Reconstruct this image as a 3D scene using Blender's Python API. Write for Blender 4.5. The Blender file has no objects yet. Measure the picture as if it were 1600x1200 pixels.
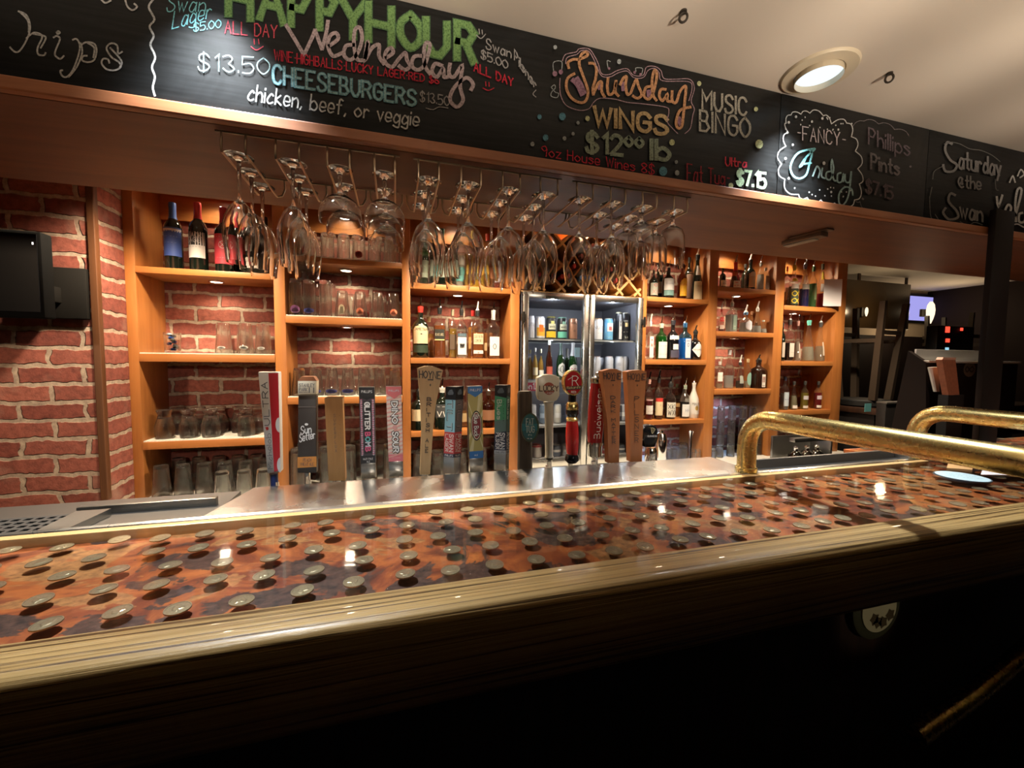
import bpy, bmesh, math, random
from mathutils import Vector, Matrix
R = random.Random(7)
PI = math.pi
scene = bpy.context.scene
col = scene.collection

# ------------------------------------------------------------------ camera
CAM_Z = 1.40
F_PX = 636.7                                   # focal length for a 1600 px wide frame
YAW, PITCH, ROLL = 0.278838, 0.059625, -0.0104814
_f = Vector((math.sin(YAW)*math.cos(PITCH), math.cos(YAW)*math.cos(PITCH), -math.sin(PITCH)))
_r0 = Vector((math.cos(YAW), -math.sin(YAW), 0)); _d0 = _f.cross(_r0)
_c, _s = math.cos(ROLL), math.sin(ROLL)
_r = _c*_r0 + _s*_d0; _d = -_s*_r0 + _c*_d0
cam = bpy.data.cameras.new('camera'); camo = bpy.data.objects.new('camera', cam); col.objects.link(camo)
mw = Matrix.Identity(4)
for i in range(3):
    mw[i][0] = _r[i]; mw[i][1] = -_d[i]; mw[i][2] = -_f[i]
mw[2][3] = CAM_Z
camo.matrix_world = mw
cam.sensor_width = 36; cam.lens = F_PX/1600*36; cam.clip_start = 0.02; cam.clip_end = 60
scene.camera = camo

# ------------------------------------------------------------------ world, room lights, exposure
w = bpy.data.worlds.new('dim_room'); scene.world = w; w.use_nodes = True
w.node_tree.nodes['Background'].inputs[0].default_value = (1.0, 0.72, 0.45, 1)
w.node_tree.nodes['Background'].inputs[1].default_value = 0.008
vs = scene.view_settings
vs.view_transform = 'Standard'; vs.look = 'None'; vs.gamma = 1.0; vs.use_curve_mapping = False
vs.exposure = 0.3
scene.cycles.transparent_max_bounces = 40
scene.cycles.max_bounces = 24
scene.cycles.diffuse_bounces = 4
scene.cycles.glossy_bounces = 6
scene.cycles.transmission_bounces = 24
scene.cycles.caustics_reflective = False
scene.cycles.caustics_refractive = False

def lamp(name, kind, loc, power, color, target=None, radius=.03, angle=60, blend=.3, size=None, parent=None):
    l = bpy.data.lights.new(name, kind); l.energy = power; l.color = color
    if kind == 'SPOT':
        l.spot_size = math.radians(angle); l.spot_blend = blend; l.shadow_soft_size = radius
    elif kind == 'POINT': l.shadow_soft_size = radius
    elif kind == 'AREA': l.size = size or .3
    o = bpy.data.objects.new(name, l); col.objects.link(o); o.location = loc
    if target is not None:
        o.rotation_euler = (Vector(target)-Vector(loc)).to_track_quat('-Z', 'Y').to_euler()
    if parent is not None:
        o.parent = parent; o.location = Vector(loc)-wloc(parent)
    return o
CEIL = 2.235
# unseen lights: a wall washer towards the bricks, then added fill without lamp bodies
lamp('brick_washer', 'SPOT', (-1.75, -.1, 2.1), 60, (1, .72, .48), (-1.5, 2.07, 1.25), .05, 52, .6)
for i_ in range(9):
    lamp('ceiling_fill_spot', 'SPOT', (-.7+.5*i_, -.6, 1.3), (100, 100, 100, 95, 85, 70, 50, 42, 42)[i_], (1, .84, .68), (-.7+.5*i_, .58, 2.25), .06, 33, .9)  # added spots brighten the ceiling in place of bounced room light
for x_ in (-.7, .05, .8, 1.6, 2.4):
    lamp('front_fill_spot', 'SPOT', (x_*.75+.15, -1.0, 1.9), 42, (1, .84, .66), (x_, 1.19, 1.475), .05, 24, .7)  # added front fill on taps and shelves, no fittings behind it
lamp('plaque_fill_spot', 'SPOT', (1.75, -1.6, 1.25), 18, (1, .85, .6), (1.202, .73, .75), .02, 6, .6)  # narrow spot added only to brighten the plaque
lamp('dining_room_light', 'POINT', (5.2, 2.95, 1.7), 3, (1, .74, .46), None, .06)  # unseen point light inside the dining room, without a fitting

# ------------------------------------------------------------------ pixel to place
def ray(px, py):
    return _r*((px-800)/F_PX) + _d*((py-600)/F_PX) + _f
def at_y(px, py, y):
    d = ray(px, py); return Vector((0, 0, CAM_Z)) + d*(y/d.y)
def at_z(px, py, z):
    d = ray(px, py); return Vector((0, 0, CAM_Z)) + d*((z-CAM_Z)/d.z)
def at_x(px, py, x):
    d = ray(px, py); return Vector((0, 0, CAM_Z)) + d*(x/d.x)
def wloc(o):
    v = Vector((0, 0, 0))
    while o is not None: v = v + o.location; o = o.parent
    return v

# ------------------------------------------------------------------ materials
def nodes(name):
    m = bpy.data.materials.new(name); m.use_nodes = True
    nt = m.node_tree; nt.nodes.clear()
    out = nt.nodes.new('ShaderNodeOutputMaterial')
    return m, nt, out
def N(nt, typ, **kw):
    n = nt.nodes.new('ShaderNode'+typ)
    for k, v in kw.items():
        if k in n.inputs: n.inputs[k].default_value = v
        else: setattr(n, k, v)
    return n
def rgba(c): return (c[0], c[1], c[2], 1)
_pc = {}
def plain(name, c, rough=.5, metal=0, coat=0, noise=0, spec=.5):
    if name in _pc: return _pc[name]
    m, nt, out = nodes(name)
    b = N(nt, 'BsdfPrincipled', Roughness=rough, Metallic=metal)
    b.inputs['Base Color'].default_value = rgba(c)
    b.inputs['Coat Weight'].default_value = coat
    b.inputs['Specular IOR Level'].default_value = spec
    if noise:
        tc = N(nt, 'TexCoord'); nz = N(nt, 'TexNoise', Scale=noise, Detail=5.0)
        nt.links.new(tc.outputs['Object'], nz.inputs['Vector'])
        mx = N(nt, 'MixRGB', blend_type='MULTIPLY'); mx.inputs[0].default_value = .55
        mx.inputs[1].default_value = rgba(c)
        nt.links.new(nz.outputs['Fac'], mx.inputs[2]); nt.links.new(mx.outputs[0], b.inputs['Base Color'])
    nt.links.new(b.outputs[0], out.inputs[0]); _pc[name] = m
    return m
def emit(name, c, s):
    m, nt, out = nodes(name); e = N(nt, 'Emission', Strength=s); e.inputs[0].default_value = rgba(c)
    nt.links.new(e.outputs[0], out.inputs[0]); return m
def ramp(nt, stops):
    r = N(nt, 'ValToRGB'); cr = r.color_ramp
    while len(cr.elements) < len(stops): cr.elements.new(.5)
    for e, (p, c) in zip(cr.elements, stops): e.position = p; e.color = rgba(c)
    return r
def wood(name, dark, light, axis='X', scale=1.0, rough=.35, coat=0.0, bump=.15, fine=60, stops=None):
    m, nt, out = nodes(name); L = nt.links.new
    tc = N(nt, 'TexCoord'); mp = N(nt, 'Mapping')
    s = {'X': (1.2, fine*.5, fine*.5), 'Y': (fine*.5, 1.2, fine*.5), 'Z': (fine*.5, fine*.5, 1.2)}[axis]
    mp.inputs['Scale'].default_value = tuple(v*scale for v in s)
    L(tc.outputs['Object'], mp.inputs[0])
    n1 = N(nt, 'TexNoise', Scale=1.0, Detail=6.0, Roughness=.65, Distortion=.6); L(mp.outputs[0], n1.inputs['Vector'])
    n2 = N(nt, 'TexNoise', Scale=3.0, Detail=3.0); L(tc.outputs['Object'], n2.inputs['Vector'])
    r = ramp(nt, stops or [(.33, dark), (.62, light)]); L(n1.outputs['Fac'], r.inputs[0])
    mx = N(nt, 'MixRGB', blend_type='MULTIPLY'); mx.inputs[0].default_value = .35
    L(r.outputs[0], mx.inputs[1]); L(n2.outputs['Fac'], mx.inputs[2])
    b = N(nt, 'BsdfPrincipled', Roughness=rough); b.inputs['Coat Weight'].default_value = coat
    L(mx.outputs[0], b.inputs['Base Color'])
    if bump:
        bp = N(nt, 'Bump', Strength=bump, Distance=.003); L(n1.outputs['Fac'], bp.inputs['Height']); L(bp.outputs[0], b.inputs['Normal'])
    L(b.outputs[0], out.inputs[0]); return m
def brick(name, axis='X', shift=0.0):
    m, nt, out = nodes(name); L = nt.links.new
    tc = N(nt, 'TexCoord'); sp = N(nt, 'SeparateXYZ'); cb = N(nt, 'CombineXYZ')
    L(tc.outputs['Object'], sp.inputs[0]); L(sp.outputs[axis], cb.inputs['X']); L(sp.outputs['Z'], cb.inputs['Y'])
    nz = N(nt, 'TexNoise', Scale=22.0, Detail=3.0); L(tc.outputs['Object'], nz.inputs['Vector'])
    nzl = N(nt, 'TexNoise', Scale=4.0, Detail=1.0); L(tc.outputs['Object'], nzl.inputs['Vector'])
    a = N(nt, 'VectorMath', operation='MULTIPLY_ADD'); L(nz.outputs['Color'], a.inputs[0])
    a.inputs[1].default_value = (.03, .024, 0); L(cb.outputs[0], a.inputs[2])
    a2 = N(nt, 'VectorMath', operation='MULTIPLY_ADD'); L(nzl.outputs['Color'], a2.inputs[0])
    a2.inputs[1].default_value = (.03, .016, 0); L(a.outputs[0], a2.inputs[2])
    a3 = N(nt, 'VectorMath', operation='ADD'); L(a2.outputs[0], a3.inputs[0]); a3.inputs[1].default_value = (shift, .02, 0)
    bt = N(nt, 'TexBrick', Scale=1.0); bt.offset = .5; bt.squash = 1.0
    bt.inputs['Brick Width'].default_value = .215; bt.inputs['Row Height'].default_value = .0735
    bt.inputs['Mortar Size'].default_value = .0100; bt.inputs['Mortar Smooth'].default_value = .35; bt.inputs['Bias'].default_value = 0
    bt.inputs['Color1'].default_value = (.36, .115, .082, 1); bt.inputs['Color2'].default_value = (.22, .058, .042, 1)
    bt.inputs['Mortar'].default_value = (.46, .37, .29, 1)
    L(a3.outputs[0], bt.inputs['Vector'])
    n2 = N(nt, 'TexNoise', Scale=38.0, Detail=6.0, Roughness=.7); L(tc.outputs['Object'], n2.inputs['Vector'])
    r2 = ramp(nt, [(.3, (.45, .4, .4)), (.6, (1.15, 1.1, 1.05))]); L(n2.outputs['Fac'], r2.inputs[0])
    mx = N(nt, 'MixRGB', blend_type='MULTIPLY'); mx.inputs[0].default_value = .8
    L(bt.outputs['Color'], mx.inputs[1]); L(r2.outputs[0], mx.inputs[2])
    n3 = N(nt, 'TexNoise', Scale=7.0, Detail=4.0); L(tc.outputs['Object'], n3.inputs['Vector'])
    r3 = ramp(nt, [(.58, (0, 0, 0)), (.75, (1, 1, 1))]); L(n3.outputs['Fac'], r3.inputs[0])
    m2 = N(nt, 'MixRGB'); L(r3.outputs[0], m2.inputs[0]); L(mx.outputs[0], m2.inputs[1]); m2.inputs[2].default_value = (.42, .26, .2, 1)
    sc = N(nt, 'Math', operation='MULTIPLY'); L(r3.outputs[0], sc.inputs[0]); sc.inputs[1].default_value = .5; L(sc.outputs[0], m2.inputs[0])
    b = N(nt, 'BsdfPrincipled', Roughness=.85); L(m2.outputs[0], b.inputs['Base Color'])
    h = N(nt, 'Math', operation='MULTIPLY_ADD'); L(n2.outputs['Fac'], h.inputs[0]); h.inputs[1].default_value = .3
    iv = N(nt, 'Math', operation='SUBTRACT'); iv.inputs[0].default_value = 1.0; L(bt.outputs['Fac'], iv.inputs[1]); L(iv.outputs[0], h.inputs[2])
    bp = N(nt, 'Bump', Strength=.9, Distance=.008); L(h.outputs[0], bp.inputs['Height']); L(bp.outputs[0], b.inputs['Normal'])
    L(b.outputs[0], out.inputs[0]); return m
def thin_glass(name, tint=(.97, .98, .97), edge=.55, rough=.02, refl=.85, film=.01):
    m, nt, out = nodes(name); L = nt.links.new
    lw = N(nt, 'LayerWeight', Blend=.5)
    r = ramp(nt, [(.0, tint), (.72, tuple(t*.98 for t in tint)), (1.0, tuple(t*edge for t in tint))]); L(lw.outputs['Facing'], r.inputs[0])
    tr = N(nt, 'BsdfTransparent'); L(r.outputs[0], tr.inputs[0])
    gl = N(nt, 'BsdfGlossy', Roughness=rough); gl.inputs[0].default_value = (1, 1, 1, 1)
    pw = N(nt, 'Math', operation='POWER'); L(lw.outputs['Facing'], pw.inputs[0]); pw.inputs[1].default_value = 4.5
    ma = N(nt, 'Math', operation='MULTIPLY_ADD'); L(pw.outputs[0], ma.inputs[0]); ma.inputs[1].default_value = refl; ma.inputs[2].default_value = .06
    mx = N(nt, 'MixShader'); L(ma.outputs[0], mx.inputs[0]); L(tr.outputs[0], mx.inputs[1]); L(gl.outputs[0], mx.inputs[2])
    # a faint dishwasher film put in to brighten the glass, stronger where the wall is seen edge on
    df = N(nt, 'BsdfDiffuse'); df.inputs[0].default_value = rgba(tuple(min(1, t*1.02) for t in tint)); tl = N(nt, 'BsdfTranslucent'); tl.inputs[0].default_value = df.inputs[0].default_value
    m3 = N(nt, 'MixShader'); m3.inputs[0].default_value = .5; L(df.outputs[0], m3.inputs[1]); L(tl.outputs[0], m3.inputs[2])
    fm = N(nt, 'Math', operation='MULTIPLY_ADD'); L(pw.outputs[0], fm.inputs[0]); fm.inputs[1].default_value = film*4; fm.inputs[2].default_value = film
    m4 = N(nt, 'MixShader'); L(fm.outputs[0], m4.inputs[0]); L(mx.outputs[0], m4.inputs[1]); L(m3.outputs[0], m4.inputs[2])
    L(m4.outputs[0], out.inputs[0]); return m
def blown_glass(name, tint=(.985, .985, .98), ior=1.45):
    m, nt, out = nodes(name); g = N(nt, 'BsdfGlass', Roughness=0.0, IOR=ior); g.inputs[0].default_value = rgba(tint)
    nt.links.new(g.outputs[0], out.inputs[0]); return m
def filmed_glass(name, tint=(.97, .98, .975), share=.4, film=.06):
    """blown glass with a light dishwasher film put in for brightness, letting part of the light straight through"""
    m, nt, out = nodes(name); L = nt.links.new
    g = N(nt, 'BsdfGlass', Roughness=0.0, IOR=1.45); g.inputs[0].default_value = rgba(tint)
    tr = N(nt, 'BsdfTransparent'); tr.inputs[0].default_value = rgba(tint)
    df = N(nt, 'BsdfDiffuse'); df.inputs[0].default_value = rgba(tint); tl = N(nt, 'BsdfTranslucent'); tl.inputs[0].default_value = rgba(tint)
    a = N(nt, 'MixShader'); a.inputs[0].default_value = .5; L(df.outputs[0], a.inputs[1]); L(tl.outputs[0], a.inputs[2])
    lw = N(nt, 'LayerWeight', Blend=.5); pw = N(nt, 'Math', operation='POWER'); L(lw.outputs['Facing'], pw.inputs[0]); pw.inputs[1].default_value = 4.0
    fm = N(nt, 'Math', operation='MULTIPLY_ADD'); L(pw.outputs[0], fm.inputs[0]); fm.inputs[1].default_value = film*4; fm.inputs[2].default_value = film
    b = N(nt, 'MixShader'); L(fm.outputs[0], b.inputs[0]); L(tr.outputs[0], b.inputs[1]); L(a.outputs[0], b.inputs[2])
    c = N(nt, 'MixShader'); c.inputs[0].default_value = share; L(g.outputs[0], c.inputs[1]); L(b.outputs[0], c.inputs[2])
    L(c.outputs[0], out.inputs[0]); return m
def bottle_glass(name, tint, share=.55, film=.008):
    """clear bottle wall: part of the light is bent a little at the outline, part runs straight on to the drink inside"""
    m, nt, out = nodes(name); L = nt.links.new
    rf = N(nt, 'BsdfRefraction', Roughness=0.0, IOR=1.13); rf.inputs[0].default_value = rgba(tint)
    tr = N(nt, 'BsdfTransparent'); tr.inputs[0].default_value = rgba(tint)
    a = N(nt, 'MixShader'); a.inputs[0].default_value = share; L(tr.outputs[0], a.inputs[1]); L(rf.outputs[0], a.inputs[2])
    gl = N(nt, 'BsdfGlossy', Roughness=.015); gl.inputs[0].default_value = (1, 1, 1, 1)
    lw = N(nt, 'LayerWeight', Blend=.5); pw = N(nt, 'Math', operation='POWER'); L(lw.outputs['Facing'], pw.inputs[0]); pw.inputs[1].default_value = 3.0
    ma = N(nt, 'Math', operation='MULTIPLY_ADD'); L(pw.outputs[0], ma.inputs[0]); ma.inputs[1].default_value = .85; ma.inputs[2].default_value = .06
    mx = N(nt, 'MixShader'); L(ma.outputs[0], mx.inputs[0]); L(a.outputs[0], mx.inputs[1]); L(gl.outputs[0], mx.inputs[2])
    df = N(nt, 'BsdfDiffuse'); df.inputs[0].default_value = rgba(tint)
    m4 = N(nt, 'MixShader'); m4.inputs[0].default_value = film; L(mx.outputs[0], m4.inputs[1]); L(df.outputs[0], m4.inputs[2])
    L(m4.outputs[0], out.inputs[0]); return m
def liquid(name, c, body=.3):
    m, nt, out = nodes(name); L = nt.links.new
    tr = N(nt, 'BsdfTransparent'); tr.inputs[0].default_value = rgba(c)
    b = N(nt, 'BsdfPrincipled', Roughness=.15); b.inputs['Base Color'].default_value = rgba(c)
    mx = N(nt, 'MixShader'); mx.inputs[0].default_value = body
    L(tr.outputs[0], mx.inputs[1]); L(b.outputs[0], mx.inputs[2]); L(mx.outputs[0], out.inputs[0]); return m
def steel(name, c=(.62, .62, .6), rough=.28, axis='X'):
    m, nt, out = nodes(name); L = nt.links.new
    tc = N(nt, 'TexCoord'); mp = N(nt, 'Mapping')
    mp.inputs['Scale'].default_value = (4, 260, 260) if axis == 'X' else (260, 260, 4)
    L(tc.outputs['Object'], mp.inputs[0])
    n = N(nt, 'TexNoise', Scale=1.0, Detail=3.0); L(mp.outputs[0], n.inputs['Vector'])
    n2 = N(nt, 'TexNoise', Scale=9.0, Detail=5.0); L(tc.outputs['Object'], n2.inputs['Vector'])
    b = N(nt, 'BsdfPrincipled', Metallic=1.0); b.inputs['Base Color'].default_value = rgba(c)
    r = ramp(nt, [(.3, (rough*.85,)*3), (.75, (min(1, rough*1.2),)*3)]); L(n2.outputs['Fac'], r.inputs[0]); L(r.outputs[0], b.inputs['Roughness'])
    bp = N(nt, 'Bump', Strength=.012, Distance=.001); L(n.outputs['Fac'], bp.inputs['Height']); L(bp.outputs[0], b.inputs['Normal'])
    L(b.outputs[0], out.inputs[0]); return m
def brass_mat():
    m, nt, out = nodes('worn_brass'); L = nt.links.new
    tc = N(nt, 'TexCoord'); n = N(nt, 'TexNoise', Scale=70.0, Detail=5.0); L(tc.outputs['Object'], n.inputs['Vector'])
    r = ramp(nt, [(.3, (.66, .49, .18)), (.7, (.80, .63, .27))]); L(n.outputs['Fac'], r.inputs[0])
    b = N(nt, 'BsdfPrincipled', Metallic=1.0); L(r.outputs[0], b.inputs['Base Color'])
    r2 = ramp(nt, [(.3, (.30,)*3), (.7, (.25,)*3)]); L(n.outputs['Fac'], r2.inputs[0]); L(r2.outputs[0], b.inputs['Roughness'])
    bp = N(nt, 'Bump', Strength=.012, Distance=.002); L(n.outputs['Fac'], bp.inputs['Height']); L(bp.outputs[0], b.inputs['Normal'])
    L(b.outputs[0], out.inputs[0]); return m
def board_mat():
    m, nt, out = nodes('slate_board'); L = nt.links.new
    tc = N(nt, 'TexCoord'); n = N(nt, 'TexNoise', Scale=5.0, Detail=8.0, Roughness=.7, Distortion=1.2); L(tc.outputs['Object'], n.inputs['Vector'])
    mp = N(nt, 'Mapping'); mp.inputs['Scale'].default_value = (3, 1, 60); mp.inputs['Rotation'].default_value = (0, .5, 0); L(tc.outputs['Object'], mp.inputs[0])
    n2 = N(nt, 'TexNoise', Scale=2.0, Detail=5.0); L(mp.outputs[0], n2.inputs['Vector'])
    mu = N(nt, 'Math', operation='MULTIPLY'); L(n.outputs['Fac'], mu.inputs[0]); L(n2.outputs['Fac'], mu.inputs[1])
    r = ramp(nt, [(.18, (.005, .0055, .0055)), (.42, (.017, .0185, .0195))]); L(mu.outputs[0], r.inputs[0])
    b = N(nt, 'BsdfPrincipled'); L(r.outputs[0], b.inputs['Base Color']); b.inputs['Specular IOR Level'].default_value = .3
    r2 = ramp(nt, [(.2, (.38,)*3), (.6, (.55,)*3)]); L(n.outputs['Fac'], r2.inputs[0]); L(r2.outputs[0], b.inputs['Roughness'])
    L(b.outputs[0], out.inputs[0]); return m
def chalk_mat(name, c):
    k = 'chalk_'+name
    if k in _pc: return _pc[k]
    m, nt, out = nodes(k); L = nt.links.new
    tc = N(nt, 'TexCoord'); n = N(nt, 'TexNoise', Scale=260.0, Detail=2.0); L(tc.outputs['Object'], n.inputs['Vector'])
    r = ramp(nt, [(.35, tuple(v*.55 for v in c)), (.55, c)]); L(n.outputs['Fac'], r.inputs[0])
    b = N(nt, 'BsdfDiffuse'); L(r.outputs[0], b.inputs[0]); L(b.outputs[0], out.inputs[0]); _pc[k] = m
    return m
def resin_base():
    m, nt, out = nodes('patina_copper_sheet'); L = nt.links.new
    tc = N(nt, 'TexCoord')
    mp = N(nt, 'Mapping'); mp.inputs['Scale'].default_value = (1, 1.3, 1); L(tc.outputs['Object'], mp.inputs[0])
    n1 = N(nt, 'TexNoise', Scale=6.5, Detail=7.0, Roughness=.62, Distortion=1.5); L(mp.outputs[0], n1.inputs['Vector'])
    n2 = N(nt, 'TexNoise', Scale=2.9, Detail=8.0, Roughness=.55, Distortion=2.2); L(mp.outputs[0], n2.inputs['Vector'])
    n3 = N(nt, 'TexNoise', Scale=60.0, Detail=5.0, Roughness=.7); L(mp.outputs[0], n3.inputs['Vector'])
    r1 = ramp(nt, [(.30, (.05, .010, .004)), (.44, (.20, .040, .009)), (.58, (.43, .115, .022)), (.72, (.15, .030, .012))]); L(n1.outputs['Fac'], r1.inputs[0])
    rt = ramp(nt, [(.545, (0, 0, 0)), (.562, (1, 1, 1))]); L(n2.outputs['Fac'], rt.inputs[0])
    tan = ramp(nt, [(.35, (.20, .08, .025)), (.65, (.50, .22, .065))]); L(n3.outputs['Fac'], tan.inputs[0])
    mx = N(nt, 'MixRGB'); L(rt.outputs[0], mx.inputs[0]); L(r1.outputs[0], mx.inputs[1]); L(tan.outputs[0], mx.inputs[2])
    rd = ramp(nt, [(.44, (1, 1, 1)), (.455, (0, 0, 0))]); L(n2.outputs['Fac'], rd.inputs[0])
    dk = ramp(nt, [(.35, (.012, .006, .004)), (.75, (.14, .07, .045))]); L(n3.outputs['Fac'], dk.inputs[0])
    m2 = N(nt, 'MixRGB'); L(rd.outputs[0], m2.inputs[0]); L(mx.outputs[0], m2.inputs[1]); L(dk.outputs[0], m2.inputs[2])
    b = N(nt, 'BsdfPrincipled', Roughness=.55, Metallic=.15); L(m2.outputs[0], b.inputs['Base Color'])
    L(b.outputs[0], out.inputs[0]); return m
def clear_coat(name, rough=.06, f0=.05):
    m, nt, out = nodes(name); L = nt.links.new
    tc = N(nt, 'TexCoord'); mp = N(nt, 'Mapping'); mp.inputs['Scale'].default_value = (2.5, 40, 1); L(tc.outputs['Object'], mp.inputs[0])
    n = N(nt, 'TexNoise', Scale=1.0, Detail=2.0); L(mp.outputs[0], n.inputs['Vector'])
    bp = N(nt, 'Bump', Strength=.11, Distance=.002); L(n.outputs['Fac'], bp.inputs['Height'])
    lw = N(nt, 'Fresnel', IOR=1.5)
    tr = N(nt, 'BsdfTransparent'); gl = N(nt, 'BsdfGlossy', Roughness=rough); L(bp.outputs[0], gl.inputs['Normal'])
    mx = N(nt, 'MixShader'); L(lw.outputs[0], mx.inputs[0]); L(tr.outputs[0], mx.inputs[1]); L(gl.outputs[0], mx.inputs[2])
    L(mx.outputs[0], out.inputs[0]); return m

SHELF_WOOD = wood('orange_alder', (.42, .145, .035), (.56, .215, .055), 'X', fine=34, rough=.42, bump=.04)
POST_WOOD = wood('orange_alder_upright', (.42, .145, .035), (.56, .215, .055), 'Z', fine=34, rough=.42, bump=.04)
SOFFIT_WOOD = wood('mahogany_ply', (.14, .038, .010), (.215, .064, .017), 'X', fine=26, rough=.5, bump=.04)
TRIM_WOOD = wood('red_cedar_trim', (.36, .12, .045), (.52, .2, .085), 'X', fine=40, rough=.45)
OAK = wood('varnished_oak', (.26, .13, .035), (.66, .43, .17), 'X', rough=.34, coat=.2, bump=.5, fine=330, stops=[(.40, (.07, .035, .01)), (.47, (.40, .25, .09)), (.62, (.60, .40, .16))])
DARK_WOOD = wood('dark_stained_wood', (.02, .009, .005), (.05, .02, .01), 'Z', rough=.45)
BRICK_X = brick('old_red_brick', 'X'); BRICK_B = brick('old_red_brick_shelves', 'X', .11); BRICK_Y = brick('old_red_brick_return', 'Y', .05)
GLASS = filmed_glass('clear_glass', (.98, .985, .98), .2, .03); STEMW = blown_glass('clear_stemware'); GLASS_HEAVY = filmed_glass('thick_glass', (.96, .975, .975), .2, .03)
BOT_CLEAR = bottle_glass('bottle_glass', (.955, .97, .965))
BOT_GREEN = bottle_glass('green_bottle_glass', (.24, .58, .29), .4)
BOT_BLUE = bottle_glass('blue_bottle_glass', (.26, .64, .95), .4)
BOT_AMBER = bottle_glass('brown_bottle_glass', (.50, .22, .07), .4)
BOT_DARK = plain('dark_bottle_glass', (.006, .01, .007), .06, coat=.4)
BOT_BLACK = plain('black_bottle_glass', (.006, .006, .007), .05, coat=.4)
STEEL = steel('brushed_steel', (.70, .70, .69), rough=.26); STEEL_V = steel('brushed_steel_upright', axis='Z'); DARK_STEEL = steel('dull_steel', (.3, .3, .29), .35)
CHROME = plain('chrome', (.75, .75, .75), .12, 1); BRASS = brass_mat()
BLACK = plain('black_plastic', (.006, .006, .0065), .5, spec=.25); WHITE = plain('white_paint', (.75, .74, .7), .5)
LINER = plain('white_shelf_liner', (.72, .69, .62), .7)
P = lambda n, c, r=.5: plain(n, c, r)

# ------------------------------------------------------------------ mesh helpers
def mesh(bm, name, smooth=True, ang=35):
    bmesh.ops.recalc_face_normals(bm, faces=bm.faces[:])
    me = bpy.data.meshes.new(name); bm.to_mesh(me); bm.free()
    if smooth:
        for p in me.polygons: p.use_smooth = True
        me.set_sharp_from_angle(angle=math.radians(ang))
    return me
def obj(name, bm, mat, parent=None, world=False, smooth=True, loc=None, rot=None):
    me = bm if isinstance(bm, bpy.types.Mesh) else mesh(bm, name, smooth)
    if mat is not None and not len(me.materials): me.materials.append(mat)
    o = bpy.data.objects.new(name, me); col.objects.link(o)
    if parent is not None:
        o.parent = parent
        if world: me.transform(Matrix.Translation(-wloc(parent)))
    elif world:
        xs = [v.co for v in me.vertices]
        c = Vector(((min(v.x for v in xs)+max(v.x for v in xs))/2, (min(v.y for v in xs)+max(v.y for v in xs))/2, min(v.z for v in xs)))
        me.transform(Matrix.Translation(-c)); o.location = c
    if loc is not None: o.location = loc
    if rot is not None: o.rotation_euler = rot
    return o
def tag(o, label=None, cat=None, group=None, kind=None):
    if label: o['label'] = label
    if cat: o['category'] = cat
    if group: o['group'] = group
    if kind: o['kind'] = kind
    return o
def thing(name, loc, label, cat, group=None, rot=None):
    o = bpy.data.objects.new(name, None); col.objects.link(o); o.location = loc; o.empty_display_size = .05
    if rot is not None: o.rotation_euler = rot
    return tag(o, label, cat, group)
_kids = {}
def dup(o, loc=None, label=None, group=None, rot=None, parent=None):
    c = o.copy(); col.objects.link(c)
    if parent is not None: c.parent = parent
    for ch in [x for x in o.children]: dup(ch, parent=c)
    if loc is not None: c.location = loc
    if rot is not None: c.rotation_euler = rot
    if label: c['label'] = label
    if group: c['group'] = group
    return c
def box(bm, x0, x1, y0, y1, z0, z1, bev=0.0, seg=2):
    vs_ = [bm.verts.new((x, y, z)) for x in (x0, x1) for y in (y0, y1) for z in (z0, z1)]
    q = [(0, 1, 3, 2), (4, 6, 7, 5), (0, 4, 5, 1), (2, 3, 7, 6), (0, 2, 6, 4), (1, 5, 7, 3)]
    fs = [bm.faces.new([vs_[i] for i in f]) for f in q]
    if bev:
        es = list({e for f in fs for e in f.edges})
        bmesh.ops.bevel(bm, geom=es, offset=bev, segments=seg, affect='EDGES', profile=.5)
    return bm
def boxm(*a, **k): return box(bmesh.new(), *a, **k)
def prism(bm, pts, axis, a, b):
    """extrude a 2D outline along an axis; pts are the two other coordinates in xyz order"""
    def V(p, t):
        return (t, p[0], p[1]) if axis == 'x' else (p[0], t, p[1]) if axis == 'y' else (p[0], p[1], t)
    A = [bm.verts.new(V(p, a)) for p in pts]; B = [bm.verts.new(V(p, b)) for p in pts]
    n = len(pts)
    for i in range(n): bm.faces.new((A[i], A[(i+1) % n], B[(i+1) % n], B[i]))
    bm.faces.new(A[::-1]); bm.faces.new(B)
    return bm
def lathe(bm, prof, seg=24, sq=0, flat=1.0, cap=True, c=(0, 0, 0)):
    rings = []
    for r, z in prof:
        ring = []
        for i in range(seg):
            a = 2*PI*(i+.5)/seg
            k = 1.0
            if sq: k = (abs(math.cos(a))**sq+abs(math.sin(a))**sq)**(-1.0/sq)
            ring.append(bm.verts.new((c[0]+r*k*math.cos(a), c[1]+r*k*math.sin(a)*flat, c[2]+z)))
        rings.append(ring)
    for A, B in zip(rings, rings[1:]):
        for i in range(seg): bm.faces.new((A[i], A[(i+1) % seg], B[(i+1) % seg], B[i]))
    if cap:
        if prof[0][0] > 1e-5: bm.faces.new(rings[0][::-1])
        if prof[-1][0] > 1e-5: bm.faces.new(rings[-1])
    return bm
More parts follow.
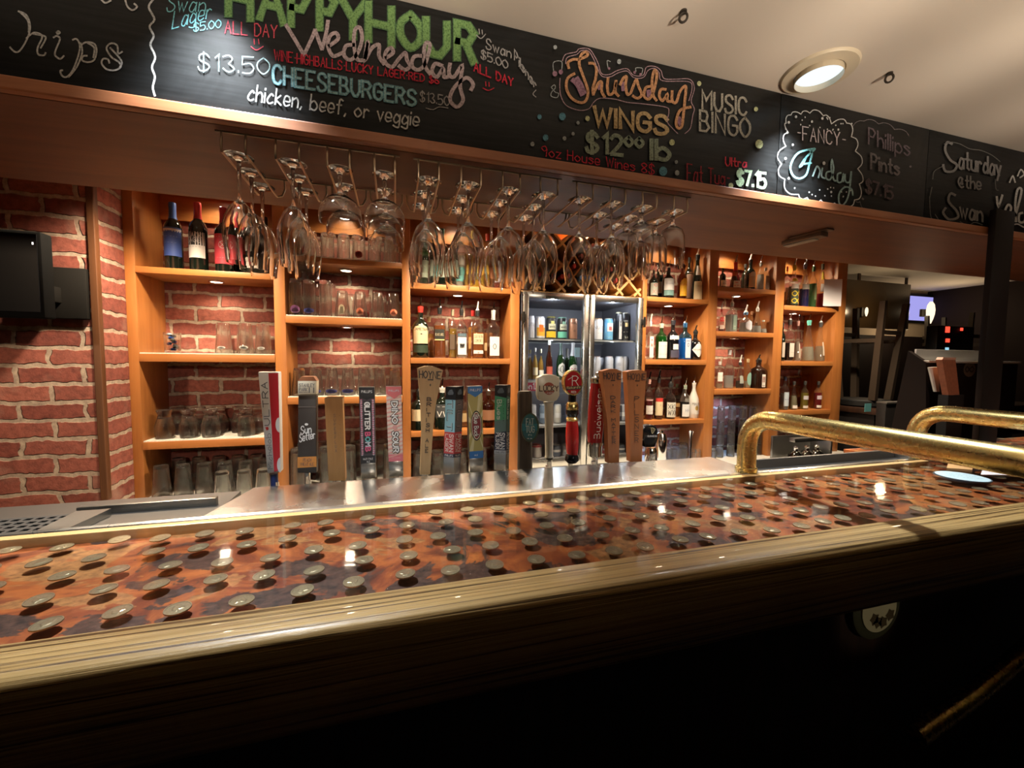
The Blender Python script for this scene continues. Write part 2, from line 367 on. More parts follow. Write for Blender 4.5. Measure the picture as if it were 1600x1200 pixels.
def tube(bm, pts, r, seg=10, closed=False, caps=True):
    pts = [Vector(p) for p in pts]; n = len(pts); rings = []; up = None
    for i, p in enumerate(pts):
        if closed: t = pts[(i+1) % n]-pts[i-1]
        else: t = pts[min(i+1, n-1)]-pts[max(i-1, 0)]
        t.normalize()
        if up is None:
            up = Vector((0, 0, 1)) if abs(t.z) < .9 else Vector((1, 0, 0))
        up = (up-t*up.dot(t)).normalized(); s = t.cross(up)
        rr = r[i] if isinstance(r, (list, tuple)) else r
        rings.append([bm.verts.new(p+(up*math.cos(2*PI*k/seg)+s*math.sin(2*PI*k/seg))*rr) for k in range(seg)])
    prs = list(zip(rings, rings[1:]))
    if closed: prs.append((rings[-1], rings[0]))
    for A, B in prs:
        for k in range(seg): bm.faces.new((A[k], A[(k+1) % seg], B[(k+1) % seg], B[k]))
    if caps and not closed: bm.faces.new(rings[0][::-1]); bm.faces.new(rings[-1])
    return bm
def smooth_line(pts, n=5, closed=False):
    pts = [tuple(p) for p in pts]; m = len(pts)
    if m < 3: return pts
    out = []
    for i in range(m if closed else m-1):
        g = (lambda k: pts[k % m]) if closed else (lambda k: pts[max(0, min(m-1, k))])
        p0, p1, p2, p3 = g(i-1), g(i), g(i+1), g(i+2)
        for j in range(n):
            t = j/n
            out.append(tuple(.5*(2*b+(c-a)*t+(2*a-5*b+4*c-d)*t*t+(3*b-a-3*c+d)*t**3) for a, b, c, d in zip(p0, p1, p2, p3)))
    if not closed: out.append(pts[-1])
    return out
def ribbon(bm, pts, wd, mp):
    """a flat mitred stroke of width wd along 2D points, every corner sent to 3D by mp(u, v); later strokes lie a hair above"""
    P_ = [pts[0]]
    for p in pts[1:]:
        if math.hypot(p[0]-P_[-1][0], p[1]-P_[-1][1]) > wd*.02: P_.append(p)
    n = len(P_)
    if n < 2: return bm
    dr = [((b[0]-a[0])/math.hypot(b[0]-a[0], b[1]-a[1]), (b[1]-a[1])/math.hypot(b[0]-a[0], b[1]-a[1])) for a, b in zip(P_, P_[1:])]
    h = wd/2; k = len(bm.faces); L_, Rr = [], []
    for i, (x, y) in enumerate(P_):
        d0, d1 = dr[max(i-1, 0)], dr[min(i, n-2)]
        mx_, my_ = -(d0[1]+d1[1]), d0[0]+d1[0]; l = math.hypot(mx_, my_)
        if l < .2: mx_, my_, l = -d1[1], d1[0], 1.0
        mx_, my_ = mx_/l, my_/l; c = max(.45, mx_*-d1[1]+my_*d1[0]); q = h/c
        e = -h*.6 if i == 0 else (h*.6 if i == n-1 else 0)
        x, y = x+d1[0]*e, y+d1[1]*e
        L_.append(bm.verts.new(mp(x+mx_*q, y+my_*q))); Rr.append(bm.verts.new(mp(x-mx_*q, y-my_*q)))
    fs = []
    for i in range(n-1): fs.append(bm.faces.new((L_[i], L_[i+1], Rr[i+1], Rr[i])))
    fs[0].normal_update(); nn = fs[0].normal
    if (nn.y if abs(nn.y) > abs(nn.z) else -nn.z) > 0: nn = -nn
    for v in L_+Rr: v.co += nn*(k*2.5e-6)
    return bm
def blob(bm, poly, mp):
    bm.faces.new([bm.verts.new(mp(*p)) for p in poly]); return bm

# single-stroke lettering: hex pairs x,y; baseline 3, capitals to d, x-height 9; ~ marks a curved stroke
GL = {'A': '033d63;1757', 'B': '030d4d5b4808;48654303', 'C': '~6b4d1c08144365', 'D': '030d3d6a663303', 'E': '6d0d0363;0848', 'F': '6d0d03;0848',
 'G': '~6b4d1c08144365;656838', 'H': '030d;636d;0868', 'I': '030d', 'J': '6d65331305', 'K': '030d;6d0763', 'L': '0d0363', 'M': '030d387d73', 'N': '030d636d',
 'O': '~3d0a0633666a3d', 'P': '030d4d6b4808', 'Q': '~3d0a0633666a3d;4663', 'R': '030d4d6b4808;3863', 'S': '~6b4d1c195765431305', 'T': '0d6d;3d33',
 'U': '0d062343666d', 'V': '0d336d', 'W': '0d234b638d', 'X': '0d63;6d03', 'Y': '0d386d;3833', 'Z': '0d6d0363',
 '0': '~3d0a0633666a3d', '1': '1b3d33', '2': '~0b2d5c5903;0363', '3': '~0c3d5b38;~38653305', '4': '434d0666', '5': '6d0d08;~0849664303', '6': '~5d1a0533653807',
 '7': '0d6d23', '8': '~3d0b38653305386b3d', '9': '~6a4d0b386a;6a53', '$': '~6b4d1c195765431305;3e32', '.': '0304', ',': '1402', '-': '1848', "'": '0d0b', '*': '1828',
 '!': '0d06;0304', '@': '~5848263656495a2b0815436 4'.replace(' ', ''),
 'a': '~582905133357;5953', 'b': '0d03;~0739664304', 'c': '~5839052354', 'd': '5d53;~5729052355', 'e': '~06564919052354', 'f': '~5c3d2b23;0949',
 'g': '~5729052355;~59513001', 'h': '0d03;~07395753', 'i': '0903;0c0b', 'k': '0d03;490653', 'l': '0d03', 'm': '0903;~07293733;~37597773', 'n': '0903;~07395753',
 'o': '~3906336639', 'p': '0900;~0739664304', 'r': '0903;~072948', 's': '~58290846553304', 't': '2d2443;0949', 'u': '0904234356;5953', 'v': '093359',
 'w': '0923385379', 'x': '0953;5903', 'y': '0933;5910', 'z': '09590353'}
_gc = {}
def glyph(ch):
    if ch not in _gc:
        st = []; wd = 0
        for s in GL.get(ch, '').split(';'):
            if not s: continue
            cv = s[0] == '~'; s = s.lstrip('~')
            p = [(int(s[i], 16)/10, (int(s[i+1], 16)-3)/10) for i in range(0, len(s)-1, 2)]
            wd = max(wd, max(q[0] for q in p))
            st.append(smooth_line(p, 4) if cv else p)
        _gc[ch] = (st, wd if st else .3)
    return _gc[ch]
def layout(text, gap=.22):
    x = 0; out = []
    for ch in text:
        st, wd = glyph(ch)
        out += [[(a+x, b) for a, b in s] for s in st]; x += wd+gap
    return out, x-gap
def write(bm, text, mp, width, height, stroke, gap=.22):
    """lettering fitted into width x height (capital height), lower left corner at (0, 0) of mp"""
    st, tw = layout(text, gap)
    for s in st: ribbon(bm, [(a/tw*width, b*height) for a, b in s], stroke, mp)
    return bm

# ================================================================== the setting
def struct(name, bm, mat, smooth=False):
    return tag(obj(name, bm, mat, None, True, smooth), kind='structure')
YB, YBK, YL = 2.25, 2.49, 2.07               # shelf fronts, bricks behind the shelves, brick wall on the left
CTR = .735                                   # back counter height
FARC = at_z(1450, 456, CEIL); YFAR, XFAR = FARC.y, FARC.x
PLASTER = plain('cream_plaster', (.62, .55, .46), .8)
o = struct('ceiling', boxm(-4, XFAR+1.5, -3.2, YFAR+.3, CEIL, CEIL+.1), PLASTER)
struct('floor', boxm(-4, XFAR+1.5, -3.2, YFAR+.3, -.1, 0), plain('dark_carpet', (.02, .012, .01), .95))
struct('wall_left', boxm(-4, -1.16, YL, YL+.2, 0, CEIL), BRICK_X)
struct('wall_return', boxm(-1.30, -1.16, YL+.2, YB+.3, 0, CEIL), BRICK_Y)
bm = bmesh.new(); box(bm, -1.3, .70, YBK, YBK+.1, 0, CEIL); box(bm, 1.49, 3.25, YBK, YBK+.1, 0, CEIL); box(bm, .70, 1.49, YBK, YBK+.1, 1.82, CEIL)
struct('wall_back', bm, BRICK_B)
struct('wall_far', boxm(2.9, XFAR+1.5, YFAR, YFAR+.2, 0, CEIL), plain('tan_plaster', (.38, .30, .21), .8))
zw = at_y(1440, 527, YFAR).z; struct('trim_3', boxm(2.95, XFAR-.01, YFAR-.03, YFAR-.001, 0, zw), plain('dark_lower_sheet', (.010, .006, .005), .7, spec=.15))  # near-black sheet added to keep the lower far wall dark
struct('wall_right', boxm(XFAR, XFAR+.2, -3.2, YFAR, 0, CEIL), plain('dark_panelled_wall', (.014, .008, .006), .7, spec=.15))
struct('wall_rear', boxm(-4, XFAR+1.5, -3.3, -3.2, 0, CEIL), plain('dark_rear_wall', (.05, .03, .02), .8))
struct('wall_side', boxm(-4.1, -4, -3.2, YL+.2, 0, CEIL), plain('dark_side_wall', (.06, .035, .025), .8))
struct('trim_1', boxm(-1.178, -1.152, YL-.012, YL+.014, .8, CEIL, .003), wood('dark_corner_strip', (.10, .038, .014), (.17, .065, .024), 'Z', fine=34, rough=.5))   # wooden corner strip of the brick pier
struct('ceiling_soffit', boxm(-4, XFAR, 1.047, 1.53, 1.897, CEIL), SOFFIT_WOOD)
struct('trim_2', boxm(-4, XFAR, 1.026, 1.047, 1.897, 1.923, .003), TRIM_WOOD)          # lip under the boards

# ================================================================== chalkboards
BOARD = board_mat(); YC = 1.034
SEAM1, SEAM2 = at_y(1217, 230, YC).x, at_y(1446, 300, YC).x
boards = []
for x0, x1, lab in ((-2.6, SEAM1-.001, 'long black chalkboard over the bar with wednesday and thursday specials'),
                    (SEAM1+.001, SEAM2-.001, 'black chalkboard with the fancy friday cloud and pint prices'),
                    (SEAM2+.001, 3.6, 'black chalkboard with the saturday lettering beyond the wooden post')):
    b = obj('chalkboard', boxm(x0, x1, YC, 1.047, 1.923, CEIL-.004, .0015), BOARD, None, True)
    boards.append(tag(b, lab, 'chalkboard'))
YT = YC-.0008
LAYER = [0]                                  # every later chalk stroke lies a hair over the earlier ones
class Chalk:
    """strokes given in a magnified view of the photograph (origin ox, oy, factor k), put on the board's plane"""
    def __init__(s, ox, oy, k): s.o = (ox, oy, k)
    def mp(s, u, v): return at_y(s.o[0]+u/s.o[2], s.o[1]+v/s.o[2], YT-LAYER[0]*.00006)
    def put(s, bm, name, c, board, label):
        LAYER[0] += 1
        o = obj('chalk_lettering', bm, chalk_mat(name, c), boards[board], True, False); tag(o, label)
    def draw(s, strokes, wd, name, c, board, label, n=5):
        bm = bmesh.new()
        for st in strokes: ribbon(bm, smooth_line(st, n) if len(st) > 2 else st, wd, s.mp)
        s.put(bm, name, c, board, label)
    def line(s, text, p0, p1, h0, h1, wd, name, c, board, label, gap=.22, slant=0):
        st, tw = layout(text, gap); bm = bmesh.new()
        L = math.hypot(p1[0]-p0[0], p1[1]-p0[1]); ux, uy = (p1[0]-p0[0])/L, (p1[1]-p0[1])/L
        def f(a, b):
            t = a/tw; h = h0+(h1-h0)*t
            return (p0[0]+ux*t*L+slant*b*h, p0[1]+uy*t*L-b*h)
        for q in st: ribbon(bm, [f(*p) for p in q], wd, s.mp)
        s.put(bm, name, c, board, label)
    def dots(s, ds, name, c, board, label):
        bm = bmesh.new()
        for x, y, r in ds: blob(bm, [(x+r*.85*math.cos(i*PI/5), y+r*math.sin(i*PI/5)) for i in range(10)], s.mp)
        s.put(bm, name, c, board, label)
WH, GR, LG, PK, RD, CY, GN, TN, MV = (.62, .62, .60), (.36, .35, .34), (.40, .48, .36), (.50, .40, .41), (.55, .045, .07), (.25, .62, .66), (.20, .36, .13), (.55, .29, .15), (.30, .17, .22)
Z1, Z2, Z3, Z4 = Chalk(0, 0, 4), Chalk(350, 0, 3.2), Chalk(830, 50, 4), Chalk(1200, 100, 4)
Z1.draw([[(115, 70), (165, 95), (188, 160), (175, 230), (130, 310), (95, 325), (62, 295)], [(125, 75), (175, 130), (180, 200)], [(165, 240), (210, 205), (255, 215), (262, 240), (235, 300), (240, 340), (275, 345), (285, 330)],
  [(210, 212), (275, 225), (285, 245), (255, 300)], [(335, 235), (355, 225), (375, 245), (350, 310), (345, 345), (375, 368), (400, 350)], [(355, 203), (365, 195), (375, 205), (362, 213), (355, 203)],
  [(455, 250), (480, 245), (500, 285), (490, 350), (455, 440), (420, 480), (390, 475), (378, 445), (392, 440)], [(505, 270), (515, 330), (480, 420), (430, 482)],
  [(505, 285), (540, 265), (590, 275), (605, 320), (590, 375), (550, 390), (515, 378), (520, 352), (545, 350)], [(550, 270), (590, 300), (585, 360)],
  [(765, 325), (740, 335), (735, 290), (710, 272), (680, 280), (668, 310), (700, 360), (745, 390), (755, 420), (720, 440), (670, 435), (638, 400), (645, 370), (675, 372), (685, 395)], [(690, 300), (760, 380), (750, 425)],
  [(635, 0), (660, 20), (695, 5)], [(785, 5), (800, 45), (830, 65), (858, 45), (840, 25)]], 11, 'white', WH, 0, 'white cursive chalk letters of an older special')
Z1.draw([[(955, 0), (930, 45), (965, 120), (935, 165), (960, 225), (940, 280), (970, 355), (950, 420), (968, 480), (955, 545), (968, 598)]], 13, 'white', WH, 0, 'wavy white chalk line')
Z1.line('Swan', (1040, 70), (1280, 72), 110, 90, 7, 'cyan', CY, 0, 'cyan chalk lettering', slant=.15)
Z1.line('Lager', (1075, 180), (1315, 110), 110, 95, 7, 'cyan', CY, 0, 'cyan chalk lettering', slant=.15)
Z1.line('$5.00', (1210, 195), (1380, 172), 50, 50, 6, 'cyan', CY, 0, 'cyan chalk price')
Z2.line('ALL DAY', (5, 165), (265, 190), 62, 62, 6, 'pink', (.75, .12, .16), 0, 'pink chalk lettering')
Z2.draw([[(150, 195), (152, 222)], [(172, 195), (175, 220)], [(135, 232), (162, 250), (196, 232)]], 5, 'pink', (.75, .12, .16), 0, 'pink chalk smile')
for i, (t, p, h, k) in enumerate((('H', (22, 75), 190, 110), ('A', (178, 92), 190, 120), ('P', (335, 128), 185, 80), ('P', (478, 145), 185, 75), ('Y', (585, 178), 190, 120), ('H', (722, 205), 190, 115), ('O', (885, 228), 165, 95), ('U', (1010, 262), 170, 105), ('R', (1165, 295), 180, 85))):
    Z2.line(t, p, (p[0]+k, p[1]+k*.22), h, h, 44, 'dark_green', (.10, .19, .09), 0, 'dark green chalk outline of a big letter')
    Z2.line(t, (p[0], p[1]-1), (p[0]+k, p[1]-1+k*.22), h, h, 33, 'green', GN, 0, 'big green chalk letter')
Z2.draw([[(310, 125), (350, 190), (400, 275)], [(400, 275), (440, 190), (455, 150)], [(455, 150), (475, 205), (490, 245)], [(490, 245), (510, 170), (520, 105)],
  [(525, 230), (570, 195), (560, 165), (530, 180), (520, 230), (545, 280), (590, 265)], [(650, 225), (610, 230), (600, 275), (630, 300), (665, 270), (690, 200), (680, 140), (655, 150), (650, 220), (665, 295), (700, 300)],
  [(705, 290), (715, 215), (720, 225), (705, 300), (740, 240), (775, 225), (775, 280), (800, 320)], [(810, 290), (845, 265), (835, 240), (810, 260), (805, 310), (840, 335), (870, 300), (905, 265), (915, 300), (930, 330), (905, 350), (875, 330)],
  [(990, 280), (950, 285), (940, 330), (970, 350), (1005, 320), (1030, 230), (1010, 215), (1000, 260), (1005, 330), (1030, 370)], [(1090, 330), (1055, 320), (1040, 360), (1065, 385), (1095, 345), (1100, 385), (1120, 385)],
  [(1130, 320), (1125, 370), (1150, 385), (1190, 330), (1180, 430), (1195, 500), (1165, 535), (1130, 500), (1150, 440), (1210, 390), (1245, 420), (1235, 450)]], 19, 'dusty_pink', PK, 0, 'dusty pink cursive chalk word')
Z2.line('WINE*HIGHBALLS*LUCKY LAGER*RED $6', (252, 300), (1075, 420), 52, 34, 6, 'red', RD, 0, 'small red chalk line')
Z2.line('$13.50', (-130, 350), (225, 372), 85, 80, 6, 'pale_cyan', (.42, .6, .6), 0, 'pale chalk price')
Z2.line('CHEESEBURGERS', (245, 415), (958, 528), 92, 74, 15, 'blue_grey', (.20, .42, .48), 0, 'blue chalk capitals')
Z2.line('CHEESEBURGERS', (245, 415), (958, 528), 92, 74, 4, 'pale_cyan', (.42, .6, .6), 0, 'pale chalk highlights in the blue capitals')
Z2.line('$13.50', (980, 505), (1125, 530), 48, 48, 6, 'pale_grey', GR, 0, 'pale chalk price')
Z2.draw([[(1010, 540), (1045, 548), (1075, 535), (1120, 540)]], 5, 'pale_grey', GR, 0, 'pale chalk underline')
Z2.line('chicken, beef, or veggie', (118, 500), (972, 632), 80, 70, 8, 'white', WH, 0, 'white chalk line', slant=.1)
Z2.line('Swan', (1310, 242), (1435, 290), 52, 48, 6, 'pale_grey', GR, 0, 'grey chalk word')
Z2.line('Pilsner', (1452, 300), (1560, 450), 52, 46, 6, 'pale_grey', GR, 0, 'grey chalk word running downhill')
Z2.draw([[(1560, 450), (1545, 470), (1560, 485)], [(1275, 145), (1278, 170)], [(1290, 150), (1292, 172)], [(1262, 175), (1285, 192), (1308, 170)]], 5, 'pale_grey', GR, 0, 'grey chalk smile and flourish')
Z2.line('$5.00', (1285, 290), (1418, 345), 42, 40, 6, 'pale_grey', GR, 0, 'grey chalk price')
Z2.line('ALL DAY', (1250, 355), (1445, 432), 44, 40, 7, 'red', RD, 0, 'red chalk lettering')
Z2.draw([[(1308, 408), (1310, 430)], [(1325, 412), (1326, 432)], [(1295, 440), (1322, 452), (1350, 440)]], 5, 'red', RD, 0, 'red chalk smile')
Z3.draw([[(235, 225), (230, 192), (260, 172), (300, 170), (350, 148), (345, 125), (315, 140), (300, 200), (330, 290), (355, 370), (340, 430), (300, 440), (250, 410), (220, 350), (228, 290), (270, 260)],
  [(362, 195), (395, 200), (408, 240), (400, 300), (385, 350), (388, 392)], [(390, 385), (420, 320), (440, 315), (440, 370), (458, 405)], [(480, 290), (475, 340), (485, 390), (515, 375), (530, 300), (525, 370), (545, 400)],
  [(555, 330), (575, 290), (595, 280), (590, 330), (600, 390), (622, 380)], [(622, 380), (655, 300), (670, 340), (690, 390), (665, 415), (635, 400)], [(745, 340), (715, 350), (705, 400), (735, 420), (765, 370), (785, 270), (770, 240), (755, 300), (760, 390), (782, 428)],
  [(840, 360), (810, 360), (800, 400), (820, 430), (850, 390), (850, 430), (875, 435)], [(880, 370), (880, 430), (905, 440), (930, 370), (965, 340), (960, 420), (950, 520), (940, 590), (915, 600), (905, 560), (930, 490), (995, 470)]], 17, 'tan', TN, 0, 'tan cursive chalk word')
Z3.draw([[(195, 180), (215, 140), (280, 125), (300, 105), (360, 105), (395, 150), (420, 200), (440, 260), (490, 265), (540, 240), (600, 230), (640, 270), (700, 270), (720, 220), (770, 215), (810, 240), (830, 290), (900, 295), (990, 295), (1020, 350), (1000, 430), (1020, 480), (1010, 520), (995, 600), (960, 635)],
  [(215, 200), (225, 160), (285, 140), (310, 118), (355, 118), (385, 160), (410, 215), (440, 275), (495, 280), (545, 255), (600, 245), (640, 285), (700, 285), (730, 240), (770, 228), (800, 255), (820, 305), (980, 310), (1005, 350), (985, 430)],
  [(180, 290), (178, 340), (185, 400), (220, 460), (300, 490), (360, 480), (390, 440), (430, 415), (520, 420), (600, 440), (700, 450), (840, 470), (860, 500), (850, 560), (880, 600), (915, 635)]], 5, 'mauve_line', (.42, .28, .31), 0, 'thin mauve chalk outlines')
Z3.draw([[(260, 300), (290, 330), (318, 390)], [(285, 290), (310, 330), (330, 380)], [(420, 330), (430, 350)], [(575, 320), (578, 360)], [(735, 370), (738, 400)], [(920, 540), (935, 575)]], 30, 'mauve', MV, 0, 'mauve chalk fill')
Z3.line('WINGS', (395, 578), (850, 640), 112, 112, 24, 'cream_tan', (.52, .38, .2), 0, 'cream chalk capitals')
Z3.line('$12', (345, 745), (570, 770), 118, 120, 24, 'grey_green', (.30, .36, .28), 0, 'grey green chalk price')
Z3.line('oo', (585, 710), (700, 722), 95, 95, 20, 'grey_green', (.30, .36, .28), 0, 'small raised chalk zeros')
Z3.line('lb', (752, 795), (865, 800), 122, 122, 26, 'grey_green', (.30, .36, .28), 0, 'grey green chalk letters')
Z3.line('9oz House Wines 8$', (65, 772), (768, 890), 62, 60, 6, 'red', RD, 0, 'red chalk line')
Z3.line('MUSIC', (1070, 478), (1345, 522), 112, 108, 14, 'warm_grey', (.38, .36, .30), 0, 'grey chalk capitals')
Z3.line('BINGO', (1055, 615), (1365, 660), 125, 120, 14, 'warm_grey', (.38, .36, .30), 0, 'grey chalk capitals')
Z3.line('Ultra', (1215, 835), (1345, 845), 54, 50, 8, 'bright_red', (.75, .08, .12), 0, 'bright red chalk word')
Z3.line('Fat Tug-', (975, 935), (1240, 955), 112, 80, 8, 'dark_red', (.3, .05, .06), 0, 'dark red chalk words')
Z3.line('$7.15', (1288, 950), (1465, 975), 88, 92, 17, 'pale_green', (.5, .68, .45), 0, 'pale green chalk price')
Z3.dots([(150, 95, 14), (550, 185, 16), (262, 636, 12), (293, 567, 12), (208, 665, 14), (907, 812, 12), (912, 880, 17), (8, 700, 15)], 'dot_grey', (.34, .37, .37), 0, 'grey chalk dots')
Z3.dots([(195, 528, 25), (52, 530, 16), (90, 660, 21), (825, 870, 30)], 'dot_blue', (.13, .3, .38), 0, 'blue chalk dots')
Z3.dots([(1050, 322, 16), (1405, 482, 15), (1425, 700, 29), (880, 690, 20), (352, 540, 17), (1248, 960, 18)], 'dot_yellow', (.55, .58, .32), 0, 'yellow chalk dots')
Z3.draw([[(140, 245), (140, 190), (190, 185), (190, 240)], [(480, 225), (475, 180), (495, 185)], [(655, 245), (655, 225), (695, 228), (690, 265)]], 5, 'dot_grey', (.34, .37, .37), 0, 'grey chalk music notes')
Z3.dots([(148, 260, 18), (185, 250, 16), (487, 228, 9), (647, 252, 10), (683, 265, 9)], 'mauve', MV, 0, 'mauve heads of the music notes')
Z3.draw([[(125, 345), (145, 330), (150, 350), (128, 375), (125, 400), (160, 410), (172, 385), (150, 375), (125, 345)]], 5, 'dot_grey', (.34, .37, .37), 0, 'grey chalk clef')
def scallops(an, bulge, cx, cy):
    out = []
    for (a, b), (c, d) in zip(an, an[1:]):
        mx_, my_ = (a+c)/2, (b+d)/2; nx, ny = mx_-cx, my_-cy; l = math.hypot(nx, ny) or 1; k = bulge*math.hypot(c-a, d-b)
        out.append([(a, b), (a*.75+c*.25+nx/l*k*.8, b*.75+d*.25+ny/l*k*.8), (mx_+nx/l*k, my_+ny/l*k), (a*.25+c*.75+nx/l*k*.8, b*.25+d*.75+ny/l*k*.8), (c, d)])
    return out
Z4.draw(scallops([(110, 515), (85, 625), (105, 720), (190, 815), (245, 835), (330, 850), (415, 868), (470, 885), (540, 850), (570, 750), (560, 655), (545, 545), (520, 455), (490, 370), (395, 375), (345, 325), (260, 308), (205, 315), (142, 320), (112, 370), (125, 430), (110, 515)], .32, 330, 600), 6, 'white', WH, 1, 'white chalk cloud outline')
Z4.line('-FANCY-', (180, 470), (485, 515), 85, 82, 7, 'pink_white', (.6, .52, .53), 1, 'pale pink chalk capitals')
Z4.draw([[(235, 590), (215, 630), (200, 640), (225, 600), (255, 565), (290, 535), (280, 530), (200, 550), (160, 590), (140, 650), (160, 700), (200, 715), (240, 690), (260, 620), (275, 560), (262, 540)], [(222, 625), (270, 618)]], 12, 'cyan', CY, 1, 'turquoise cursive capital')
Z4.draw([[(280, 700), (300, 650), (310, 640), (325, 665), (315, 710)], [(340, 650), (335, 700), (355, 715)], [(390, 670), (365, 680), (365, 715), (390, 720), (410, 660), (400, 600), (395, 650), (410, 720), (425, 730)],
  [(455, 680), (435, 690), (435, 735), (460, 735), (470, 690), (470, 735)], [(480, 690), (485, 735), (510, 735), (520, 670), (515, 740), (500, 830), (470, 880), (445, 870), (445, 810), (480, 770), (520, 780), (530, 820)]], 10, 'sea_grey', (.36, .52, .52), 1, 'turquoise grey cursive letters')
R.seed(3)
Z4.dots([(105+R.random()*420, 330+R.random()*90, 5) for _ in range(16)]+[(110+R.random()*420, 760+R.random()*70, 5) for _ in range(16)]+[(120, 430, 8), (130, 365, 9), (175, 330, 9), (275, 360, 8), (340, 340, 9), (155, 505, 8), (110, 590, 9), (130, 715, 8), (395, 800, 8), (350, 620, 11), (440, 410, 7)], 'white', WH, 1, 'white chalk stars and dots')
Z4.line('Phillips', (630, 500), (885, 575), 100, 95, 10, 'dim_mauve', (.15, .12, .13), 1, 'dim chalk word')
Z4.line('Pints', (645, 655), (820, 695), 95, 85, 12, 'dim_grey', (.2, .18, .18), 1, 'dim chalk word')
Z4.line('$7.15', (612, 800), (780, 845), 80, 75, 12, 'dim_mauve', (.15, .12, .13), 1, 'dim chalk price')
Z4.draw(scallops([(545, 850), (575, 860), (600, 900), (700, 920)], .3, 600, 600)+scallops([(530, 390), (600, 358), (690, 375), (790, 410), (880, 450)], .2, 650, 700), 4, 'dim_grey', (.2, .18, .18), 1, 'dim chalk cloud outline')
Z4.draw([[(893, 640), (888, 642)], [(590, 840), (596, 845)]], 12, 'dim_grey', (.2, .18, .18), 1, 'dim chalk stars')
Z4.draw([[(1150, 500), (1120, 490), (1108, 540), (1140, 600), (1180, 630), (1160, 668), (1110, 670), (1095, 630)], [(1170, 820), (1140, 810), (1130, 860), (1180, 920), (1185, 960), (1130, 970), (1095, 930), (1110, 900)]], 15, 'smoke_grey', (.26, .25, .24), 2, 'grey cursive capitals')
Z4.line('aturday', (1195, 650), (1455, 700), 105, 105, 13, 'smoke_grey', (.26, .25, .24), 2, 'grey chalk word')
Z4.line('@the', (1190, 770), (1330, 785), 78, 75, 10, 'smoke_grey', (.26, .25, .24), 2, 'grey chalk words')
Z4.line('wan', (1200, 955), (1340, 985), 100, 100, 13, 'smoke_grey', (.26, .25, .24), 2, 'grey chalk word')
Z4.draw([[(1010, 830), (1020, 960), (1070, 985), (1045, 940)], [(1025, 770), (1010, 840)], [(1030, 720), (1040, 670), (1090, 640)], [(1100, 500), (1140, 488), (1200, 500), (1260, 530), (1330, 540), (1400, 570), (1450, 610)], [(1420, 720), (1425, 780), (1440, 790)], [(1200, 985), (1250, 1010), (1290, 990), (1340, 1005)]], 5, 'dim_grey2', (.16, .16, .15), 2, 'dim chalk scrolls')
Z4.draw([[(1430, 830), (1440, 890), (1465, 820)], [(1480, 985), (1478, 930), (1500, 880), (1520, 900), (1500, 950), (1490, 975), (1525, 985)], [(1535, 985), (1560, 900), (1585, 790), (1560, 785), (1545, 880), (1550, 985)], [(1590, 930), (1570, 940), (1570, 985), (1600, 985), (1615, 930), (1615, 990)]], 14, 'white', WH, 2, 'bold white chalk letters at the far end')
Z4.draw([[(1490, 1030), (1520, 1000), (1525, 1040), (1490, 1050), (1490, 1030)], [(1520, 1010), (1560, 1000), (1600, 1020), (1640, 1005)], [(1510, 740), (1530, 700), (1545, 740)], [(1560, 700), (1580, 660), (1600, 690), (1575, 710)]], 9, 'white', WH, 2, 'white chalk flourish')

# ================================================================== bar counter
bar = thing('bar_counter', (1, .75, 0), 'long oak edged bar counter with coins set in clear resin', 'bar counter')
ZB = 1.07; NY0, NY1, BY = .515, .585, .925
bm = bmesh.new(); box(bm, -3.6, 3.3, NY1-.01, BY+.01, 1.0, 1.052); box(bm, 1.745, 3.3, BY, 1.2, 1.0, 1.052)
obj('patina_sheet', bm, resin_base(), bar, True, False)
r0 = .016; arc = [(NY0+r0-r0*math.sin(a), ZB+.003-r0+r0*math.cos(a)) for a in [i*PI/16 for i in range(9)]]
nose = [(NY1, 1.03), (NY1, ZB+.001), (NY1-.006, ZB+.003)]+arc+[(NY0, .955), (NY0+.004, .946), (NY0+.012, .943), (NY0+.035, .943), (NY0+.035, 1.0)]
o = obj('oak_nosing', prism(bmesh.new(), nose, 'x', -3.6, 3.3), OAK, bar, True); tag(o, 'worn light oak nosing with open dark grain')
obj('oak_strip', boxm(-3.6, 1.745, BY, BY+.02, 1.02, ZB+.001, .002), wood('pale_oak_strip', (.5, .32, .13), (.68, .45, .2), 'X', fine=80, rough=.35), bar, True)
bm = bmesh.new()
for (a, b, c, d) in ((-3.6, 3.3, NY1, BY), (1.745, 3.3, BY, 1.2)):
    bm.faces.new([bm.verts.new(p) for p in ((a, c, ZB), (b, c, ZB), (b, d, ZB), (a, d, ZB))])
obj('resin_layer', bm, clear_coat('clear_resin'), bar, True, False)
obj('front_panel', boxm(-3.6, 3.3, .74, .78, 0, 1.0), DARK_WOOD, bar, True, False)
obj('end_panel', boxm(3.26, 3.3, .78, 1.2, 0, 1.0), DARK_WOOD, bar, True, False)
COIN = plain('coin_metal', (.56, .47, .29), .36, .72, noise=350)
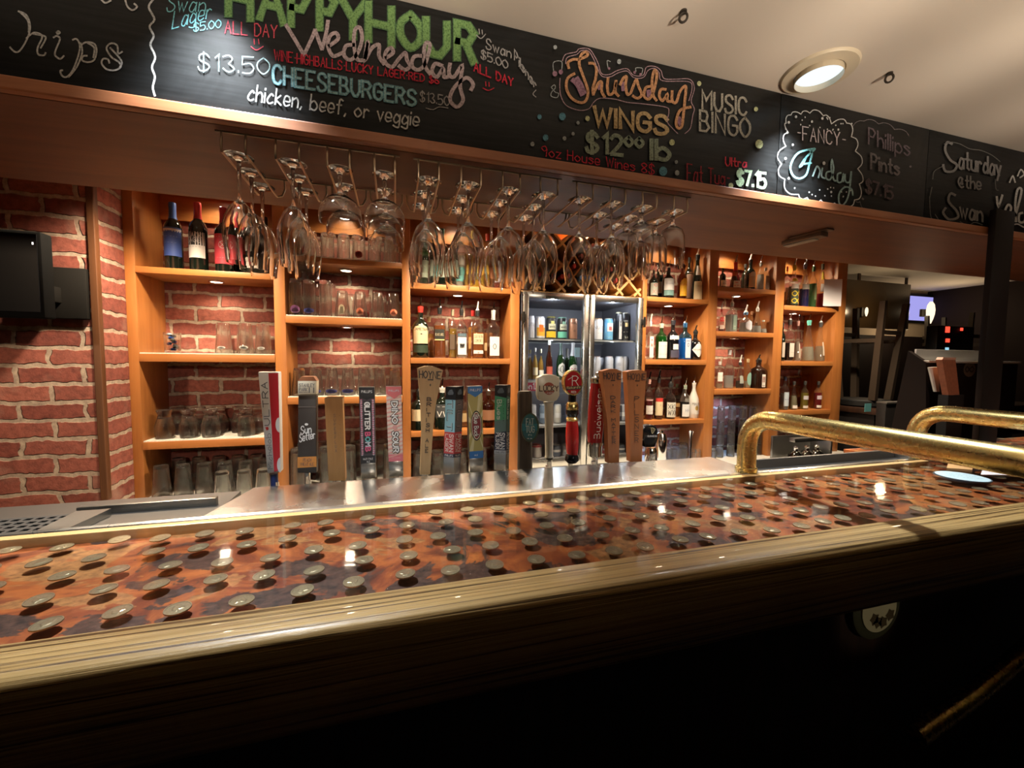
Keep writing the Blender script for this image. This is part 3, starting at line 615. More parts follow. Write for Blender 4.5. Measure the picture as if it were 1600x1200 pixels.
def coin_bm(bm, c, rot, tx, ty):
    r = .0152; k = []
    for rr, z in ((0, -.0009), (r, -.0009), (r, .0009), (r*.9, .0009), (r*.885, .0005), (.0, .0005)):
        k.append((rr, z))
    b2 = bmesh.new(); lathe(b2, k, 28, cap=False)
    # a worn portrait: a low lobed relief on the face
    blob_ = [(r*(.42+.14*math.sin(3*a+1)+.07*math.cos(5*a))*math.cos(a)-.001, r*(.55+.1*math.cos(2*a))*math.sin(a)) for a in [i*2*PI/18 for i in range(18)]]
    A = [b2.verts.new((x, y, .0005)) for x, y in blob_]; B = [b2.verts.new((x*.72, y*.72, .0011)) for x, y in blob_]
    for i in range(18): b2.faces.new((A[i], A[(i+1) % 18], B[(i+1) % 18], B[i]))
    b2.faces.new(B)
    b2.transform(Matrix.Translation(c) @ Matrix.Rotation(tx, 4, 'X') @ Matrix.Rotation(ty, 4, 'Y') @ Matrix.Rotation(rot, 4, 'Z'))
    me = bpy.data.meshes.new('t'); b2.to_mesh(me); b2.free(); bm.from_mesh(me); bpy.data.meshes.remove(me)
coin_me = None; spots = []
R.seed(11)
for i in range(-16, 38):
    for j in range(5):
        x = -.062+i*.0715+R.uniform(-.006, .006)+(j % 2)*.012; y = .632+j*.0635+R.uniform(-.006, .006)+.004*math.sin(i*.9)
        spots.append((x, y))
for i in range(24, 38):
    for j in range(4): spots.append((1.78+(i-24)*.0715+R.uniform(-.006, .006), .955+j*.0635))
spots.sort(key=lambda p: ((p[0]-.0)**2*.5+p[1]**2) if p[0] > -.95 else 9)
bm = bmesh.new(); coin_bm(bm, (0, 0, 0), 0, 0, 0); coin_me = mesh(bm, 'coin', ang=12)
coin_me.materials.append(COIN)
bm = bmesh.new()
for n, (x, y) in enumerate(spots):
    rot, tx, ty = R.uniform(0, 6.28), R.uniform(-.05, .05), R.uniform(-.05, .05); z = 1.0645+R.uniform(-.002, .001)
    if n < 100:
        o = bpy.data.objects.new('coin', coin_me); col.objects.link(o); o.parent = bar; o.location = Vector((x, y, z))-bar.location; o.rotation_euler = (tx, ty, rot)
    else: coin_bm(bm, (x, y, z), rot, tx, ty)
cm = mesh(bm, 'coins', ang=12); tag(obj('coins', cm, COIN, bar, True), kind='stuff')

# steel along the back of the bar
rim = obj('steel_rim', prism(bmesh.new(), [(.946, 1.02), (.946, 1.066), (.95, 1.071), (.957, 1.073), (.963, 1.07), (.966, 1.06), (.966, 1.02)], 'x', -3.6, 1.744), STEEL, None, True)
tag(rim, 'rounded steel rim running along the back of the bar top', 'rim')
tw = thing('tap_tower', (.3, 1.06, 0), 'flat topped brushed steel tower that carries the beer tap handles', 'tap tower')
tp = [(-.385, .967), (1.05, .967), (1.05, 1.155), (-.345, 1.155)]
obj('top_plate', prism(bmesh.new(), tp, 'z', 1.035, ZB), STEEL, tw, True, False)
obj('housing', boxm(-.33, 1.03, 1.0, 1.15, .82, 1.035, .004), STEEL, tw, True)
ub = thing('underbar_drainboard', (-1.5, 1.0, 0), 'low steel drainboard at the brick wall end of the bar', 'drainboard')
obj('deck', boxm(-3.0, -.39, .966, 1.2, 1.0, 1.05), plain('worn_dark_steel', (.13, .12, .11), .42, .8), ub, True, False)
u0, u1 = at_y(121, 794, 1.10), at_y(338.6, 779, 1.10)
obj('upstand', boxm(u0.x, u1.x, 1.095, 1.11, 1.05, (u0.z+u1.z)/2+.003, .002), DARK_STEEL, ub, True)
mat_ = thing('bar_mat', (-1.05, 1.04, 1.0506), 'black perforated rubber mat on the steel drainboard', 'bar mat')
bm = bmesh.new(); X0, X1, Y0, Y1 = -1.9, -.66, .985, 1.07
n_ = 64
for i in range(n_+1): box(bm, X0+(X1-X0)*i/n_-.0035, X0+(X1-X0)*i/n_+.0035, Y0, Y1, 1.0506, 1.062)
for j in range(5): box(bm, X0, X1, Y0+(Y1-Y0)*j/4-.005, Y0+(Y1-Y0)*j/4+.005, 1.0506, 1.0621)
obj('grid', bm, plain('black_rubber', (.03, .029, .028), .5), mat_, True, False); obj('backing', boxm(X0, X1, Y0, Y1, 1.0505, 1.054), BLACK, mat_, True, False)
obj('border', prism(bmesh.new(), [(X1, Y0-.01), (X1+.05, Y0-.01), (X1+.06, Y1+.01), (X1, Y1+.01)], 'z', 1.0506, 1.066), DARK_STEEL, mat_, True, False)
wl = thing('service_well', (1.4, 1.0, 0), 'recessed steel service well between the two brass rails', 'service well')
obj('flange', boxm(1.06, 1.72, .967, 1.01, 1.03, 1.064, .003), plain('worn_dark_steel', (.13, .12, .11), .42, .8), wl, True)
obj('upstand', boxm(1.06, 1.72, 1.01, 1.022, 1.03, 1.092, .003), plain('worn_dark_steel', (.13, .12, .11), .42, .8), wl, True)
obj('end_block', boxm(1.72, 1.744, .967, 1.06, 1.02, 1.095, .004), STEEL, wl, True)

# brass service rails
def service_rail(x, label, y1=.975):
    t = thing('brass_service_rail', (x, y1, ZB), label, 'rail')
    h = .166; pts = [(x, y1, ZB+.005), (x, y1, ZB+.078), (x, y1-.006, ZB+.113), (x, y1-.022, ZB+.141), (x, y1-.048, ZB+.159), (x, y1-.08, ZB+h), (x, .8, ZB+h), (x, .62, ZB+h), (x, .46, ZB+h), (x, .40, ZB+h-.002), (x, .355, ZB+.148), (x, .335, ZB+.115), (x, .33, ZB+.04), (x, .33, ZB-.3), (x, .33, .5), (x, .33, .0)]
    obj('tube', tube(bmesh.new(), smooth_line(pts, 3), .0262, 28), BRASS, t, True)
    obj('flange', lathe(bmesh.new(), [(.030, 0), (.030, .012), (.0275, .014)], 28), BRASS, t, loc=(0, 0, .0008))
    return t
service_rail(1.02, 'polished brass rail arching over the bar beside the tap tower')
service_rail(1.76, 'second brass rail arching over the bar past the service well')

# round plaque and foot rail in the dark under the bar
pq = thing('round_plaque', (1.03, .735, .72), 'cream round plaque with dark leaf marks on the bar front under the nosing', 'plaque')
c = at_y(1362, 945, .735)
pq.location = c
bm = bmesh.new(); lathe(bm, [(.085, 0), (.085, .012), (.078, .016), (0, .016)], 40); bm.transform(Matrix.Rotation(PI/2, 4, 'X')); obj('rim', bm, plain('olive_rim', (.06, .06, .03), .5), pq)
bm = bmesh.new(); lathe(bm, [(.062, .016), (.062, .019), (0, .019)], 40); bm.transform(Matrix.Rotation(PI/2, 4, 'X')); obj('face', bm, plain('cream_face', (.62, .56, .36), .5), pq)
bm = bmesh.new()
for a, r_ in ((-2.2, .03), (-1.2, .04), (-.5, .045), (-1.7, .035)):
    blob(bm, [(r_*math.cos(a)+.012*(1+.5*(k % 2))*math.cos(k*PI/5), r_*math.sin(a)+.012*(1+.5*(k % 2))*math.sin(k*PI/5)) for k in range(10)], lambda u, v: Vector((u, -.0195, v)))
obj('leaf_mark', bm, plain('brown_leaf', (.09, .06, .025), .6), pq, smooth=False)
fr = thing('brass_foot_rail', (1.5, .62, .45), 'brass foot rail low in front of the bar', 'rail')
obj('tube', tube(bmesh.new(), [at_y(1430, 1150, .62), at_y(1520, 1085, .64), at_y(1640, 985, .66)], .022, 18), BRASS, fr, True)

# ================================================================== ceiling lamps
LENS = emit('lamp_lens', (.80, .93, 1.0), 1.0)
def downlight(loc, label, power, colr, angle=80, blend=.8, group='round downlights'):
    t = thing('downlight', loc, label, 'ceiling light', group)
    bm = bmesh.new(); lathe(bm, [(.058, -.022), (.058, -.004), (.062, -.009), (.09, -.007), (.094, -.001), (.094, 0)], 48, cap=False)
    obj('trim_ring', bm, plain('cream_metal', (.58, .50, .36), .45), t)
    bm = bmesh.new(); lathe(bm, [(.0, -.006), (.04, -.0065), (.0585, -.004)], 40, cap=False); obj('lens', bm, LENS, t)
    lamp('downlight_beam', 'SPOT', Vector(loc)+Vector((0, 0, -.03)), power, colr, Vector(loc)-Vector((0, 0, 1)), .045, angle, blend, None, t)
    return t
COOL = (.88, .95, 1.0); WARM = (1.0, .80, .56)
downlight((1.175, .935, CEIL), 'round recessed ceiling lamp glowing above the music bingo chalk words', 78, COOL)
downlight((-.36, .93, CEIL), 'round recessed ceiling lamp in front of the happy hour board', 78, COOL)
downlight((2.95, .935, CEIL), 'round recessed ceiling lamp in front of the far end of the boards', 60, COOL)
for i, (x, pw) in enumerate(((-.85, 95), (.35, 100), (1.5, 95), (2.75, 75))):
    downlight((x, 1.80, CEIL), ('recessed lamp over the wine bottles shelf', 'recessed lamp over the whisky shelf', 'recessed lamp over the fridge', 'recessed lamp over the shelf with white paper')[i], pw, WARM, 130, .6, 'aisle downlights behind the soffit')
for i, (px, py) in enumerate(((1068, 25), (1390, 122))):
    c = at_z(px, py-8, CEIL)
    t = thing('ceiling_hook', c, ('small dark ring hook in the ceiling above the thursday chalk word', 'small dark hook in the ceiling beside the round lamp')[i], 'hook', 'ceiling hooks')
    obj('plate', lathe(bmesh.new(), [(.008, -.004), (.008, 0)], 12), plain('dark_iron', (.06, .05, .04), .5, .6), t)
    ring = [(.0035*math.cos(a)*0, .009*math.cos(a), -.015+.011*math.sin(a)) for a in [k*2*PI/14 for k in range(14)]]
    obj('ring', tube(bmesh.new(), ring, .0028, 8, True), plain('dark_iron', (.06, .05, .04), .5, .6), t, rot=(0, 0, .5 if i else .9))

# ================================================================== back bar shelving
bk = thing('back_bar_shelving', (1.0, 2.37, CTR), 'orange wood shelving in seven bays built against the brick', 'shelving')
UPR = [(-1.16, -1.12), (-.568, -.518), (.036, .078), (.631, .684), (1.486, 1.518), (1.983, 2.055), (2.539, 2.619), (3.112, 3.207)]
for a, b in UPR: obj('upright', boxm(a, b, YB, YBK, CTR, CEIL-.001, .002), POST_WOOD, bk, True)
for (a, b), (c, d) in zip(UPR, UPR[1:]):
    obj('top_panel', boxm(b, c, YB+.012, YBK-.001, 2.205, 2.228), SHELF_WOOD, bk, True, False)
    obj('back_rail', boxm(b, c, YBK-.02, YBK-.001, 2.08, 2.205), SHELF_WOOD, bk, True, False)
PUCK = emit('puck_lens', (1.0, .93, .78), 9.0)
SHZ = {}
def shelf(bay, k, pxc, yt, yb, liner=False, puck=None, power=0):
    x0, x1 = UPR[bay-1][1], UPR[bay][0]
    zt, zb = at_y(pxc, yt, YB).z, at_y(pxc, yb, YB).z
    SHZ[(bay, k)] = zt+(.005 if liner else 0)
    o = obj('shelf', boxm(x0, x1, YB-.003, YBK-.002, zb, zt, .0015), SHELF_WOOD, bk, True)
    if liner:
        bm = bmesh.new(); n = 40
        for i in range(n): box(bm, x0+.002+(x1-x0-.004)*i/n, x0+.002+(x1-x0-.004)*(i+.72)/n, YB+.002, YBK-.004, zt+.0002, zt+.005)
        box(bm, x0+.002, x1-.002, YB+.004, YBK-.006, zt+.0001, zt+.003)
        obj('shelf_liner', bm, LINER, o, True, False)
    return o, zb
def puck(parent, x, z, power=3.2, c=(1.0, .80, .55)):
    bm = bmesh.new(); lathe(bm, [(.034, 0), (.034, -.006), (.028, -.009), (.026, -.006)], 28, cap=False)
    p = obj('puck_light', bm, CHROME, parent, loc=Vector((x, 2.37, z))-wloc(parent))
    obj('lens', lathe(bmesh.new(), [(0, -.0075), (.026, -.0065)], 24, cap=False), PUCK, p)
    lamp('puck_beam', 'SPOT', (x, 2.37, z-.012), power, c, (x, 2.37, z-1), .02, 150, .5, None, p)
rows = {1: (320, [(422, 431.5, 0), (553.5, 565.7, 1), (687.5, 699, 1)]), 2: (535, [(405, 413.5, 1), (496, 507, 1), (620, 630.6, 1)]), 3: (718, [(446.5, 455, 0), (559.7, 568.4, 0), (671.8, 680, 0)]),
        5: (1060, [(466, 473, 0), (562, 570, 0), (656, 662.5, 0)]), 6: (1160, [(450, 457, 0), (518.7, 526, 0), (608, 616, 0)]), 7: (1262, [(479, 486, 0), (564.5, 571.5, 0), (641, 648, 0)])}
pk = {(1, 1): -.85, (2, 1): -.25, (2, 2): -.25, (3, 1): .348, (5, 1): 1.765, (6, 1): 2.322, (6, 2): 2.322, (7, 1): 3.18-.33}
for bay, (pxc, rs) in rows.items():
    for k, (a, b, ln) in enumerate(rs, 1):
        o, zb = shelf(bay, k, pxc, a, b, bool(ln))
        if (bay, k) in pk: puck(o, pk[(bay, k)], zb, 4.5 if bay == 2 else 3.2)
        if (bay, k) in ((6, 3), (5, 3)): puck(o, {5: 1.70, 6: 2.30}[bay], zb, 4.0, (.35, .58, 1.0))
puck(bk, -.85, 2.205, 3.2); puck(bk, -.25, 2.205, 4.0); puck(bk, .348, 2.205, 3.0); puck(bk, 1.765, 2.205, 4.5); puck(bk, 1.085, 2.205, 9.0); puck(bk, 2.30, 2.205, 5.0); puck(bk, 2.87, 2.205, 5.0)
ct = thing('back_counter', (1.0, 2.3, 0), 'pale counter under the shelving holding upturned glasses', 'counter')
obj('counter_top', boxm(-1.16, 3.25, 1.90, YBK-.001, CTR-.04, CTR, .003), plain('white_laminate', (.62, .60, .55), .45), ct, True)
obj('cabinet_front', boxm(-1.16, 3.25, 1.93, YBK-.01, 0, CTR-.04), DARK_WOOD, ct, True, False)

# ================================================================== fridge
FX0, FX1, FZ0, FZ1 = .70, 1.482, CTR+.002, 1.79
fg = thing('bar_fridge', (1.09, 2.4, FZ0), 'two door steel framed glass fridge between the shelf bays', 'fridge')
INN = plain('fridge_lining', (.17, .17, .20), .45, .2)
bm = bmesh.new(); box(bm, FX0, FX0+.02, 2.262, 2.74, FZ0, FZ1); box(bm, FX1-.02, FX1, 2.262, 2.74, FZ0, FZ1); box(bm, FX0+.02, FX1-.02, 2.262, 2.74, FZ1-.03, FZ1)
box(bm, FX0+.02, FX1-.02, 2.262, 2.74, FZ0, FZ0+.06); box(bm, FX0+.02, FX1-.02, 2.72, 2.74, FZ0+.06, FZ1-.03)
obj('cabinet', bm, INN, fg, True, False)
xm = at_y(918, 520, 2.25).x
def fdoor(x0, x1):
    d = thing('door', (x0, 2.24, FZ0), None, None); d.parent = fg; d.location = Vector((x0, 2.24, FZ0))-fg.location
    bm = bmesh.new(); w_ = .034
    box(bm, x0, x0+w_, 2.228, 2.26, FZ0+.03, FZ1, .004); box(bm, x1-w_, x1, 2.228, 2.26, FZ0+.03, FZ1, .004)
    box(bm, x0+w_, x1-w_, 2.23, 2.26, FZ1-w_, FZ1, .003); box(bm, x0+w_, x1-w_, 2.23, 2.26, FZ0+.03, FZ0+.075, .003)
    obj('door_frame', bm, STEEL_V, d, True)
    obj('glass_pane', boxm(x0+w_, x1-w_, 2.242, 2.247, FZ0+.075, FZ1-w_), thin_glass('fridge_glass', (.96, .97, .975), .6, .02, .5, .001) if 'fg' not in _gc else _gc['fg'], d, True, False)
    for zz in (1.62, 1.15):
        hx = x0 if x0 < 1 else x1
        bm = bmesh.new(); box(bm, hx-.014, hx+.012, 2.215, 2.23, zz, zz+.04, .003); tube(bm, [(hx, 2.214, zz-.012), (hx, 2.214, zz+.052)], .007, 10)
        obj('hinge', bm, plain('dark_hinge', (.05, .045, .04), .35, .8), d, True)
fdoor(FX0, xm-.003); fdoor(xm+.003, FX1)
FSH = [at_y(860, 529, 2.30).z, at_y(850, 594, 2.30).z, at_y(850, 664, 2.30).z]
for z in FSH:
    bm = bmesh.new(); box(bm, FX0+.02, FX1-.02, 2.272, 2.278, z-.012, z-.001); box(bm, FX0+.02, FX1-.02, 2.70, 2.71, z-.012, z-.001)
    for i in range(26): box(bm, FX0+.025+i*.0288, FX0+.031+i*.0288, 2.277, 2.705, z-.006, z-.001)
    box(bm, FX0+.02, FX1-.02, 2.2720, 2.7, z-.004, z-.0015)
    obj('wire_shelf', bm, plain('grey_wire', (.42, .43, .44), .4, .5), fg, True, False)
for x_ in (.9, 1.3):
    lamp('fridge_lamp', 'POINT', (x_, 2.285, FZ1-.036), 1.6, (.86, .93, 1), None, .008)
    lamp('fridge_lamp', 'POINT', (x_, 2.285, FSH[0]-.016), 1.1, (.86, .93, 1), None, .008)
    lamp('fridge_lamp', 'POINT', (x_, 2.285, FSH[1]-.016), .6, (.86, .93, 1), None, .008)

# lattice wine rack above the fridge
lr = thing('lattice_wine_rack', (1.085, 2.36, FZ1+.004), 'diamond lattice wooden wine rack standing on the fridge', 'wine rack')
LW = wood('pale_lattice', (.60, .33, .12), (.76, .46, .19), 'X', fine=30, rough=.45, bump=.03)
lx0, lx1, lz0, lz1 = .69, 1.48, FZ1+.004, 2.16
obj('base_board', boxm(lx0, lx1, 2.262, 2.47, FZ1+.001, FZ1+.008), LW, lr, True, False)
pit = .128; h_ = .0065
for sgn in (1, -1):
    k0 = -6
    for k in range(-8, 14):
        # line: z = lz0+.02 + sgn*(x-lx0) + k*pit*1.0
        c0 = lz0+.035+k*pit*1.0 if sgn > 0 else lz0+.035+k*pit*1.0
        pts = []
        xa, xb = lx0, lx1
        za, zb_ = c0+sgn*(xa-lx0), c0+sgn*(xb-lx0)
        if sgn < 0: za, zb_ = c0, c0-(xb-xa)
        # clip in z
        def cl(xa, za, xb, zb_):
            if za > zb_: a = cl(xb, zb_, xa, za); return (a[1], a[0]) if a else None
            if zb_ < lz0+.01 or za > lz1-.01: return None
            if za < lz0+.01: t = (lz0+.01-za)/(zb_-za); xa, za = xa+(xb-xa)*t, lz0+.01
            if zb_ > lz1-.01: t = (lz1-.01-za)/(zb_-za); xb, zb_ = xa+(xb-xa)*t, lz1-.01
            return ((xa, za), (xb, zb_))
        s = cl(xa, za, xb, zb_)
        if not s or math.hypot(s[0][0]-s[1][0], s[0][1]-s[1][1]) < .05: continue
        (xa, za), (xb, zb_) = s; l = math.hypot(xb-xa, zb_-za); nx, nz = -(zb_-za)/l*h_, (xb-xa)/l*h_
        y0, y1 = (2.262, 2.455) if sgn > 0 else (2.2605, 2.457)
        obj('lattice_board', prism(bmesh.new(), [(xa+nx, za+nz), (xb+nx, zb_+nz), (xb-nx, zb_-nz), (xa-nx, za-nz)], 'y', y0, y1), LW, lr, True, False)

# ================================================================== fittings under the soffit
RZ = 1.85
fr_px = [(345, 230, 383, 230), (430, 236, 467, 242), (511, 248, 546, 252), (585, 261, 617, 265), (654, 269, 686, 274), (721, 279, 752, 284), (786, 290, 813, 293), (845, 297, 872, 301), (902, 304, 927, 308), (955, 312, 978, 315), (1005, 319, 1027, 322), (1054, 325, 1075, 328)]
LANES = []
for a, b, c, d in fr_px: LANES.append((at_y(a, b, 1.06).x, at_y(c, d, 1.06).x))
WIRE = plain('bronze_wire', (.42, .30, .2), .3, 1)
RY0, RY1 = 1.062, 1.315
for u in range(3):
    ln = LANES[u*4:u*4+4]
    t = thing('glass_rack', ((ln[0][0]+ln[3][1])/2, 1.19, RZ), ('wire hanging rack holding tulip and balloon glasses', 'wire hanging rack holding large wine glasses before the whisky', 'wire hanging rack holding glasses before the lattice wine rack')[u], 'glass rack', 'hanging glass racks')
    for y, nm in ((1.066, 'cross_wire'), (1.30, 'cross_wire')):
        obj(nm, tube(bmesh.new(), [(ln[0][0]-.012, y, 1.893), (ln[3][1]+.012, y, 1.893)], .0026, 8), WIRE, t, True)
    for a, b in ln:
        bm = bmesh.new()
        for x, s in ((a, -1), (b, 1)):
            pts = [(x, RY0+.004, 1.893), (x, RY0, RZ+.012), (x, RY0+.002, RZ), (x, RY1-.012, RZ), (x, RY1, RZ+.001), (x+s*.012, RY1+.004, RZ+.006), (x+s*.022, RY1-.006, RZ+.022), (x+s*.022, 1.30, 1.892)]
            tube(bm, pts, .0026, 8)
        obj('channel_wire', bm, WIRE, t, True)
st = thing('strip_fixture', at_y(1262, 372, 1.33), 'unlit metal strip fixture screwed under the soffit near the bottles', 'light fixture')
a, b = at_z(1226, 384, 1.875), at_z(1298, 366, 1.875)
st.location = ((a.x+b.x)/2, (a.y+b.y)/2, 1.897)
ang = math.atan2(b.y-a.y, b.x-a.x); L_ = math.hypot(b.x-a.x, b.y-a.y)
st.rotation_euler = (0, 0, ang)
obj('mounting_plate', boxm(-L_/2+.03, L_/2, -.02, .02, -.006, 0, .001), plain('tarnished_metal', (.22, .15, .1), .4, .7), st)
obj('channel', boxm(-L_/2, L_/2-.02, -.022, .022, -.024, -.006, .003), plain('tarnished_metal', (.22, .15, .1), .4, .7), st)
obj('diffuser', boxm(-L_/2+.004, L_/2-.05, -.017, .017, -.029, -.024, .002), plain('milky_plastic', (.42, .36, .28), .5), st)

# ================================================================== television on the brick wall
c0, c1 = at_y(63, 362, 1.78), at_y(63, 497, 1.78)
tv = thing('wall_television', (c0.x-.35, 1.8, c1.z), 'black television on a bracket before the brick wall', 'television')
obj('body', boxm(c0.x-.75, c0.x, 1.78, 1.83, c1.z, c0.z, .006), plain('matt_black', (.004, .004, .004), .9, spec=.05), tv, True)
obj('screen', boxm(c0.x-.74, c0.x-.01, 1.777, 1.7801, c1.z+.02, c0.z-.01), plain('dark_screen', (.004, .004, .005), .3, spec=.2), tv, True, False)
bm = bmesh.new(); box(bm, c0.x-.3, c0.x-.05, 1.83, 1.87, c1.z+.05, c1.z+.2, .004); box(bm, c0.x-.2, c0.x-.12, 1.86, 2.06, c1.z+.08, c1.z+.14, .003); box(bm, c0.x-.28, c0.x-.04, 2.05, 2.0695, c1.z+.02, c1.z+.22, .003)
obj('wall_bracket', bm, plain('black_bracket', (.008, .007, .006), .7, spec=.2), tv, True)
obj('indicator', boxm(c0.x-.022, c0.x-.018, 1.7765, 1.7772, c0.z-.045, c0.z-.037), emit('white_indicator', (1, .95, .9), 2.0), tv, True, False)

# ================================================================== the dining room beyond the shelves
p0, p1 = at_y(1331, 433, 2.8), at_y(1419, 515, 2.8)
q = thing('dark_partition_board', ((p0.x+p1.x)/2, 2.82, p1.z), 'big dark glossy board hanging beyond the shelving', 'board')
obj('panel', boxm(p0.x-.1, p1.x, 2.8, 2.83, p1.z, p0.z-.02, .004), plain('dark_gloss_board', (.06, .035, .015), .22), q, True)
obj('hanger', boxm(p1.x-.06, p1.x-.03, 2.81, 2.82, p0.z-.03, CEIL), DARK_WOOD, q, True, False)
obj('hanger', boxm(p0.x+.1, p0.x+.13, 2.81, 2.82, p0.z-.03, CEIL), DARK_WOOD, q, True, False)
s0, s1 = at_y(1418, 459, YFAR-.05), at_y(1456, 502, YFAR-.05)
tv2 = thing('wall_television', ((s0.x+s1.x)/2, YFAR-.03, s1.z), 'lit television with a pale lavender screen on the far wall', 'television')
obj('bezel', boxm(s0.x-.03, s1.x+.03, YFAR-.05, YFAR-.005, s1.z-.03, s0.z+.01, .005), BLACK, tv2, True)
obj('screen', boxm(s0.x, s1.x, YFAR-.053, YFAR-.0501, s1.z, s0.z-.02), emit('lavender_screen', (.42, .40, .92), .75), tv2, True, False)
def sconce(px, py, y, label, k):
    c = at_y(px, py, y)
    t = thing('wall_sconce', c, label, 'wall lamp')
    bm = bmesh.new(); lathe(bm, [(.012*k, -.15*k), (.03*k, -.09*k), (.042*k, -.03*k), (.045*k, .03*k), (.036*k, .10*k), (.016*k, .14*k)], 28)
    obj('lamp_shade', bm, emit('glowing_shade', (1, .80, .52), 1.3), t)
    obj('wall_plate', boxm(-.03, .03, .07*k, .10*k, -.04, .04), plain('dark_iron', (.06, .05, .04), .5, .6), t)
    lamp('sconce_light', 'POINT', c+Vector((0, -.2, 0)), 1.6, (1, .75, .45), None, .03, parent=t)
sconce(1454, 488, YFAR-.25, 'glowing cream wall lamp beside the lavender television', .8)
sconce(1354, 487, 2.74, 'small glowing lamp before the dark board', .28)
hc = thing('dining_counter', (4.4, 2.3, 0), 'tall dark counter under the upturned stools beyond the shelving', 'counter')
obj('counter_top', boxm(3.3, 5.4, 2.05, 2.5, 1.03, 1.07, .004), DARK_WOOD, hc, True)
obj('front', boxm(3.32, 5.38, 2.09, 2.46, 0, 1.03), plain('black_front', (.008, .006, .006), .6), hc, True, False)
STOOLW = plain('dark_stool_wood', (.05, .036, .025), .4)
def stool(x, y, label, rz=0, spread=.16, th=.021, h=.78):
    t = thing('bar_stool', (x, y, 1.07), label, 'stool', 'upturned bar stools')
    t.rotation_euler = (0, 0, rz)
    obj('seat', lathe(bmesh.new(), [(.15, 0), (.17, .01), (.17, .045), (.16, .055)], 24), plain('black_seat', (.01, .01, .01), .5), t)
    for sx in (-1, 1):
        for sy in (-1, 1):
            bm = bmesh.new(); a = Vector((sx*.11, sy*.11, .055)); b = Vector((sx*spread, sy*spread, h))
            r = th
            vs0 = [bm.verts.new(a+Vector((i*r, j*r, 0))) for i, j in ((-1, -1), (1, -1), (1, 1), (-1, 1))]; vs1 = [bm.verts.new(b+Vector((i*r*.8, j*r*.8, 0))) for i, j in ((-1, -1), (1, -1), (1, 1), (-1, 1))]
            for i in range(4): bm.faces.new((vs0[i], vs0[(i+1) % 4], vs1[(i+1) % 4], vs1[i]))
            bm.faces.new(vs0[::-1]); bm.faces.new(vs1); obj('leg', bm, STOOLW, t, smooth=False)
    for sx, sy in ((1, 0), (-1, 0), (0, 1), (0, -1)):
        e = .15; zz = .5 if sx else .56
        bm = boxm(-.012 if sx else -e, .012 if sx else e, -e if sx else -.012, e if sx else .012, zz-.014, zz+.014); bm.transform(Matrix.Translation((sx*.145, sy*.145, 0)))
        obj('stretcher', bm, STOOLW, t, smooth=False)
    return t
stool(3.52, 2.30, 'dark upturned stool before the dark board, nearest the shelving', .15)
stool(4.62, 2.33, 'dark upturned stool on the tall counter before the red indicator lights', .1, .14, .016, .75)
am = thing('sound_equipment', at_y(1490, 545, 2.15), 'black equipment box with red and blue indicator lights', 'equipment')
a, b = at_y(1466, 508, 2.06), at_y(1520, 552, 2.06)
am.location = ((a.x+b.x)/2, 2.1, 1.0706)
obj('case', boxm(a.x, b.x, 2.06, 2.13, 1.0706, a.z, .006), BLACK, am, True)
for px, py, w_, h_2, nm, c in ((1481, 515, .022, .022, 'red', (1, .06, .03)), (1503, 514.5, .013, .011, 'red', (1, .06, .03)), (1481, 532, .020, .014, 'red', (1, .06, .03)), (1480, 545, .018, .010, 'blue', (.4, .8, 1))):
    c_ = at_y(px, py, 2.057)
    k = 'ind_'+nm
    if k not in _pc: _pc[k] = emit(nm+'_indicator', c, 1.6 if nm == 'red' else .7)
    o = obj('indicator', boxm(c_.x-w_, c_.x+w_, 2.056, 2.061, c_.z-h_2, c_.z+h_2), _pc[k], am, True, False); tag(o, nm+' glowing indicator')

# ================================================================== till corner behind the second rail
e0, e1 = at_y(1454, 548, 1.45), at_y(1530, 562, 1.45)
pos = thing('till_terminal', ((e0.x+e1.x)/2, 1.55, ZB), 'dark till cabinet with a pale grey top edge behind the second brass rail', 'till')
bz = 1.0
obj('cabinet', boxm(e0.x, e1.x+.35, 1.45, 1.53, .9, e1.z-.02, .004), plain('till_case', (.010, .006, .005), .6, spec=.12), pos, True)
obj('side_panel', prism(bmesh.new(), [(1.42, .9), (1.45, e1.z-.02), (1.53, e0.z), (1.60, .9)], 'x', e0.x-.03, e0.x-.002), plain('till_case', (.010, .006, .005), .6, spec=.12), pos, True, False)
obj('top_edge', boxm(e0.x-.02, e1.x+.35, 1.44, 1.53, e1.z-.02, e1.z-.008, .002), plain('pale_grey_metal', (.5, .49, .47), .35, .3), pos, True)
obj('top_lip', boxm(e0.x+.02, e1.x+.35, 1.52, 1.53, e1.z-.008, e0.z+.01, .002), plain('pale_grey_metal', (.5, .49, .47), .35, .3), pos, True)
c_ = at_y(1515, 577, 1.449); bm = bmesh.new(); blob(bm, [(c_.x+.05*math.cos(i*PI/8), c_.z+.042*math.sin(i*PI/8)) for i in range(16)], lambda u, v: Vector((u, 1.4492, v)))
obj('badge', bm, plain('faint_badge', (.09, .07, .055), .5), pos, True, False)
bm = bmesh.new(); ribbon(bm, smooth_line([(c_.x-.035, c_.z), (c_.x-.02, c_.z+.014), (c_.x, c_.z-.004), (c_.x+.02, c_.z-.014), (c_.x+.035, c_.z), (c_.x+.02, c_.z+.014), (c_.x, c_.z), (c_.x-.02, c_.z-.014), (c_.x-.035, c_.z)]), .007, lambda u, v: Vector((u, 1.4489, v)))
obj('badge_mark', bm, BLACK, pos, True, False)
g0, g1 = at_y(1466, 562, 1.38), at_y(1478, 617, 1.38)
fd = thing('brick_red_folder', ((g0.x+g1.x)/2, 1.38, ZB), 'brick red folder standing before the dark till', 'folder')
sx = at_y(1484, 590, 1.38).x-at_y(1463, 590, 1.38).x
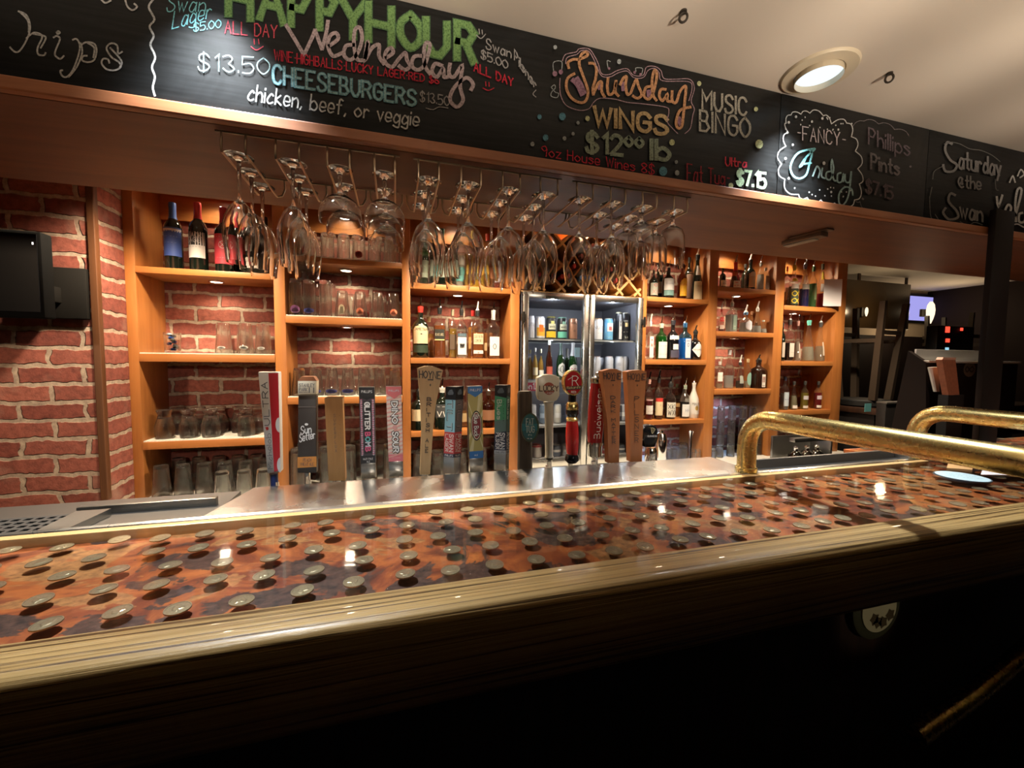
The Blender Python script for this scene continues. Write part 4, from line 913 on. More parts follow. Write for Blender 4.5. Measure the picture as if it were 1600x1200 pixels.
bm = bmesh.new(); prism(bm, [(g1.x-.01, g1.z), (g1.x+sx*.75, g1.z-.004), (g0.x+sx, g0.z), (g0.x, g0.z)], 'y', 1.365, 1.39); obj('cover', bm, plain('brick_red_card', (.34, .11, .055), .6, noise=60), fd, True, False)
bm = bmesh.new(); prism(bm, [(g0.x, g0.z), (g0.x+sx, g0.z), (g0.x+sx+.004, g0.z+.012), (g0.x+.01, g0.z+.012)], 'y', 1.365, 1.39); obj('flap', bm, plain('pink_card', (.45, .22, .16), .6), fd, True, False)
obj('stand', boxm(g1.x-.02, g1.x+sx, 1.36, 1.40, ZB-.15, g1.z), BLACK, fd, True, False)
h0, h1 = at_y(1449, 574, 1.42), at_y(1459, 612, 1.42)
pr = obj('paper_slips', prism(bmesh.new(), [(h1.x-.004, h1.z), (h1.x+.03, h1.z), (h0.x+.07, h0.z+.003), (h0.x, h0.z)], 'y', 1.412, 1.42), plain('white_paper', (.62, .6, .57), .7), None, True, False)
tag(pr, 'bunch of white paper slips clipped beside the brick red folder', 'paper')
c_ = at_y(1357, 637, 1.98)
nt_box = boxm(c_.x-.03, c_.x+.03, 1.983, 1.9849, c_.z-.028, c_.z+.028)
c1_ = at_y(1330, 650, 1.985)
eq = thing('undercounter_cooler', (c_.x+.25, 2.1, 0), 'low dark cooler with a grey edge and teal sticky note beside the shelving end', 'cooler')
tag(obj('sticky_note', nt_box, plain('teal_paper', (.12, .38, .42), .7), eq, True, False), 'square teal paper note')
obj('body', boxm(3.26, 4.3, 1.985, 2.045, .0, c_.z+.02, .004), plain('black_front', (.008, .006, .006), .6), eq, True)
obj('edge', boxm(3.26, 4.3, 1.98, 2.045, c_.z+.0202, c_.z+.034, .002), plain('grey_edge', (.14, .13, .12), .4, .5), eq, True)
# the tall dark post by the second rail
tp_ = at_y(1555, 325, 1.0)
a, b = at_y(1534, 480, 1.02), at_y(1575, 480, 1.0)
wp = thing('wooden_post', ((a.x+b.x)/2, 1.0, ZB), 'tall dark wooden post standing at the back of the bar past the second rail', 'post')
obj('shaft', boxm(a.x, b.x, 1.0, 1.02, ZB+.0005, tp_.z, .003), plain('black_stained_post', (.009, .005, .004), .6, spec=.15), wp, True)
obj('foot', boxm(a.x-.004, b.x+.004, .996, 1.024, ZB+.0005, ZB+.02, .003), plain('black_stained_post', (.009, .005, .004), .6, spec=.15), wp, True)
# dark menu holders and chrome shakers behind the rail are set with the glasses

# ================================================================== glasses
ORD = ['first', 'second', 'third', 'fourth', 'fifth', 'sixth', 'seventh', 'eighth', 'ninth', 'tenth', 'eleventh', 'twelfth', 'thirteenth', 'fourteenth']
def glass_prof(kind):
    if kind == 'pint':
        h = .148; return [(0, 0), (.028, 0), (.030, .004), (.043, h-.001), (.042, h), (.0405, h-.001), (.0275, .013), (0, .012)], h
    if kind == 'highball':
        h = .165; return [(0, 0), (.029, 0), (.031, .004), (.0345, h-.001), (.034, h), (.0325, h-.001), (.0285, .018), (0, .016)], h
    if kind == 'tumbler':
        h = .092; return [(0, 0), (.031, 0), (.034, .004), (.0385, h-.001), (.038, h), (.0362, h-.001), (.032, .016), (0, .014)], h
    if kind == 'shot':
        h = .066; return [(0, 0), (.019, 0), (.021, .003), (.0255, h-.001), (.025, h), (.0235, h-.001), (.019, .016), (0, .014)], h
    if kind == 'tulip_beer':
        h = .135; return [(0, 0), (.030, 0), (.031, .004), (.024, .022), (.027, .035), (.039, .075), (.0405, .095), (.036, h-.001), (.0355, h), (.0345, h-.001), (.0388, .095), (.037, .075), (.026, .04), (0, .034)], h
    if kind == 'mug':
        h = .13; return [(0, 0), (.036, 0), (.038, .004), (.040, h-.001), (.0395, h), (.036, h-.001), (.034, .016), (0, .015)], h
GM = {}
def glass_mesh(kind, inv):
    if (kind, inv) not in GM:
        p, h = glass_prof(kind); bm = bmesh.new(); lathe(bm, p, 24, cap=False)
        if inv: bm.transform(Matrix.Translation((0, 0, h)) @ Matrix.Rotation(PI, 4, 'X'))
        GM[(kind, inv)] = (mesh(bm, kind), h); GM[(kind, inv)][0].materials.append(GLASS_HEAVY if kind in ('tumbler', 'shot') else GLASS)
    return GM[(kind, inv)]
KN = {'pint': 'pint_glass', 'highball': 'highball_glass', 'tumbler': 'tumbler_glass', 'shot': 'shot_glass', 'tulip_beer': 'tulip_beer_glass', 'mug': 'beer_glass'}
def keep_in(x, r, y):
    """keep a thing clear of the shelf uprights on both sides"""
    if y < 2.2: return x
    for (a, b), (c, d) in zip(UPR, UPR[1:]):
        if b-.03 < x < c+.03: return min(max(x, b+r+.003), c-r-.003)
    return x
RAD = {'pint': .043, 'highball': .0345, 'tumbler': .0385, 'shot': .0255, 'tulip_beer': .0405, 'mug': .04}
def put_glass(kind, x, y, z, label, group, inv=True, sc=1.0, scz=None):
    me, h = glass_mesh(kind, inv); x = keep_in(x, RAD[kind]*sc, y)
    o = bpy.data.objects.new(KN[kind], me); col.objects.link(o); o.location = (x, y, z+.0006); o.scale = (sc, sc, scz or sc); o.rotation_euler = (0, 0, R.uniform(0, 6))
    return tag(o, label, 'glass', group)
def mark(o, c, name, z0, z1, r, half=.5, aim=-PI/2):
    """a printed patch on a glass, kept as its part"""
    bm = bmesh.new(); a0 = aim-o.rotation_euler[2]; pts = []
    for i in range(12):
        t = i*PI/6; pts.append((a0+half*math.cos(t), (z0+z1)/2+(z1-z0)/2*math.sin(t)))
    bm.faces.new([bm.verts.new((r*math.cos(a), r*math.sin(a), z)) for a, z in pts])
    obj('printed_mark', bm, plain('print_'+name, c, .5), o, smooth=False)
def glass_row(kind, z, y, pxs, py, where, rowname, ref, group, inv=True, marks=None, sc=1.0, scz=None):
    word = {'pint': 'pint glass', 'highball': 'tall glass', 'tumbler': 'tumbler', 'shot': 'shot glass', 'tulip_beer': 'tulip beer glass', 'mug': 'straight glass'}[kind]
    xs = [keep_in(at_y(px, py, y).x, RAD[kind]*sc, y) for px in pxs]
    gap = min([b-a for a, b in zip(xs, xs[1:])]+[9])
    if 2*RAD[kind]*sc > gap-.002: scz = scz or sc; sc = (gap-.002)/2/RAD[kind]
    for i, px in enumerate(pxs):
        x = xs[i]
        o = put_glass(kind, x, y, z, '%s %s %s, %s from %s' % (word, where, rowname, ORD[i], ref), group, inv, sc, scz)
        if marks and marks[i % len(marks)]:
            c, nm, z0, z1, half = marks[i % len(marks)]
            p, h = glass_prof(kind); zz = (z0+z1)/2; t = 1-zz/h if inv else zz/h
            r = p[2][0]+(p[3][0]-p[2][0])*t+.0006
            mark(o, c, nm, z0, z1, r, half)
PIER = 'the brick pier'
W_ = (.62, .60, .55)
glass_row('pint', SHZ[(1, 2)], 2.31, [350, 384, 411], 548, 'on the pier bay middle shelf', 'in front', PIER, 'beer glasses in the pier bay', sc=.88, scz=1.0, marks=[(W_, 'white', .02, .035, .5), (W_, 'white', .02, .04, .6), (W_, 'white', .02, .035, .5)])
glass_row('pint', SHZ[(1, 2)], 2.42, [352, 378, 399, 417], 545, 'on the pier bay middle shelf', 'in back', PIER, 'beer glasses in the pier bay', sc=.8, scz=1.0)
glass_row('tulip_beer', SHZ[(1, 3)], 2.31, [258, 296, 330, 385], 680, 'on the pier bay lower shelf', 'in front', PIER, 'tulip beer glasses in the pier bay')
glass_row('tulip_beer', SHZ[(1, 3)], 2.42, [280, 311, 343, 375, 405], 672, 'on the pier bay lower shelf', 'in back', PIER, 'tulip beer glasses in the pier bay')
glass_row('pint', CTR, 2.10, [348, 382, 412], 770, 'on the counter', 'in the front row', PIER, 'pint glasses on the counter by the pier', sc=.86, scz=1.0)
glass_row('pint', CTR, 2.25, [253, 287, 320, 353, 385, 416], 764, 'on the counter', 'in the middle row', PIER, 'pint glasses on the counter by the pier', sc=.9, scz=1.05)
glass_row('pint', CTR, 2.40, [281, 312, 343, 373, 402], 758, 'on the counter', 'in the back row', PIER, 'pint glasses on the counter by the pier', sc=.9, scz=1.05)
RDM, BLM, ORM, CRM = ((.55, .05, .04), 'red', .012, .05, .6), ((.08, .08, .35), 'blue', .012, .035, .9), ((.6, .16, .08), 'orange', .015, .055, .55), ((.6, .5, .33), 'cream', .015, .07, .45)
glass_row('mug', SHZ[(2, 1)], 2.31, [456, 485, 512, 537, 561, 585, 609], 400, 'on the second bay top shelf', 'in front', PIER, 'glasses on the second bay top shelf', sc=.9, scz=1.0, marks=[None, RDM, None, None, RDM, None, None])
glass_row('mug', SHZ[(2, 1)], 2.41, [470, 500, 525, 549, 573, 597, 618], 400, 'on the second bay top shelf', 'in back', PIER, 'glasses on the second bay top shelf', sc=.86, scz=1.0)
glass_row('highball', SHZ[(2, 2)], 2.30, [459, 484, 509], 490, 'on the second bay second shelf', 'in front', PIER, 'tall glasses on the second bay shelf', marks=[((.35, .12, .3), 'plum', .01, .045, .8), BLM, None], sc=.98, scz=1.1)
glass_row('highball', SHZ[(2, 2)], 2.40, [466, 491, 516], 488, 'on the second bay second shelf', 'in back', PIER, 'tall glasses on the second bay shelf', sc=.98, scz=1.1)
glass_row('pint', SHZ[(2, 2)], 2.31, [535, 563, 590, 615], 493, 'on the second bay second shelf', 'in front', 'the tall glasses', 'logo glasses on the second bay shelf', marks=[CRM, ORM, None, ORM], sc=.85, scz=.92)
glass_row('pint', SHZ[(2, 2)], 2.41, [548, 573, 597, 619], 491, 'on the second bay second shelf', 'in back', 'the tall glasses', 'logo glasses on the second bay shelf', marks=[None, RDM, None, None], sc=.8, scz=.92)
glass_row('pint', SHZ[(2, 3)], 2.30, [468, 494, 519, 544, 569, 594, 619], 612, 'on the second bay low shelf', 'in front', PIER, 'glasses on the second bay low shelf', marks=[None, BLM, BLM, BLM, None, None, None], sc=.84, scz=.95)
glass_row('pint', SHZ[(2, 3)], 2.41, [480, 505, 530, 555, 580, 604], 609, 'on the second bay low shelf', 'in back', PIER, 'glasses on the second bay low shelf', sc=.86, scz=.95)
glass_row('highball', CTR, 2.26, [455, 512, 545, 578, 610], 745, 'on the counter behind the tap handles', 'in front', PIER, 'tall glasses behind the taps', sc=1.12, scz=1.25)
glass_row('highball', CTR, 2.40, [474, 506, 537, 567, 597], 742, 'on the counter behind the tap handles', 'in back', PIER, 'tall glasses behind the taps', sc=1.12, scz=1.25)
glass_row('pint', CTR, 2.28, [648, 684, 720, 752, 784], 738, 'on the counter under the whisky', 'in front', 'the shelf upright', 'pint glasses under the whisky', sc=.95, scz=1.05)
glass_row('pint', CTR, 2.40, [660, 700, 740, 775], 736, 'on the counter under the whisky', 'in back', 'the shelf upright', 'pint glasses under the whisky', sc=.95, scz=1.05)
glass_row('tumbler', CTR, 2.30, [1041, 1054, 1067], 718, 'on the counter past the fridge', 'in front', 'the fridge', 'tumblers past the fridge', sc=.9, scz=1.0)
glass_row('tumbler', CTR, 2.40, [1040, 1054, 1068], 716, 'on the counter past the fridge', 'in back', 'the fridge', 'tumblers past the fridge', sc=.9, scz=1.0)
glass_row('shot', CTR, 2.26, [1084, 1094, 1104], 718, 'on the counter past the fridge', 'in front', 'the tumblers', 'shot glasses past the fridge', sc=.95, scz=1.15)
glass_row('shot', CTR, 2.36, [1086, 1095, 1103], 716, 'on the counter past the fridge', 'in back', 'the tumblers', 'shot glasses past the fridge', sc=.95, scz=1.15)
TN_ = ['bottom', 'second', 'third', 'top']
for tier in range(4):
    for r_, y in enumerate((2.31, 2.40)):
        for i, px in enumerate([1124, 1141, 1158, 1174, 1190, 1206]):
            if tier == 3 and i > 3: continue
            put_glass('tumbler', at_y(px, 712, y).x, y, CTR+tier*.0872, 'stacked tumbler by the brass rail, %s tier, %s stack from the fridge, %s row' % (TN_[tier], ORD[i], ('front', 'rear')[r_]), 'stacked tumblers before the brass rail', True, .67, .94)
glass_row('tumbler', CTR, 2.26, [1230, 1243, 1256], 705, 'on the counter framed by the brass rail', 'in front', 'the tumbler stacks', 'tumblers seen through the brass rail', sc=.9, scz=1.4)
glass_row('tumbler', CTR, 2.38, [1232, 1245, 1258, 1271], 702, 'on the counter framed by the brass rail', 'in back', 'the tumbler stacks', 'tumblers seen through the brass rail', sc=.9, scz=1.4)

# hanging stemware, foot up
def stem_prof(kind):
    # from the foot (z=0) downwards: outer wall to the rim, inner wall back up
    if kind == 'tulip':
        o = [(.031, -.0015), (.024, -.004), (.008, -.007), (.0042, -.014), (.0038, -.09), (.005, -.098), (.012, -.104), (.022, -.116), (.031, -.136), (.0365, -.16), (.0365, -.185), (.033, -.212), (.0305, -.24)]
    elif kind == 'balloon':
        o = [(.032, -.0015), (.024, -.004), (.008, -.007), (.0048, -.014), (.0045, -.05), (.008, -.058), (.024, -.066), (.042, -.080), (.051, -.097), (.0535, -.113), (.0525, -.128)]
    elif kind == 'wine':
        o = [(.034, -.0015), (.026, -.004), (.008, -.007), (.0042, -.014), (.0038, -.085), (.0055, -.094), (.014, -.102), (.030, -.118), (.040, -.14), (.0445, -.168), (.043, -.195), (.039, -.22), (.036, -.24)]
    else:
        o = [(.033, -.0015), (.025, -.004), (.009, -.008), (.0055, -.018), (.0055, -.034), (.012, -.044), (.03, -.056), (.037, -.075), (.0385, -.105), (.037, -.14), (.035, -.17)]
    inner = [(max(r-.0016, 0), z) for r, z in o[::-1] if r > .0105 and z < -.03]
    return [(0, 0), (.030, 0)]+o+inner+[(0, inner[-1][1]-.004)]
SM = {}
def stem_obj(kind):
    if kind not in SM:
        bm = bmesh.new(); lathe(bm, stem_prof(kind), 32, cap=False); SM[kind] = mesh(bm, kind, ang=60); SM[kind].materials.append(STEMW)
    o = bpy.data.objects.new({'tulip': 'tulip_wine_glass', 'balloon': 'balloon_glass', 'wine': 'large_wine_glass', 'goblet': 'water_goblet'}[kind], SM[kind]); col.objects.link(o); return o
lane_kind = ['tulip', 'tulip', 'balloon', 'balloon', 'wine', 'wine', 'wine', 'wine', 'wine', 'wine', 'goblet', 'goblet']
lane_n = [3, 3, 2, 3, 3, 3, 3, 3, 1, 2, 3, 3]
DEP = ['nearest the boards', 'middle one', 'deepest one']
for i, ((a, b), k, n) in enumerate(zip(LANES, lane_kind, lane_n)):
    for j in range(n):
        o = stem_obj(k); o.location = ((a+b)/2+R.uniform(-.003, .003), 1.10+j*{'balloon': .106, 'tulip': .085, 'goblet': .085}.get(k, .0925)+R.uniform(-.001, .001), RZ+.0084); o.rotation_euler = (0, 0, R.uniform(0, 6))
        o.scale = (.94, .94, 1.0) if k == 'balloon' else (1.0, 1.0, 1.0)
        tag(o, '%s glass hanging in the %s rack lane from the brick wall, %s' % ({'tulip': 'tulip wine', 'balloon': 'round balloon', 'wine': 'large wine', 'goblet': 'short stemmed'}[k], ORD[i], DEP[j]), 'glass', 'glasses hanging from the rack')

# ================================================================== bottles
PROF = {
 'wine': [(.9, 0), (1, .012), (1, .60), (.96, .655), (.8, .70), (.5, .745), (.38, .785), (.35, .94), (.39, .945), (.39, .97), (.36, .98), (.36, 1)],
 'round': [(.94, 0), (1, .015), (1, .60), (.95, .655), (.75, .71), (.45, .76), (.33, .80), (.31, .955), (.36, .96), (.36, 1)],
 'square': [(.94, 0), (1, .015), (1, .62), (.95, .665), (.7, .72), (.4, .765), (.32, .80), (.31, .955), (.36, .96), (.36, 1)],
 'squat': [(.94, 0), (1, .02), (1, .50), (.97, .58), (.8, .66), (.45, .72), (.33, .77), (.31, .95), (.37, .955), (.37, 1)],
 'cone': [(.96, 0), (1, .02), (1, .08), (.88, .30), (.62, .52), (.40, .68), (.30, .8), (.28, .955), (.34, .96), (.34, 1)],
 'taper': [(.94, 0), (1, .02), (.97, .25), (.86, .48), (.66, .62), (.42, .74), (.34, .82), (.33, .955), (.38, .96), (.38, 1)],
 'slope': [(.94, 0), (1, .015), (1, .45), (.9, .56), (.6, .68), (.38, .78), (.31, .86), (.30, .955), (.35, .96), (.35, 1)]}
def prof_r(pr, t):
    for (r0, t0), (r1, t1) in zip(pr, pr[1:]):
        if t <= t1: return r0+(r1-r0)*(t-t0)/max(t1-t0, 1e-6)
    return pr[-1][0]
SHAPE = {'rect': lambda t: 1, 'oval': lambda t: math.sqrt(max(0, 1-(2*t-1)**2)), 'diamond': lambda t: .12+.88*(1-abs(2*t-1)), 'arch': lambda t: 1 if t < .6 else math.sqrt(max(.02, 1-((t-.6)/.42)**2))}
LIQ = {}
def bottle(label, px, top, wpx, base, y, kind, gm, cap=None, labs=(), liq=None, fill=.55, name='spirit_bottle', group=None, pour=None, rot=0.0, flat=1.0, captop=1.02, caplow=.9, pourlen=.055):
    zt = at_y(px, top, y).z; H = zt-base
    c = at_y(px, top+20, y); x = at_y(px, (top+at_y(px, top, y).z)*0+top+30, y).x
    # true foot: follow the upright line of the bottle down to its shelf
    for _ in range(3):
        pyb = 600; 
        x = at_y(px, top+(H/(at_y(px, top, y).z-at_y(px, top+50, y).z))*25, y).x
    th = math.atan2(x, y); rad = (at_y(px+wpx/2, top, y).x-at_y(px-wpx/2, top, y).x)/2*math.cos(th)
    sq = 5 if kind in ('square',) or flat < 1 else 0
    if kind == 'square': rad *= .92
    x = keep_in(x, rad*(1.15 if sq else 1), y); pr = PROF[kind]; t = thing(name, (x, y, base+.0006), label, 'bottle', group, (0, 0, rot))
    obj('glass_body', lathe(bmesh.new(), [(r*rad, z*H) for r, z in pr], 28, sq, flat), gm, t)
    if liq:
        pts = [(max(r*rad-.0025, .004), max(z*H, .005)) for r, z in pr if z <= fill]+[(max(prof_r(pr, fill)*rad-.0025, .004), fill*H)]
        k = liq
        if k not in LIQ: LIQ[k] = liquid('liquid_%d' % len(LIQ), liq, .6)
        obj('liquid', lathe(bmesh.new(), pts, 28, sq, flat), LIQ[k], t)
    if cap:
        c_, lo = cap, caplow; rr = prof_r(pr, max(lo, .86))*rad*1.12
        bm = bmesh.new()
        ps = [(prof_r(pr, lo+(1-lo)*i/5)*rad+.0012, (lo+(1-lo)*i/5)*H) for i in range(6)]
        lathe(bm, ps+[(ps[-1][0], H*captop), (ps[-1][0]*.92, H*captop+.001)], 20, cap=True)
        obj('neck_capsule' if lo < .85 else 'screw_cap', bm, plain('cap_%02x%02x%02x' % tuple(int(v*255) for v in c_), c_, .35), t)
    if pour:
        pc = {'c': CHROME, 'b': BLACK, 'w': WHITE}[pour]; bm = bmesh.new(); rr = prof_r(pr, 1)*rad
        lathe(bm, [(rr*.8, H), (rr*.95, H+.004), (rr*.6, H+.014), (.0045, H+.018)], 14)
        tube(bm, [(0, 0, H+.016), (.001, -.002, H+.03), (.003, -.008, H+pourlen)], [.0048, .0045, .0038], 8); obj('pour_spout', bm, pc, t)
    for lb in labs:
        z0, z1, half, c_, shp = lb[:5]; txt = lb[5] if len(lb) > 5 else None
        half = math.radians(half)
        def mp(u, v, e=.0007, R_=rad):
            a = -PI/2+u; r = prof_r(pr, v)*R_+e
            k = (abs(math.cos(a))**sq+abs(math.sin(a))**sq)**(-1.0/sq) if sq else 1
            return Vector((r*k*math.cos(a), r*k*math.sin(a)*flat-(e*.5 if flat < 1 else 0), v*H))
        bm = bmesh.new(); nx, nz = 10, 8
        g = [[bm.verts.new(mp((2*i/nx-1)*half*SHAPE[shp](j/nz), z0+(z1-z0)*j/nz)) for i in range(nx+1)] for j in range(nz+1)]
        for j in range(nz):
            for i in range(nx):
                try: bm.faces.new((g[j][i], g[j][i+1], g[j+1][i+1], g[j+1][i]))
                except ValueError: pass
        lo = obj('front_label', bm, plain('label_%02x%02x%02x' % tuple(int(v*255) for v in c_), c_, .55), t)
        if txt:
            bm = bmesh.new()
            for (s, tz0, tz1, wfr, tc, stk) in txt:
                st, tw = layout(s)
                h_ = (tz1-tz0)
                for q in st:
                    seg = []
                    for (a, b), (c2, d) in zip(q, q[1:]):
                        for m in range(3): seg.append((a+(c2-a)*m/3, b+(d-b)*m/3))
                    seg.append(q[-1])
                    # strokes are widened in a local metric: u in radians, v in heights
                    pts = [((a/tw-.5)*2*half*wfr, tz0+b*h_) for a, b in seg]
                    for (a, b), (c2, d) in zip(pts, pts[1:]):
                        du, dv = (c2-a)*rad, (d-b)*H; l = math.hypot(du, dv)
                        if l < 1e-7: continue
                        nu, nv = -dv/l*stk/2/rad, du/l*stk/2/H; eu, ev = du/l*stk*.3/rad, dv/l*stk*.3/H
                        bm.faces.new([bm.verts.new(mp(*p, .0013)) for p in ((a-eu+nu, b-ev+nv), (a-eu-nu, b-ev-nv), (c2+eu-nu, d+ev-nv), (c2+eu+nu, d+ev+nv))])
            obj('lettering', bm, plain('ink_%02x%02x%02x' % tuple(int(v*255) for v in txt[0][4]), txt[0][4], .6), lo, smooth=False)
    return t
K, WT, CRE = (.02, .02, .02), (.72, .71, .68), (.66, .56, .36)
S = SHZ
def T(s, z0, z1, w=.8, c=K, k=.0012): return (s, z0, z1, w, c, k)
# wine, first bay
V = S[(1, 1)]
bottle('dark wine bottle with a blue capsule and blue label', 271, 317.5, 31, V, 2.32, 'wine', BOT_DARK, (.05, .12, .38), [(.20, .62, 75, (.05, .10, .36), 'rect', [T('-- ---', .46, .51, .6, (.5, .55, .7), .0008), T('----', .38, .41, .5, (.5, .55, .7), .0006)]), (.555, .60, 76, (.65, .66, .7), 'rect')], caplow=.76, name='wine_bottle', captop=1.0)
bottle('dark wine bottle with a red capsule and half white, half dark label', 310, 317.5, 31, V, 2.32, 'wine', BOT_DARK, (.45, .03, .03), [(.19, .56, 75, WT, 'rect', [T('-----', .33, .36, .6, K, .001)]), (.37, .56, 72, (.03, .03, .03), 'rect', [T('BLACK', .48, .54, .75, WT, .0018), T('SAGE', .41, .47, .65, WT, .0018)])], caplow=.76, name='wine_bottle', rot=-.25, captop=1.0)
bottle('dark wine bottle with a red capsule and red label bearing a round emblem', 350, 325, 30, V, 2.32, 'wine', BOT_DARK, (.45, .03, .04), [(.13, .58, 75, (.50, .04, .06), 'rect', [T('*****', .52, .55, .6, WT, .001), T('O', .36, .47, .28, WT, .0012), T('X', .37, .46, .22, WT, .001), T('-----', .21, .23, .5, WT, .0006)])], caplow=.76, name='wine_bottle', rot=.15, captop=1.0)
bottle('dark wine bottle with a small red label half behind the emblem bottle', 366, 332, 27, V, 2.42, 'wine', BOT_DARK, (.40, .03, .04), [(.35, .58, 70, (.50, .04, .06), 'rect')], caplow=.76, name='wine_bottle', captop=1.0)
bottle('dark wine bottle with a white label behind the hanging tulip glasses', 390, 333, 30, V, 2.33, 'wine', BOT_DARK, (.5, .5, .48), [(.10, .26, 75, WT, 'rect', [T('-----', .18, .2, .6, K, .0008)]), (.36, .60, 42, (.45, .46, .48), 'arch')], caplow=.78, name='wine_bottle', captop=1.0)
bottle('dark wine bottle with no visible label next to the shelf upright', 414, 340, 28, V, 2.40, 'wine', BOT_DARK, (.02, .02, .02), caplow=.78, name='wine_bottle', captop=1.0)
# whisky bay, top shelf, behind the hanging glasses
V = S[(3, 1)]
bottle('pale green bottle on the top shelf beside the shelf upright', 662, 352, 24, V, 2.33, 'round', BOT_GREEN, (.1, .3, .12), [(.12, .4, 70, (.45, .55, .45), 'rect')])
bottle('dark green bottle on the top shelf beside the pale green one', 690, 360, 24, V, 2.33, 'round', BOT_DARK, (.05, .1, .05), [(.15, .45, 70, (.30, .36, .30), 'rect')])
bottle('clear bottle with a teal label behind the hanging wine glasses', 717, 362, 24, V, 2.33, 'round', BOT_CLEAR, (.6, .6, .55), [(.10, .34, 70, (.10, .36, .36), 'rect'), (.38, .55, 70, WT, 'rect')], (.8, .8, .7))
bottle('bottle of yellow liqueur behind the hanging wine glasses', 742, 366, 22, V, 2.33, 'round', BOT_CLEAR, (.65, .45, .05), [(.22, .42, 60, (.75, .45, .06), 'oval')], (.85, .50, .04), .62)
bottle('bottle of orange liqueur behind the hanging wine glasses', 762, 368, 20, V, 2.38, 'round', BOT_CLEAR, (.5, .06, .03), [(.2, .4, 60, (.7, .28, .1), 'rect')], (.75, .25, .02), .62)
bottle('bottle with a pale lilac label on the top shelf nearest the fridge side', 781, 366, 21, V, 2.33, 'round', BOT_CLEAR, (.55, .5, .6), [(.12, .5, 70, (.60, .58, .70), 'rect')], (.6, .1, .05), .6)
# whisky
V = S[(3, 2)]
bottle('dark green whiskey bottle with a red cap ring and cream arched label', 657, 481, 25, V, 2.31, 'round', BOT_DARK, (.5, .04, .03), [(.28, .66, 62, CRE, 'arch', [T('JAMESON', .54, .59, .85, K, .0014), T('*', .44, .5, .1, (.5, .05, .03), .006)]), (.10, .25, 62, (.03, .05, .03), 'rect')], pour='c', caplow=.90)
bottle('square whisky bottle with a slanted black label', 687, 483, 20.5, V, 2.30, 'square', BOT_CLEAR, (.02, .02, .02), [(.38, .58, 40, (.025, .025, .02), 'rect', [T('BLACK LABEL', .45, .5, .85, CRE, .0008)]), (.355, .38, 40, (.65, .5, .2), 'rect')], (.50, .13, .02), .66, pour='c', rot=-.1)
bottle('small golden bottle squeezed behind the eagle label bottle', 707, 486, 14, V, 2.36, 'square', BOT_CLEAR, (.5, .45, .3), [(.18, .5, 38, (.12, .08, .05), 'rect')], (.62, .36, .04), .62)
bottle('whisky bottle with a pale label carrying a dark eagle shape', 721, 486, 18, V, 2.30, 'square', BOT_CLEAR, (.03, .03, .03), [(.07, .44, 41, (.66, .68, .70), 'rect', [T('~', .2, .3, .2, K, .001), T('VWV', .22, .30, .5, (.15, .16, .17), .004)]), (.45, .52, 41, (.08, .14, .18), 'rect', [T('---', .47, .5, .6, WT, .0008)])], (.72, .58, .42), .3, pour='b')
bottle('amber bottle with a cream label in two blocks and a black cap', 746, 487, 20, V, 2.30, 'square', BOT_CLEAR, (.03, .03, .03), [(.30, .52, 41, CRE, 'rect', [T('SOUTHERN', .43, .49, .85, K, .001), T('COMFORT', .34, .40, .8, K, .001)]), (.10, .17, 41, (.7, .66, .58), 'rect', [T('o', .11, .15, .15, (.45, .05, .03), .002)])], (.70, .20, .03), .55, pour='w')
bottle('flat bourbon bottle with a white label and a small black ring mark', 771, 487, 20, V, 2.30, 'square', BOT_CLEAR, (.7, .7, .7), [(.06, .46, 41, WT, 'rect', [T('-- --', .36, .385, .6, K, .0006), T('O', .20, .31, .3, K, .0028)])], (.60, .24, .08), .25, pour='c', caplow=.82)
bottle('amber bottle standing behind the green whiskey bottle', 670, 497, 17, V, 2.42, 'round', BOT_CLEAR, (.3, .2, .1), [(.2, .5, 60, (.3, .12, .04), 'rect')], (.60, .26, .04), .6)
bottle('amber bottle with a red cap behind the two block label', 739, 487, 17, V, 2.42, 'round', BOT_CLEAR, (.55, .03, .03), [(.2, .45, 60, (.5, .3, .1), 'rect')], (.75, .30, .04), .66)
bottle('amber bottle behind the ring mark bourbon', 763, 500, 16, V, 2.42, 'round', BOT_CLEAR, (.2, .1, .05), [(.2, .4, 60, (.45, .3, .15), 'rect')], (.60, .2, .04), .66)
# low shelf of the whisky bay, behind the taps
V = S[(3, 3)]
bottle('dark liqueur bottle with a cream label beside the shelf upright, behind the taps', 652, 612, 24, V, 2.31, 'round', BOT_DARK, (.02, .02, .02), [(.25, .55, 65, CRE, 'rect')], pour='b')
bottle('dark bottle with white slanted bars behind the trapezoid tap handle', 691, 607, 25, V, 2.31, 'round', BOT_DARK, (.6, .6, .55), [(.30, .62, 60, (.05, .05, .05), 'rect', [T('VW', .33, .45, .7, WT, .004), T('---', .55, .58, .8, WT, .002)])], pour='c')
bottle('brown rum bottle between the blue and green tap handles', 763, 612, 22, V, 2.31, 'round', BOT_AMBER, (.05, .03, .02), [(.22, .5, 65, (.22, .10, .05), 'rect')], pour='c')
bottle('clear flask shaped bottle behind the yellow tap handle', 722, 612, 26, V, 2.38, 'squat', BOT_CLEAR, (.6, .5, .3), [(.15, .4, 60, (.4, .3, .15), 'rect')], (.5, .2, .05), .45)
